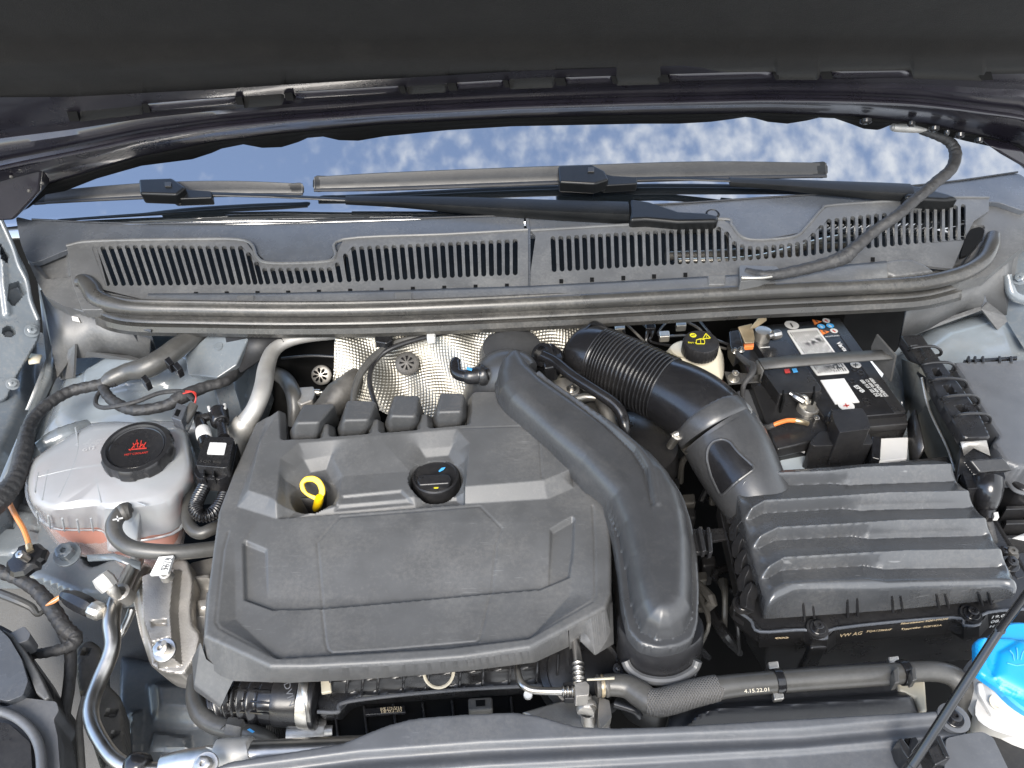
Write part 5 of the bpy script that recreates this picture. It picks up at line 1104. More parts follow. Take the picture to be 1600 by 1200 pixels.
# flange with bolt bays
FLO = [(1123, 790), (1128, 760), (1150, 745), (1480, 712), (1520, 745), (1600, 880), (1640, 948), (1543, 955), (1530, 973), (1507, 975), (1487, 963), (1307, 980), (1292, 995), (1272, 993), (1257, 982), (1187, 985), (1173, 967), (1148, 950), (1145, 936), (1153, 920)]
AFl = Frame(AF.o-AF.n*.048, AF.n)
r = Relief(AFl, FLO, .0018, 3); r.plateau(grow(FLO, .985), -.002, .0015); r.edge(.0015)
r.build('lid_flange', M['black'], ab, skirt=.016, sharp=30)
# bright lip along the front edge of the flange
for seg_ in ([(1148, 951), (1173, 968), (1187, 986), (1257, 983), (1272, 994), (1292, 996), (1307, 981), (1487, 964), (1507, 976), (1530, 974), (1543, 956), (1640, 948)],):
    sweep('flange_lip', [(*(AFl.P(u, v)+Vector((0, 0, -.001))), .0016) for u, v in seg_], M['cowl_smooth'], ab, world=True, n=8, per=4)
# front wall of the flange, carrying the moulded lettering
def wall_frame(u, v): return Frame(AFl.P(u, v)+Vector((0, -.0022, -.001)), (0, -.94, .34))
lowf = [(1150, 953), (1150, 973), (1186, 1008), (1256, 1003), (1264, 1014), (1292, 1016), (1306, 1002), (1486, 985), (1506, 996), (1530, 992), (1545, 976), (1640, 968)]
topf = [(1148, 951), (1173, 968), (1187, 986), (1257, 983), (1272, 994), (1292, 996), (1307, 981), (1487, 964), (1507, 976), (1530, 974), (1543, 956), (1640, 948)]
rings = [[AFl.P(u, v)+Vector((0, -.001, -.0015)) for u, v in topf], [P(u, v, AFl.P(*topf[i]).z-.022) for i, (u, v) in enumerate(lowf)], [P(u, v+4, AFl.P(*topf[i]).z-.034) for i, (u, v) in enumerate(lowf)]]
loft('flange_wall', rings, M['black'], ab, closed=False, sharp=20)
def wtext(s, a, b, m, dv0, **kw):
    """lettering standing on the front wall: find the wall plane from its top and bottom edges"""
    T1 = AFl.P(1310, 981)+Vector((0, -.001, -.0015)); T2 = AFl.P(1480, 965)+Vector((0, -.001, -.0015)); B1 = P(1306, 1002, AFl.P(1307, 981).z-.022)
    n_ = (T2-T1).cross(B1-T1).normalized()
    if n_.y > 0: n_ = -n_
    text('lettering', s, Frame(T1, n_), a, b, m, ab, h=.0008, **kw)
wtext('VW AG', (1311, 996), (1346, 991.5), M['gold_print'], 0, tall=1.25)
wtext('5QA129601F', (1353, 988), (1392, 985), M['gold_print'], 0, tall=1.0, bold=.01)
wtext('Filterelement 5Q0129620E', (1407, 976), (1481, 968), M['gold_print'], 0, tall=1.0, bold=.01)
wtext('Typprüfnr. SG0183A', (1407, 984.5), (1471, 978), M['gold_print'], 0, tall=.9, bold=.01)
wtext('19.04', (1547, 967), (1575, 963), M['grey_print'], 0, tall=.9, bold=.02)
wtext('08.57', (1547, 974), (1575, 970), M['grey_print'], 0, tall=.9, bold=.02)
wtext('Hungary', (1545, 981), (1580, 977), M['grey_print'], 0, tall=.9, bold=.02)
wtext('OOO', (1212, 998.5), (1230, 997.5), M['gold_print'], 0, tall=.9, bold=.03)
wtext('<', (1210, 998.5), (1213.5, 998.3), M['gold_print'], 0, tall=1.1, bold=.03)
wtext('>', (1229, 997.8), (1232, 997.6), M['gold_print'], 0, tall=1.1, bold=.03)
# paired upright ribs on the front of the lid
for i, (a, b) in enumerate((((1254, 934), (1258, 972)), ((1268, 933), (1273, 968)), ((1324, 932), (1325, 967)), ((1339, 932), (1341, 965)), ((1394, 931), (1396, 959)), ((1407, 931), (1411, 957)), ((1464, 929), (1468, 953)), ((1477, 928), (1483, 951)), ((1530, 927), (1536, 948)), ((1545, 926), (1550, 946)))):
    A = AF.P(a[0], a[1], -.012); B = P(b[0], b[1], AFl.o.z+.002); C_ = B+Vector((0, .022, 0)); D = A+Vector((0, .010, 0)); mid = (A+B)/2+Vector((0, -.001, 0))
    t_ = Vector((.0011, 0, 0)); V = [p-t_ for p in (A, mid, B, C_, D)]+[p+t_ for p in (A, mid, B, C_, D)]
    mesh('front_rib', V, [[0, 1, 2, 3, 4], [9, 8, 7, 6, 5]]+[[j, 5+j, 5+(j+1) % 5, (j+1) % 5] for j in range(5)], M['black'], ab, bevel=.0005, seg=1)
for u, v in ((1277, 982), (1517, 960), (1161, 945), (1566, 865)):
    q = AFl.P(u, v, .001)
    lathe('flange_boss', q, AF.n, [(.0105, -.002), (.010, .001), (.0, .001)], M['black'], ab, seg=20, cap0=False)
    bolt('lid_screw', q+AF.n*.001, AF.n, .0075, M['black_gloss'], ab, six=False, h=.006)
# leaf shaped ribs down the left side of the lid
for i in range(7):
    f = i/6; u, v = 1141+f*26, 770+f*158; s_ = 1-.35*f
    q = [(u-10, v+22), (u-12, v+4), (u-2, v-14), (u+7, v-20), (u+8, v-12), (u+1, v+2), (u-1, v+22)]
    prism('side_rib', Frame(P(u, v, -.030), (-.75, 0, .65)), rounded(q, 4, 3), .004, -.008, M['black'], ab, bevel=.0015)
# body below the flange
px_mesh('lower_box', [(1170, 960, -.066), (1200, 990, -.066), (1300, 985, -.066), (1530, 965, -.066), (1620, 955, -.066), (1560, 800, -.066), (1160, 780, -.066),
    (1165, 1000, -.18), (1196, 1050, -.18), (1296, 1046, -.18), (1530, 1030, -.18), (1620, 1020, -.18), (1560, 850, -.18), (1150, 850, -.18)], [[0, 1, 2, 3, 4, 5, 6]]+[[j, 7+j, 7+(j+1) % 7, (j+1) % 7] for j in range(7)], M['black'], ab, bevel=.003)
for i, u in enumerate((1245, 1300, 1337, 1373, 1408, 1443, 1476, 1508)):
    v = 992-(u-1200)*.08; V = [P(u-1.5, v, -.068), P(u+1.5, v, -.068), P(u-5, v+42, -.165), P(u-8, v+42, -.165)]; W_ = [q+Vector((0, -.006, .003)) for q in V]
    mesh('box_rib', V+W_, [[7, 6, 5, 4], [0, 4, 5, 1], [1, 5, 6, 2], [2, 6, 7, 3], [3, 7, 4, 0]], M['black'], ab, smooth=False)
prism('sensor_sleeve', Frame(AFl.o-AF.n*.014, AF.n), [(1264, 1000), (1292, 998), (1294, 1012), (1266, 1014)], 0, -.05, M['black'], ab, bevel=.003)
prism('mount_tab', Frame(AF.o-AF.n*.05, AF.n), [(1094, 828), (1130, 824), (1136, 842), (1100, 848)], 0, -.004, M['black'], ab, bevel=.001)
for q in ([(1092, 822), (1098, 822), (1104, 858), (1096, 860)], [(1106, 824), (1110, 824), (1114, 858), (1108, 860)]): prism('mount_rib', Frame(AF.o-AF.n*.045, AF.n), q, .004, -.006, M['grime'], ab, bevel=.001)

# ================================================================== BATTERY
bt = thing('battery', 'black car battery with white labels under a grey hold down bracket', 'battery', P(1290, 590, -.05))
ZB = -.030; BFm = FZ(ZB, -.0)
prism('case', FZ(ZB-.022), [(1142, 520), (1313, 500), (1418, 656), (1418, 668), (1220, 705), (1212, 690)], 0, -.17, M['black'], bt, bevel=.003)
prism('lid_block', BFm, [(1192, 507), (1312, 497), (1416, 645), (1290, 655)], 0, -.012, M['black_gloss'], bt, bevel=.002)
prism('lid_step', FZ(ZB-.008), [(1140, 512), (1314, 498), (1418, 648), (1418, 655), (1215, 702), (1208, 690)], 0, -.016, M['black'], bt, bevel=.003)
prism('lid_edge', FZ(ZB-.006), [(1290, 655), (1416, 645), (1418, 656), (1420, 662), (1350, 668), (1300, 672)], 0, -.010, M['black'], bt, bevel=.002)
prism('rim_strip', FZ(ZB+.001), [(1293, 497), (1312, 497), (1416, 642), (1398, 645)], 0, -.003, M['black'], bt, bevel=.001)
lathe('vent_plug', P(1371, 652, ZB-.008), (0, -.7, .7), [(.0, -.002), (.006, -.002), (.006, .002), (.004, .003), (0, .003)], M['white'], bt, seg=18)
# labels; edges follow the battery
LBF = FZ(ZB+.0005)
prism('label', LBF, rounded([(1229, 516), (1277, 512), (1328, 582), (1277, 586), (1252, 553)], 3), .0006, -.001, M['white'], bt, bevel=0)
prism('label', LBF, [(1282, 594), (1319, 591), (1343, 628), (1305, 631)], .0006, -.001, M['white'], bt, bevel=0)
lathe('round_label', P(1237, 508, ZB+.0005), (0, 0, 1), [(.0098, 0), (.0098, .0005), (0, .0005)], M['white'], bt, seg=28)
lathe('round_label', P(1322, 634, ZB+.0005), (0, 0, 1), [(.0098, 0), (.0098, .0005), (0, .0005)], M['white'], bt, seg=28)
line_mark(FZ(ZB+.0008), [(1235, 505), (1239, 511)], 2.0, M['dark_print'], bt, h=.0008)
line_mark(FZ(ZB+.0008), [(1318, 634), (1327, 633)], 1.6, M['red_print'], bt, h=.0008); line_mark(FZ(ZB+.0008), [(1321, 630.5), (1324, 636)], 1.6, M['red_print'], bt, h=.0008)
def bl(f, g):                                          # position on the big label
    a, b, c_, d = [np.array(x, float) for x in ((1230, 517), (1276, 513), (1327, 581), (1278, 585))]
    return tuple((1-g)*((1-f)*a+f*b)+g*((1-f)*d+f*c_))
for i in range(13):
    f = .06+i*.073; lim = .97; g = .04
    while g < lim:
        ln = random.uniform(.06, .22); line_mark(FZ(ZB+.0008), [bl(f, g), bl(f, min(lim, g+ln))], 1.25, M['dark_print'], bt, h=.0006, name='print_line'); g += ln+.03
text('lettering', 'V A R', FZ(ZB+.0012), (1262, 541), (1288, 533), M['dark_print'], bt, tall=1.2, bold=.04)
text('lettering', '1TVZ', FZ(ZB+.0012), (1291, 580), (1315, 574), M['dark_print'], bt, tall=1.2, bold=.04)
def ledge_text(s, a, b, **kw): text('lettering', s, FZ(ZB+.0012), a, b, M['grey_print'], bt, **kw)
ledge_text('EFB', (1333, 603), (1347, 614), tall=.9, bold=.03)
ledge_text('000 915 105 DE', (1343, 594), (1369, 620), tall=1.3, bold=.03); ledge_text('12V 69Ah 360A DIN', (1351, 593), (1376, 620), tall=1.5, bold=.03); ledge_text('680A EN/SAE/GS', (1357, 591), (1383, 620), tall=1.3, bold=.03)
text('lettering', 'Varta', FZ(ZB+.0012), (1306, 535), (1319, 549), M['white'], bt, tall=1.0, bold=.03)
ledge_text('ACHTUNG', (1290, 527), (1312, 525), tall=.9, bold=.02)
for (u, v, m_, w_) in ((1276, 502, 'orange_print', 0), (1291, 501, 'white', 1), (1283, 510, 'blue_print', 1), (1297, 509, 'blue_print', 1), (1288, 518, 'orange_print', 0), (1303, 517, 'white', 1)):
    if w_: lathe('warning_symbol', P(u, v, ZB+.0005), (0, 0, 1), [(.0052, 0), (.0052, .0006), (0, .0006)], M[m_], bt, seg=20)
    else: prism('warning_symbol', FZ(ZB+.0005), [(u-7, v-3), (u+8, v), (u-3, v+5)], .0006, 0, M[m_], bt, bevel=0, smooth=False)
    line_mark(FZ(ZB+.0012), [(u-2, v-1.5), (u+2.5, v+1.5)], 1.6, M['red_print' if m_ == 'white' else 'white' if w_ else 'dark_print'], bt, h=.0003)
lathe('warning_symbol', P(1337, 570, ZB+.0005), (0, 0, 1), [(.0068, 0), (.0068, .0006), (0, .0006)], M['grey_print'], bt, seg=20)
line_mark(FZ(ZB+.0014), [(1333, 570), (1341, 570)], 1.4, M['dark_print'], bt, h=.0003); line_mark(FZ(ZB+.0014), [(1337, 567), (1337, 573.5)], 1.4, M['dark_print'], bt, h=.0003)
for u, v in ((1335, 576), (1331, 595), (1352, 625), (1345, 582), (1356, 631)): lathe('cell_mark', P(u, v, ZB+.0003), (0, 0, 1), [(.004, 0), (.004, .0006), (.0033, .0006), (.0033, .0)], M['black'], bt, seg=18, cap0=False, cap1=False)
# fuse carrier boxes on the battery
for nm_, q, z in (('terminal_cover', [(1178, 533), (1228, 531), (1250, 553), (1196, 560)], .004), ('terminal_cover', [(1192, 580), (1258, 570), (1284, 606), (1280, 612), (1218, 616)], .010)):
    prism(nm_, FZ(ZB+z), rounded(q, 4), 0, -.03, M['black'], bt, bevel=.003, seg=3)
px_mesh('cover_front', [(1218, 614, ZB+.009), (1282, 608, ZB+.009), (1284, 630, ZB-.02), (1222, 634, ZB-.02)], [[0, 1, 2, 3]], M['black_gloss'], bt, solid=.003)
line_mark(FZ(ZB+.005), [(1188, 543), (1203, 542)], 1.3, M['grey_print'], bt)
prism('print_mark', FZ(ZB+.0105), [(1225, 577), (1233, 576), (1235, 582), (1227, 583)], .0004, 0, M['red_print'], bt, bevel=0, smooth=False); prism('print_mark', FZ(ZB+.0105), [(1237, 576), (1244, 575), (1247, 581), (1240, 582)], .0004, 0, M['blue_print'], bt, bevel=0, smooth=False)
for u, v in ((1224, 612), (1272, 606)): prism('cover_hook', FZ(ZB+.011), [(u-1, v-3), (u+1.5, v-3), (u+2.5, v+14), (u-1, v+15)], 0, -.02, M['dark'], bt, bevel=.0004)
# the negative clamp and its cable
nc = thing('negative_clamp', 'silver battery clamp with round sensor head on the front terminal', 'battery clamp', P(1260, 640, 0))
lathe('post_clamp', P(1261, 641, ZB-.008), (0.05, -.1, 1), [(.0, -.01), (.0125, -.01), (.0130, .006), (.0118, .008), (.0095, .0075), (.009, .0062), (0, .0062)], M['zinc'], nc, seg=30)
sweep('clamp_bolt', [(1256, 627, ZB+.01, 6), (1246, 621, ZB+.012, 6), (1241, 618, ZB+.012, 6), (1240, 617.5, ZB+.012, 3.5), (1234, 614, ZB+.013, 3.5)], M['steel'], nc, n=8, per=2, sharp=25)
sweep('clamp_arm', [(1262, 630, ZB, 4), (1258, 622, ZB+.006, 4.5), (1250, 620, ZB+.006, 4)], M['zinc'], nc)
prism('lug_plate', FZ(ZB-.012), [(1262, 658), (1280, 652), (1290, 673), (1264, 673)], 0, -.003, M['steel'], nc, bevel=.001)
bolt('lug_nut', P(1272, 660, ZB-.010), (0, -.2, 1), .0062, M['steel'], nc, h=.010)
sweep('orange_wire', [(1206, 665, ZB+.002, 3.2), (1216, 661, ZB+.004, 3.6), (1230, 657, ZB+.004, 3.6), (1244, 657, ZB+.003, 3.6)], M['orange_print'], nc, n=10)
sweep('yellow_crimp', [(1242, 657, ZB+.003, 4.5), (1252, 659, ZB+.002, 4.5), (1262, 662, ZB-.002, 4)], M['brass'], nc, n=10)
sweep('black_wire', [(1172, 640, ZB-.04, 4), (1182, 662, ZB-.02, 5), (1196, 668, ZB-.004, 5), (1210, 664, ZB+.003, 4.5)], M['tape'], nc, n=10)
pcl = thing('positive_clamp', 'brass tinted positive battery clamp with bolt at the back', 'battery clamp', P(1190, 525, 0))
px_mesh('strap_plate', [(1152, 512, .0), (1174, 507, .0), (1178, 530, -.01), (1177, 537, -.012), (1163, 538, -.012)], [[0, 1, 2, 3, 4]], M['brass'], pcl, solid=.003, bevel=.0008)
px_mesh('strap_fin', [(1171, 513, .002), (1186, 495, .02), (1196, 488, .022), (1197, 500, .015), (1180, 512, .002)], [[0, 1, 2, 3, 4]], M['brass'], pcl, solid=.002, bevel=.0005)
lathe('post_clamp', P(1191, 524, -.02), (0, 0, 1), [(.0, -.01), (.011, -.01), (.011, .008), (.008, .009), (0, .009)], M['zinc'], pcl, seg=24)
sweep('clamp_bolt', [(1200, 526, -.012, 5), (1208, 524, -.012, 5), (1208.5, 524, -.012, 8), (1217, 522, -.012, 8), (1219, 521.5, -.012, 5)], M['steel'], pcl, n=10, per=2, sharp=25)
prism('red_base', FZ(-.016), [(1162, 534), (1178, 532), (1178, 541), (1163, 542)], 0, -.006, M['orange_print'], pcl, bevel=.001)
prism('clamp_housing', FZ(-.01), [(1139, 517), (1156, 514), (1163, 545), (1150, 556), (1141, 540)], 0, -.02, M['black_gloss'], pcl, bevel=.002)
for u, v in ((1148, 549), (1158, 547)): bolt('small_bolt', P(u, v, -.008), (0, -.2, 1), .0045, M['steel'], pcl)
sweep('wire', [(1150, 552, -.01, 4), (1165, 565, -.005, 5), (1176, 572, .0, 6), (1174, 585, .0, 5), (1162, 602, -.01, 4), (1160, 625, -.03, 4)], M['tape'], pcl, jag=.08)
# hold down bracket
hb = thing('hold_down_bracket', 'dark grey steel strap holding the battery, with upright end plate', 'bracket', P(1290, 570, 0))
def zstrip(name, pts, m, th=.0022, **kw):
    n_ = len(pts)//2; V = [P(*q) for q in pts]; Fs = [[i, i+1, 2*n_-2-i, 2*n_-1-i] for i in range(n_-1)]
    return mesh(name, V, Fs, m, hb, solid=th, **kw)
M['strap'] = mat('bracket_steel', (0.055, 0.054, 0.052), .5, metal=.2, dust=.45, dustcol=(.13, .125, .115), vary=.15, grain=.2)
zstrip('strap', [(1184, 562, .002), (1250, 556, .004), (1310, 552, .004), (1370, 549, .003), (1392, 548, .003), (1396, 562, .002), (1380, 563, .002), (1310, 568, .003), (1250, 573, .003), (1194, 578, .0)], M['strap'])
px_mesh('strap_leg', [(1184, 562, .002), (1194, 578, .0), (1188, 598, -.035), (1178, 600, -.04), (1177, 580, -.03)], [[0, 1, 2, 3, 4]], M['strap'], hb, solid=.002)
px_mesh('strap_foot', [(1131, 582, -.035), (1178, 586, -.035), (1190, 598, -.035), (1138, 602, -.035)], [[0, 1, 2, 3]], M['strap'], hb, solid=.002, bevel=.0006)
px_mesh('end_plate', [(1372, 521, .016), (1402, 555, .010), (1394, 596, -.03), (1362, 560, -.02), (1365, 540, .0)], [[0, 1, 2, 3, 4]], M['strap'], hb, solid=.003, bevel=.001)
bolt('foot_bolt', P(1146, 592, -.033), (0, -.2, 1), .0075, M['zinc'], hb, h=.012)
# fuse link cover at the front terminal
fc = thing('terminal_fuse_cover', 'black plastic terminal cover clipped on the front of the battery', 'cover', P(1310, 690, -.03))
prism('cover_base', FZ(-.030), rounded([(1264, 692), (1282, 674), (1356, 672), (1364, 690), (1362, 694), (1272, 697)], 4), 0, -.045, M['black'], fc, bevel=.003)
prism('cover_block', FZ(-.006), rounded([(1300, 641), (1347, 637), (1356, 652), (1360, 670), (1312, 676), (1304, 660)], 3), 0, -.05, M['black'], fc, bevel=.008, seg=4)
px_mesh('cover_side', [(1300, 640, -.018), (1308, 655, -.02), (1308, 690, -.04), (1296, 676, -.035), (1290, 655, -.025)], [[0, 1, 2, 3, 4]], M['black'], fc, solid=.004)
prism('side_clip', FZ(-.035), [(1362, 680), (1378, 682), (1376, 718), (1362, 714)], 0, -.03, M['black_gloss'], fc, bevel=.002)
# battery tray and pale cases
tr = thing('battery_tray', 'pale blue grey plastic battery tray showing below the battery', 'battery tray', P(1300, 710, -.12))
prism('tray_body', FZ(-.075), [(1170, 640), (1210, 690), (1222, 720), (1425, 690), (1425, 750), (1200, 760)], 0, -.12, M['tray'], tr, bevel=.006)
prism('tray_window', FZ(-.048), [(1374, 684), (1420, 682), (1418, 716), (1372, 722)], 0, -.08, M['white'], tr, bevel=.002)
prism('tray_window', FZ(-.068), [(1210, 696), (1264, 700), (1264, 740), (1222, 740)], 0, -.06, M['tray'], tr, bevel=.004)
prism('tray_hook', FZ(-.055), [(1240, 695), (1260, 696), (1258, 706), (1250, 702)], 0, -.004, M['white'], tr, bevel=.001)
prism('tray_side', FZ(-.05), [(1150, 610), (1170, 606), (1218, 690), (1214, 730), (1196, 720)], 0, -.10, M['panel'], tr, bevel=.003)
# dark bulkhead box behind, right
px_mesh('tray_wall', [(1420, 660, -.04), (1432, 640, -.02), (1446, 700, -.04), (1425, 740, -.07)], [[0, 1, 2, 3]], M['black'], tr, solid=.003)

# ================================================================== BRAKE FLUID RESERVOIR
br = thing('brake_fluid_reservoir', 'cream brake fluid reservoir with black screw cap between hose and battery', 'reservoir', P(1088, 560, -.02))
RB0 = [(1030, 560), (1042, 546), (1062, 538), (1120, 538), (1131, 552), (1132, 580), (1128, 600), (1100, 600), (1060, 585)]
RB1 = [(1046, 546), (1056, 536), (1070, 532), (1112, 532), (1122, 540), (1124, 552), (1112, 560), (1080, 562), (1056, 556)]
def rg(poly, z): return [P(u, v, z) for u, v in dens(poly, 3)]
loft('reservoir_body', [rg(RB1, .004), rg(grow(RB1, 1.08), .001), rg(grow(RB0, .97), -.015), rg(RB0, -.03), rg(RB0, -.08)], M['cream'], br, sharp=50)

cc = P(1092, 551, .006); k = mpp(cc); ca = Vector((0, -.06, 1)).normalized(); RR = 27.5*k
bc = lathe('ribbed_cap', cc, ca, [(0, 0), (RR*.97, 0), (RR, .002), (RR, .016), (RR*.95, .0185), (RR*.3, .0188), (0, .0188)], M['black'], br, seg=96, label='ribbed black screw cap with yellow warning symbols', cap0=False, cap1=False, mod=lambda a, kk: 1+(.02*math.cos(a*32) if kk in (1, 2, 3) else 0), sharp=60)
bf = Frame(cc+ca*.0190, ca)
lathe('warning_symbol', bf.P(1083, 524), ca, [(5.2*k, 0), (5.2*k, .0003), (0, .0003)], M['yellow_print'], bc, seg=20); line_mark(bf, [(1080, 524), (1086, 523)], 1.2, M['dark_print'], bc, h=.0006)
line_mark(bf, [(1098, 529), (1103, 521), (1110, 528), (1098, 529)], 1.2, M['yellow_print'], bc); line_mark(bf, [(1103.5, 524), (1104, 527)], 1.0, M['yellow_print'], bc)
line_mark(bf, [(1088, 531), (1095, 529), (1101, 531), (1101, 537), (1088, 537), (1088, 531)], 1.1, M['yellow_print'], bc); line_mark(bf, [(1094.5, 530), (1095, 536)], 1.0, M['yellow_print'], bc)
text('lettering', 'DOT 4', bf, (1075, 536), (1088, 537), M['yellow_print'], bc, tall=1.1, bold=.03)

# ================================================================== RIGHT: STRUT TOWER, FUSE BOX, RAIL
rbody = thing('right_body_shell', 'blue grey painted strut tower and inner wing on the right side', 'body panel', P(1550, 540, -.06))
def o6(r):
    r.dome([(1400, 640), (1400, 560), (1440, 520), (1520, 495), (1600, 510), (1680, 560), (1680, 640)], .030, .045, .7)
relief('strut_tower', FZ(-.075, -.1), [(1390, 680), (1392, 560), (1420, 520), (1480, 484), (1560, 466), (1700, 470), (1700, 680)], M['tower_highlight_paint'], rbody, ops=o6, skirt=.04)
px_mesh('wing_wall', [(1560, 380, .04), (1600, 350, .06), (1720, 350, .06), (1720, 560, -.02), (1600, 545, -.03), (1572, 500, -.03)], [[0, 1, 2, 3, 4, 5]], M['paint'], rbody)
sweep('wing_bead', [(1574, 430, .03, 6), (1582, 460, .01, 8), (1604, 470, .0, 8)], M['paint_clean'], rbody); bolt('wing_bolt', P(1594, 436, .03), (-.6, -.4, .6), .009, M['paint_clean'], rbody)
px_mesh('tower_wall', [(1395, 560, -.03), (1410, 600, -.05), (1440, 660, -.08), (1450, 760, -.12), (1400, 760, -.14), (1380, 620, -.1)], [[0, 1, 2, 3, 4, 5]], M['paint'], rbody)
fb = thing('fuse_box', 'large dark grey fuse box with flat lid at the right edge of the bay', 'fuse box', P(1560, 680, -.02))
FBF = FZ(.0, -.05, at=(1560, 680))
r = Relief(FBF, [(1490, 565), (1620, 560), (1760, 560), (1760, 800), (1600, 728), (1594, 730), (1568, 720), (1552, 690), (1560, 680)], .002, 4); r.edge(.004)
r.build('box_lid', M['panel'], fb, skirt=.03)
prism('box_body', FZ(-.022, -.05, at=(1560, 680)), [(1500, 575), (1760, 575), (1760, 820), (1596, 764), (1568, 735), (1552, 706), (1558, 690)], 0, -.16, M['black'], fb, bevel=.004)
sweep('box_bead', [(1572, 750, -.028, 3), (1590, 768, -.028, 3.5), (1640, 776, -.028, 3.5)], M['panel'], fb, n=8)
for i, (a, b, z) in enumerate(((790, 796, -.05), (812, 819, -.055), (836, 842, -.06))):
    prism('box_rib', FZ(z), [(1572, a), (1640, a-2), (1640, b-2), (1572, b)], .004, -.03, M['black'], fb, bevel=.001)
prism('box_foot', FZ(-.07), [(1560, 845), (1640, 840), (1640, 850), (1562, 855)], .0, -.02, M['panel'], fb, bevel=.001)
for u in (1512, 1522, 1534, 1560, 1578): prism('lid_comb', FZ(.0, at=(1560, 560)), [(u, 556), (u+4, 556), (u+5, 566), (u+1, 566)], .008, -.006, M['black'], fb, bevel=.0005)
prism('lid_comb', FZ(.0), [(1506, 562), (1590, 556), (1590, 560), (1506, 567)], .003, -.006, M['black'], fb, bevel=.0005)
# cable rail with hoops
cr = thing('cable_rail', 'black slotted cable rail with a row of hooped ribs left of the fuse box', 'cable rail', P(1480, 610, 0))
RL = FZ(.006, 0, at=(1480, 610))
r = Relief(RL, [(1407, 524), (1440, 522), (1462, 552), (1500, 600), (1528, 640), (1549, 683), (1512, 684), (1503, 680), (1470, 624), (1440, 572)], .0012, 4)
for q in ([(1456, 576), (1466, 575), (1473, 586), (1461, 588)], [(1473, 603), (1484, 601), (1497, 616), (1485, 618)], [(1492, 634), (1504, 632), (1515, 642), (1502, 645)]): r.plateau(q, -.02, .001)
r.plateau([(1422, 540), (1436, 538), (1450, 560), (1440, 566)], -.003, .002); r.edge(.002)
r.build('rail_strip', M['black'], cr, skirt=.012)
for i, (a, b, c_, d) in enumerate(((1420, 547, 1468, 545), (1438, 572, 1490, 570), (1453, 597, 1508, 596), (1470, 624, 1527, 621), (1490, 652, 1545, 650))):
    sweep('hoop', [(a, b, .002, 2.2), (a+4, b-3, .016, 2.4), (a+24, b-6, .020, 2.4), (c_-6, d-3, .018, 2.4), (c_+2, d+3, .012, 2.4), (c_+1, d+9, .004, 2.4), (c_-8, d+11, .0, 2.2)], M['black'], cr, n=8)
M['shield_metal'] = mat('shield_plastic', (.10, .098, .085), .42, metal=.2, dust=.3, vary=.15)
px_mesh('rail_wall', [(1412, 560, -.0), (1440, 572, .004), (1512, 684, .0), (1494, 735, -.04), (1488, 742, -.06), (1425, 716, -.12), (1420, 660, -.09)], [[0, 1, 2, 3, 4, 5, 6]], M['shield_metal'], cr, solid=.003)
sweep('wall_edge', [(1440, 590, .0, 2), (1452, 640, -.02, 2), (1480, 700, -.03, 2), (1492, 736, -.04, 2)], M['zinc'], cr, n=6)
px_mesh('foil_scrap', [(1500, 690, .005), (1540, 688, .006), (1546, 712, -.005), (1520, 700, .0), (1505, 712, -.01)], [[0, 1, 2, 3, 4]], M['alu'], cr, solid=.002)
prism('rail_foot', FZ(-.01), [(1500, 700), (1512, 692), (1548, 715), (1566, 742), (1500, 742), (1494, 760)], 0, -.01, M['black'], cr, bevel=.002)
# ECU style connector plug
pg = thing('relay_plug', 'black ribbed cable plug beside the upper right corner of the filter box', 'plug', P(1540, 750, 0))
px_mesh('plug_cap', [(1504, 722, .012), (1556, 718, .012), (1572, 738, .004), (1520, 742, .004)], [[0, 1, 2, 3]], M['black'], pg, solid=.012, bevel=.002)
for i in range(6):
    f = i/5; sweep('cap_rib', [(1506+14*f, 723+18*f, .013-.008*f, 1.4), (1532+14*f, 720.5+18*f, .016-.008*f, 1.4), (1557+14*f, 720+17*f, .013-.008*f, 1.4)], M['black_gloss'], pg, n=6, per=4)
prism('plug_housing', FZ(.0), rounded([(1504, 738), (1512, 730), (1568, 735), (1572, 748), (1560, 760), (1512, 764)], 3), 0, -.03, M['black_gloss'], pg, bevel=.003)
sweep('plug_boot', [(1543, 748, .0, 22), (1543, 764, -.005, 22), (1542, 780, -.015, 19), (1540, 795, -.025, 14), (1538, 806, -.03, 10)], M['black_gloss'], pg, n=20)
sweep('boot_clamp', [(1544, 799, -.025, 11), (1543, 802, -.025, 13), (1541, 806, -.03, 13), (1540, 809, -.03, 10)], M['black_gloss'], pg, n=16, per=2)
prism('clamp_latch', FZ(-.018), [(1552, 800), (1560, 799), (1562, 808), (1554, 808)], 0, -.006, M['milk'], pg, bevel=.001)
sweep('plug_cable', [(1540, 806, -.03, 8), (1545, 825, -.04, 8), (1551, 845, -.05, 7), (1556, 870, -.07, 7)], M['tape'], pg)
rc_ = thing('corner_clutter', 'small bolts and clips in the gap between filter box and fuse box', 'clips', P(1580, 870, -.05))
bolt('bolt', P(1578, 865, -.045), (0, -.2, 1), .008, M['grime'], rc_); bolt('bolt', P(1577, 882, -.045), (0, -.2, 1), .009, M['black_gloss'], rc_)
prism('plate', FZ(-.05), [(1560, 870), (1600, 862), (1606, 900), (1590, 905)], 0, -.006, M['black'], rc_, bevel=.001)
px_mesh('white_tag', [(1581, 842, -.04), (1600, 834, -.04), (1606, 846, -.04)], [[0, 1, 2]], M['white'], rc_, solid=.001)
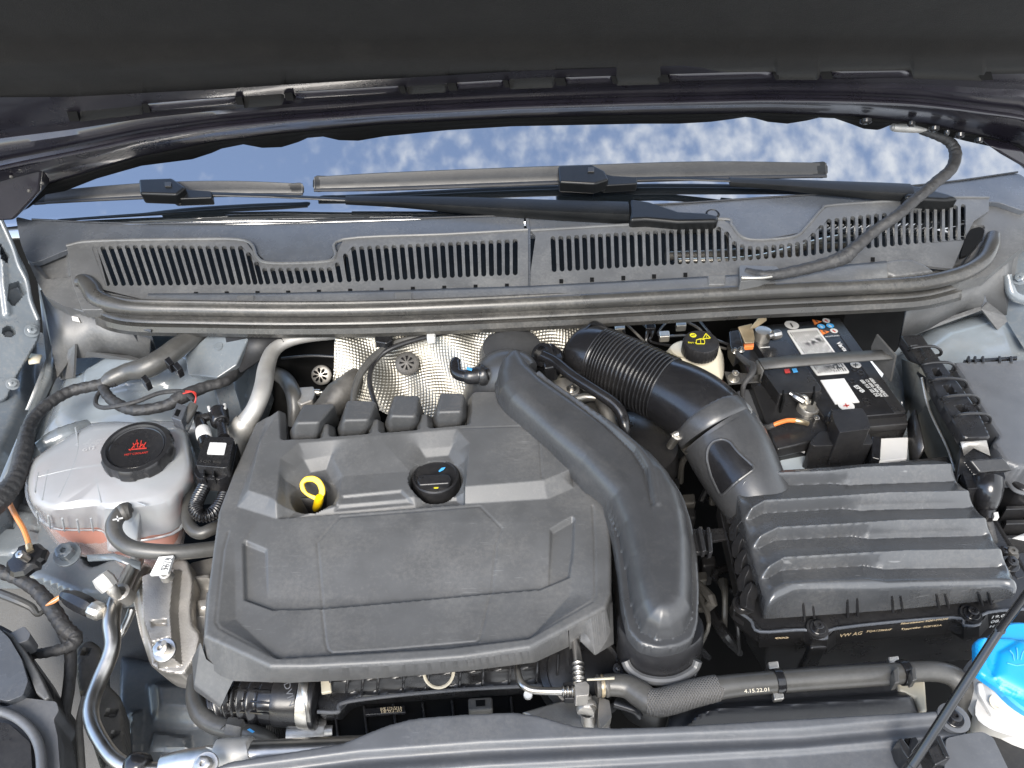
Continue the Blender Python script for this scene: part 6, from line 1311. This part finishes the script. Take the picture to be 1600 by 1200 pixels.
# ================================================================== FRONT: INTAKE MANIFOLD, THROTTLE HOSE, PIPES
im = thing('intake_manifold', 'black ribbed intake manifold below the front edge of the engine cover', 'intake manifold', P(650, 1080, -.07))
MF = FZ(-.075, -.25, at=(650, 1080))
r = Relief(MF, [(497, 1040), (950, 990), (950, 1065), (900, 1066), (880, 1068), (700, 1080), (560, 1090), (543, 1098), (528, 1116), (500, 1118), (494, 1100)], .0016, 3)
r.plateau([(508, 1040), (900, 1000), (900, 1056), (700, 1070), (560, 1080), (512, 1084)], .012, .006); r.edge(.002)
r.build('manifold_top', M['black'], im, skirt=.03)
for u, v in ((515, 1076), (542, 1074), (566, 1073), (590, 1072), (630, 1071), (668, 1069), (718, 1066), (754, 1064), (796, 1061), (838, 1060), (870, 1056)):
    sweep('rib', [(u+2, v-34, -.052, 2.0), (u+1, v-12, -.056, 2.2), (u, v+2, -.062, 2.2), (u-1, v+12, -.072, 2.0)], M['black'], im, n=6, per=3)
sweep('lower_bead', [(496, 1112, -.066, 3), (528, 1112, -.066, 3), (545, 1096, -.066, 3), (700, 1079, -.066, 3), (860, 1070, -.066, 3), (900, 1066, -.066, 3)], M['panel'], im, n=8)
lathe('ring_clip', P(686, 1050, -.055), (0, -.5, .85), [(.0130, 0), (.0145, .001), (.0145, .003), (.0130, .004), (.0118, .003), (.0118, .001)], M['cream'], im, seg=28, cap0=False, cap1=False)
prism('pale_pad', FZ(-.056), [(500, 1046), (515, 1045), (518, 1080), (502, 1083)], .0, -.004, M['cream'], im, bevel=.001)
prism('lower_block', FZ(-.10), [(500, 1100), (860, 1072), (900, 1080), (900, 1130), (860, 1160), (520, 1170), (505, 1130)], 0, -.08, M['dark'], im, bevel=.004)
for i in range(7): prism('block_web', FZ(-.095), [(520+i*46, 1105-i*3), (524+i*46, 1105-i*3), (530+i*46, 1150), (526+i*46, 1150)], .0, -.03, M['black'], im, bevel=.001)
prism('spring_clip', FZ(-.075), [(731, 1090), (769, 1088), (770, 1108), (732, 1111)], .002, -.012, M['grime'], im, bevel=.002)
prism('clip_slot', FZ(-.0725), [(743, 1094), (758, 1093), (758, 1102), (744, 1103)], .0006, -.004, M['dark'], im, bevel=0)
prism('part_plate', FZ(-.086), [(569, 1107), (632, 1102), (634, 1113), (571, 1117)], .0, -.004, M['black_gloss'], im, bevel=.0006)
for i in range(3): text('lettering', ['04E 129 711 L', 'PA6-GF35', '18.03.20'][i], FZ(-.0855), (594, 1108+i*3.2), (628, 1105.5+i*3.2), M['gold_print'], im, tall=.6)
th = thing('throttle_hose', 'black ribbed pressure hose at the lower left of the engine cover', 'hose', P(420, 1095, -.08))
sweep('hose_body', [(350, 1100, -.10, 30), (366, 1092, -.09, 36), (390, 1090, -.085, 38), (420, 1092, -.08, 38), (450, 1094, -.08, 37), (478, 1095, -.08, 36)], M['black_gloss'], th, n=36, per=30, corr=(.05, .60, 6, .004), sharp=70)
for i in range(11):
    a = math.radians(-60+i*24); pts = []
    for (u, v, z, rp) in ((352, 1100, -.10, 30), (370, 1092, -.09, 37.5), (392, 1090, -.085, 39), (420, 1092, -.08, 39), (432, 1093, -.08, 38.5)):
        p = P(u, v, z); rr = rp*mpp(p); pts.append((p.x, p.y+math.sin(a)*rr*1.0, p.z+math.cos(a)*rr, .0011))
    sweep('hose_rib', pts, M['black_gloss'], th, world=True, n=6, per=4)
sweep('hose_cuff', [(434, 1093, -.08, 37), (436, 1093, -.08, 39.5), (468, 1095, -.08, 39), (470, 1095, -.08, 37)], M['black'], th, n=36, per=3)
sweep('band_clamp', [(472, 1095, -.08, 38), (474, 1095, -.08, 40), (484, 1096, -.08, 40), (486, 1096, -.08, 38)], M['zinc'], th, n=36, per=3)
sweep('band_clamp', [(488, 1096, -.08, 36), (489, 1096, -.08, 41), (496, 1096, -.08, 41), (498, 1096, -.08, 36)], M['black'], th, n=36, per=3)
text('lettering', 'DVIN', FZ(-.044, -.3, at=(446, 1080)), (443, 1068), (452, 1104), M['panel'], th, tall=.9)
px_mesh('clamp_strip', [(468, 1066, -.04), (482, 1065, -.04), (480, 1082, -.038), (485, 1128, -.055), (480, 1128, -.055), (472, 1084, -.038)], [[0, 1, 2, 5], [2, 3, 4, 5]], M['zinc'], th, solid=.001)
pm = thing('coolant_pump', 'silver cylindrical electric pump below the throttle hose', 'pump', P(490, 1145, -.10))
sweep('pump_body', [(454, 1148, -.11, 18), (456, 1148, -.11, 24), (508, 1142, -.11, 24), (512, 1142, -.11, 18)], M['alu'], pm, n=28, per=3)
sweep('pump_nose', [(508, 1142, -.10, 8), (520, 1141, -.10, 8)], M['alu'], pm)
prism('pump_bracket', FZ(-.09), [(464, 1124), (480, 1122), (482, 1132), (466, 1134)], .0, -.01, M['grime'], pm, bevel=.002)
for i in range(9): sweep('wire', [(418+i*3, 1132, -.10, 1.5), (415+i*4, 1146, -.11, 1.5), (410+i*5, 1165, -.13, 1.5)], M['black'], pm, n=6, per=4)
rh = thing('return_hose', 'grey rubber hose with a square clamp at the bottom left', 'hose', P(340, 1130, -.09))
sweep('hose_run', [(306, 1060, -.10, 13), (305, 1090, -.095, 14), (314, 1116, -.09, 15), (336, 1132, -.09, 15), (365, 1140, -.09, 15), (395, 1148, -.09, 15), (418, 1160, -.10, 15), (430, 1185, -.12, 15)], M['rubber'], rh, n=20)
sweep('square_clamp', [(357, 1138, -.088, 15), (359, 1138, -.088, 18.5), (379, 1142, -.088, 18.5), (381, 1142, -.088, 15)], M['strap'], rh, n=8, per=2, sharp=25)
mark(Frame(P(392, 1141, -.071)), [[(386, 1140), (390, 1138), (398, 1143), (394, 1145)]], M['blue_print'], rh)
bp_ = thing('front_pipe', 'fat silver pipe with a sleeve along the bottom left edge', 'pipe', P(400, 1180, -.06))
sweep('pipe_run', [(256, 1196, -.06, 16), (290, 1190, -.055, 18), (340, 1184, -.05, 20), (370, 1180, -.05, 20), (440, 1176, -.05, 20), (520, 1172, -.055, 20), (620, 1166, -.06, 18)], M['steel'], bp_, n=28)
sweep('pipe_sleeve', [(338, 1180, -.05, 20), (342, 1180, -.05, 24), (384, 1177, -.05, 24), (390, 1176, -.05, 24), (394, 1176, -.05, 20)], M['alu_dusty'], bp_, n=28, per=3)
bolt('pipe_bolt', P(322, 1196, -.03), (0, -.3, 1), .010, M['steel'], bp_)
# fuel pipes right of the cover front
fp = thing('fuel_pipe', 'thin silver fuel pipe bending out from under the cover into a T fitting', 'pipe', P(850, 1070, -.04))
sweep('pipe_run', [(809, 1030, -.05, 4.5), (809, 1050, -.04, 5.5), (815, 1068, -.035, 6), (830, 1078, -.035, 6), (860, 1080, -.035, 6), (884, 1080, -.035, 6)], M['steel'], fp, n=16)
sweep('pipe_run', [(899, 1000, -.03, 6), (902, 1025, -.03, 7), (905, 1048, -.03, 7.5)], M['steel'], fp, n=16)
sweep('ringed_end', [(903, 1036, -.03, 8), (906, 1082, -.03, 8.5)], M['steel'], fp, n=20, per=60, corr=(0, 1, 6, .0022))
sweep('ringed_end', [(878, 1080, -.035, 7), (900, 1080, -.035, 7)], M['steel'], fp, n=18, per=40, corr=(0, 1, 3, .002))
prism('pipe_block', FZ(-.028), rounded([(898, 1068), (915, 1064), (921, 1070), (920, 1086), (900, 1088)], 2), .004, -.012, M['alu'], fp, bevel=.002)
prism('support_bracket', FZ(-.036), [(880, 1066), (896, 1064), (898, 1092), (882, 1092)], .0, -.008, M['black'], fp, bevel=.001)
sweep('lower_fitting', [(911, 1088, -.045, 13), (914, 1102, -.05, 13), (916, 1104, -.05, 16), (917, 1110, -.05, 16), (918, 1112, -.052, 12), (920, 1140, -.07, 12)], M['alu'], fp, n=22, per=3)
prism('casting_plate', FZ(-.062), [(815, 1112), (870, 1096), (945, 1082), (955, 1140), (870, 1142)], .0, -.01, M['alu'], fp, bevel=.002)
prism('casting_plate', FZ(-.05), rounded([(936, 1090), (952, 1094), (956, 1120), (940, 1138), (934, 1120)], 2), .0, -.012, M['alu'], fp, bevel=.001)
lathe('pipe_cap', P(825, 1086, -.04), (0, -.4, 1), [(.004, 0), (.0035, .005), (0, .005)], M['white'], fp, seg=12)
sp_ = thing('oil_pump_cover', 'black round housing between fuel pipe and air duct', 'housing', P(945, 1040, -.06))
lathe('housing_disc', P(912, 1050, -.065), (.2, -.25, 1), [(.0, -.02), (.040, -.02), (.041, .0), (.036, .004), (.034, .0), (.030, .002), (0, .003)], M['black'], sp_, seg=40)
bolt('housing_bolt', P(966, 1045, -.06), (0, -.3, 1), .005, M['black'], sp_)
prism('housing_plate', FZ(-.08), [(920, 1010), (985, 1000), (1000, 1060), (960, 1100), (925, 1090)], 0, -.02, M['black_matt'], sp_, bevel=.003)
# ================================================================== RADIATOR HOSE
rd = thing('radiator_hose', 'thick grey rubber radiator hose lying across the front of the bay', 'hose', P(1200, 1070, -.03))
sweep('hose_run', [(932, 1072, -.035, 15), (955, 1070, -.035, 17), (980, 1073, -.035, 18), (1000, 1085, -.035, 20), (1018, 1096, -.034, 20), (1045, 1094, -.032, 20), (1080, 1084, -.030, 19), (1115, 1076, -.028, 18), (1170, 1069, -.028, 17), (1260, 1062, -.028, 17), (1380, 1054, -.028, 16.5), (1440, 1049, -.028, 15.5), (1478, 1052, -.03, 16), (1500, 1066, -.035, 17), (1505, 1090, -.05, 17), (1500, 1130, -.08, 17)], M['rubber'], rd, n=24, per=8)
def braid_bump(n, l, tcn, h):
    geo = n.new('ShaderNodeNewGeometry'); out_ = None
    for ang in (.6, -.6):
        mp_ = n.new('ShaderNodeMapping'); mp_.inputs['Rotation'].default_value = (0, 0, ang); l.new(geo.outputs['Position'], mp_.inputs[0])
        wv = n.new('ShaderNodeTexWave'); wv.inputs['Scale'].default_value = 160; wv.inputs['Distortion'].default_value = .3; l.new(mp_.outputs[0], wv.inputs['Vector'])
        if out_ is None: out_ = wv.outputs['Fac']
        else:
            mm = n.new('ShaderNodeMath'); mm.operation = 'MAXIMUM'; l.new(out_, mm.inputs[0]); l.new(wv.outputs['Fac'], mm.inputs[1]); out_ = mm.outputs[0]
    return out_
M['braid'] = mat('braided_sleeve', (.085, .082, .078), .55, dust=.15, bump=braid_bump, vary=.1)
sweep('braided_sleeve', [(1012, 1096, -.034, 20.5), (1030, 1098, -.033, 21.5), (1055, 1092, -.031, 21.5), (1085, 1083, -.030, 21), (1119, 1075, -.028, 20), (1120, 1075, -.028, 17)], M['braid'], rd, n=40, jag=.02)
for u, v in ((1215, 1065), (1412, 1051)):
    sweep('hose_clip', [(u-6, v+.4, -.028, 16), (u-5, v+.3, -.028, 19.5), (u+6, v-.3, -.028, 19.5), (u+7, v-.4, -.028, 16)], M['black_gloss'], rd, n=24, per=2)
for q in ([(1396, 1046), (1404, 1040), (1406, 1066), (1398, 1068)], [(1424, 1044), (1432, 1042), (1433, 1062), (1426, 1064)]): prism('clip_wing', FZ(-.014), q, .002, -.01, M['rubber'], rd, bevel=.001)
for dx in (0, 6, 12): lathe('spring_band', P(934+dx*1.2, 1071.5, -.035), (1, .05, 0), [(16.5*mpp(P(940, 1071, -.035)), -.0015), (17.6*mpp(P(940, 1071, -.035)), 0), (16.5*mpp(P(940, 1071, -.035)), .0015)], M['brass' if dx == 6 else 'grime'], rd, seg=28, cap0=False, cap1=False)
px_mesh('clamp_tag', [(917, 1061, -.018), (960, 1058, -.018), (960, 1062, -.018), (917, 1064, -.018)], [[0, 1, 2, 3]], M['cream'], rd, solid=.001)
text('lettering', '4.15.22.01', FZ(-.0145, -.9, at=(1180, 1080)), (1163, 1083), (1202, 1080), M['cream'], rd, tall=.8)
# fan shroud behind the hose
fs = thing('fan_shroud', 'black plastic radiator fan shroud behind the front panel', 'fan shroud', P(1230, 1080, -.05))
r = Relief(FZ(-.050, -.1, at=(1230, 1090)), [(1052, 1096), (1075, 1078), (1120, 1058), (1200, 1044), (1300, 1036), (1410, 1028), (1424, 1034), (1440, 1060), (1446, 1100), (1448, 1118), (1230, 1134), (1040, 1144)], .0018, 6)
r.plateau([(1060, 1144), (1078, 1108), (1110, 1096), (1412, 1076), (1432, 1090), (1440, 1125)], .014, .014, True); r.plateau([(1120, 1062), (1410, 1034), (1414, 1046), (1124, 1072)], .010, .004, True); r.edge(.004)
r.build('shroud_top', M['shroud'], fs, skirt=.04)
for u, v in ((1209, 1039), (1397, 1031), (1217, 1087)): 
    c_ = thing('spring_clip', {1209: 'small silver spring clip behind the hose, left one', 1397: 'small silver spring clip behind the hose, right one', 1217: 'small silver spring clip in front of the hose'}[u], 'clip', P(u, v, -.03), 'silver clips along the fan shroud')
    prism('clip_plate', FZ(-.032, -.2, at=(u, v)), [(u-9, v-5), (u+7, v-7), (u+9, v+5), (u-7, v+7)], .003, -.004, M['zinc'], c_, bevel=.001)
prism('pale_wedge', FZ(-.045), [(1402, 1066), (1446, 1060), (1450, 1112), (1440, 1112), (1430, 1090), (1404, 1078)], 0, -.02, M['cream'], fs, bevel=.003)
sweep('side_tube', [(960, 1100, -.05, 6), (990, 1110, -.05, 6), (1000, 1120, -.055, 6)], M['shroud'], fs)
# ================================================================== FRONT PANEL
fpn = thing('front_cover_panel', 'dark grey plastic slam panel cover along the bottom edge', 'front panel', P(1000, 1160, .0))
r = Relief(FZ(.0, -.06, at=(1000, 1160)), [(330, 1200), (360, 1188), (534, 1160), (575, 1143), (606, 1131), (640, 1122), (662, 1119), (730, 1114), (803, 1111), (840, 1116), (900, 1133), (960, 1136), (1031, 1134), (1219, 1123), (1487, 1108), (1496, 1118), (1507, 1137), (1600, 1260), (1600, 1420), (300, 1420), (300, 1230)], .0013, 3)
pu, pv = r.px()
l1 = iv([(300, 1206), (560, 1172), (750, 1158), (1000, 1147), (1250, 1137), (1460, 1118), (1600, 1108)], pu); l2_ = iv([(300, 1232), (750, 1195), (1000, 1182), (1250, 1168), (1405, 1155), (1600, 1138)], pu)
r.h += -.006*sm((pv-l1)/11)+.005*sm((pv-l1-12)/22)-.004*sm((pv-l2_)/8)
r.edge(.003)
r.build('panel_sheet', M['panel'], fpn, skirt=.03, sharp=80)
prism('corner_plate', FZ(.002, -.06, at=(1500, 1170)), rounded([(1478, 1153), (1510, 1146), (1536, 1143), (1552, 1152), (1575, 1200), (1620, 1300), (1470, 1300)], 6), .0, -.02, M['panel'], fpn, bevel=.003)
lathe('screw_seat', P(1489, 1123, .0), (0, -.05, 1), [(.012, -.002), (.012, .002), (.009, .003), (0, .003)], M['panel'], fpn, seg=20)
bolt('panel_screw', P(1490, 1123, .003), (0, -.05, 1), .0075, M['black_gloss'], fpn, six=False, h=.005)
def block(q, z, d_, m=M['black']): return prism('rod_socket', FZ(z), q, 0, -d_, m, fpn, bevel=.0012)
block([(1404, 1154), (1410, 1152), (1428, 1176), (1420, 1186), (1410, 1172)], .014, .02); block([(1424, 1152), (1432, 1150), (1438, 1160), (1424, 1178), (1418, 1174)], .014, .02); block([(1450, 1170), (1466, 1160), (1486, 1184), (1462, 1196)], .014, .02); block([(1462, 1150), (1470, 1148), (1486, 1184), (1478, 1184)], .016, .02)
prism('socket_hole', FZ(.012), [(1414, 1154), (1426, 1153), (1430, 1168), (1424, 1174)], 0, -.01, M['dark'], fpn, bevel=0)
# ================================================================== PROP ROD
pr = thing('bonnet_prop_rod', 'thin black metal bonnet stay rising from the front panel at lower right', 'bonnet stay', P(1440, 1180, .01))
a = P(1425, 1196, .012); b = P(1562, 984, .11); c_ = P(1606, 925, .155); e = c_+(c_-b).normalized()*.25
def lp_(p, q, t): return p+(q-p)*t
k1 = 8.0
pts = [(*p, rr_*mpp(p)) for p, rr_ in ((lp_(a, b, -.08), 8), (a, 8.5), (lp_(a, b, .03), 7.5), (lp_(a, b, .5), 7.2), (lp_(a, b, .97), 7.0), (b, 8.5), (lp_(b, c_, .1), 6.5), (c_, 6.5), (e, 6))]
sweep('rod', pts, M['black_gloss'], pr, world=True, n=18, per=6)
# ================================================================== WASHER BOTTLE
wb = thing('washer_bottle', 'white washer fluid bottle neck with bright blue cap at the bottom right corner', 'washer bottle', P(1570, 1110, -.05))
W0 = [(1518, 1120), (1530, 1075), (1550, 1060), (1660, 1060), (1680, 1130), (1620, 1160), (1570, 1148), (1545, 1140)]
loft('neck', [rg(grow(W0, .98), -.035), rg(W0, -.04), rg([(u-4, v+16) for u, v in W0], -.06), rg([(u-12, v+42) for u, v in W0], -.10), rg([(u-16, v+60) for u, v in W0], -.14)], M['milk'], wb, sharp=50)
lathe('neck_ring', P(1604, 1082, -.03), (0, -.15, 1), [(.044, -.02), (.041, .0), (.036, .01), (0, .01)], M['milk'], wb, seg=36)
prism('lug_plate', FZ(-.028, -.3, at=(1560, 1100)), rounded([(1528, 1066), (1552, 1062), (1580, 1100), (1580, 1118), (1552, 1120), (1530, 1082)], 4), .0, -.006, M['milk'], wb, bevel=.002)
lathe('lug_hole', P(1557, 1098, -.024), (0, -.3, 1), [(.006, 0), (.0062, .0012), (.0045, .0012), (.004, -.001), (0, -.001)], M['cream'], wb, seg=18)
CW = FZ(-.004, -.22, at=(1580, 1040))
r = Relief(CW, [(1526, 1002), (1532, 995), (1550, 994), (1620, 1000), (1700, 1010), (1700, 1100), (1600, 1092), (1575, 1084), (1555, 1070), (1530, 1052), (1527, 1045)], .0014, 6)
r.dome([(1550, 1060), (1560, 1020), (1590, 1002), (1640, 1002), (1700, 1020), (1700, 1090), (1600, 1086)], .004, .01)
d_ = np.hypot(*(r.p-np.array(CW.uv(1612, 1040))).T); r.h -= .0012*sm(1-np.abs(d_-.036)/.0015); r.edge(.003)
wc = r.build('flip_cap', M['blue'], wb, skirt=.006, label='bright blue flip cap')
lathe('cap_skirt', P(1612, 1056, -.022), (0, -.2, 1), [(.040, -.010), (.042, .004), (.042, .012), (.040, .014)], M['blue'], wc, seg=48, cap0=True)
def o(u, v): return (u, v)
for q in ([(1585, 1032), (1583, 1022), (1578, 1016)], [(1590, 1030), (1590, 1020), (1589, 1012)], [(1595, 1031), (1598, 1020), (1602, 1014)], [(1574, 1036), (1588, 1040), (1604, 1038)]): line_mark(Frame(CW.o+CW.n*.004, CW.n), q, 1.6, M['blue_print'], wc)
yt = thing('yellow_tab', 'small yellow and cream tab behind the blue washer cap', 'tab', P(1583, 990, -.03))
prism('tab_body', FZ(-.03), rounded([(1570, 994), (1572, 986), (1582, 984), (1592, 990), (1588, 998), (1576, 998)], 2), .004, -.006, M['yellow_print'], yt, bevel=.001)
prism('tab_tail', FZ(-.028), [(1578, 984), (1595, 988), (1592, 996), (1584, 992)], .004, -.002, M['cream'], yt, bevel=.001)
prism('black_base', FZ(-.05), [(1545, 1138), (1566, 1142), (1600, 1150), (1640, 1150), (1660, 1260), (1560, 1240)], 0, -.05, M['black_matt'], wb, bevel=.003)
# ================================================================== FLOOR OF THE BAY
gd = link(bpy.data.objects.new('engine_bay_floor', bpy.data.meshes.new('engine_bay_floor')))
bpy.data.objects.remove(gd)
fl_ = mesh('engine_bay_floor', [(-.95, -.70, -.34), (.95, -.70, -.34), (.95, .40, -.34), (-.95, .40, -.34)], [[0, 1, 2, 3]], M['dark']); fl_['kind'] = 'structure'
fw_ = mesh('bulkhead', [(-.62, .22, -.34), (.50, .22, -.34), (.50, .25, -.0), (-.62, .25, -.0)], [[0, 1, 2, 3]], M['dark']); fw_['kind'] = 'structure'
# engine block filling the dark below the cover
bw_ = mesh('dark_backdrop', [(-1.1, .52, -.34), (1.1, .52, -.34), (1.1, .54, .05), (-1.1, .54, .05)], [[0, 1, 2, 3]], M['dark']); bw_['kind'] = 'structure'  # added dark backdrop plane closing the view behind the right-hand tower
eb = thing('engine_block', 'grimy dark engine block and gearbox below the covers', 'engine', (0, -.1, -.2))
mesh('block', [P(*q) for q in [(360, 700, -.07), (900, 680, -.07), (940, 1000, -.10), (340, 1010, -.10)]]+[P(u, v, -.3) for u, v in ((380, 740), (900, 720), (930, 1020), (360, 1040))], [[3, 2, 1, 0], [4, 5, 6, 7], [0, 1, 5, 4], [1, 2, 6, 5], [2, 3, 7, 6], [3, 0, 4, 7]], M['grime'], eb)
random.seed(5)
for i in range(26):
    u, v, z = random.uniform(1000, 1150), random.uniform(690, 1010), random.uniform(-.2, -.1)
    sweep('gearbox_line', [(u, v, z, random.uniform(3, 9)), (u+random.uniform(-30, 30), v+random.uniform(10, 50), z+.01, random.uniform(3, 9)), (u+random.uniform(-50, 50), v+random.uniform(40, 90), z-.03, 5)], M[random.choice(['grime', 'black', 'rubber', 'black_gloss'])], eb, per=4, n=8)
for i in range(8):
    u, v = random.uniform(1010, 1120), random.uniform(720, 900); prism('gearbox_boss', FZ(-.16), [(u, v), (u+22, v-2), (u+24, v+14), (u+2, v+16)], random.uniform(0, .02), -.04, M[random.choice(['grime', 'black'])], eb, bevel=.003)
bpy.context.view_layer.update()
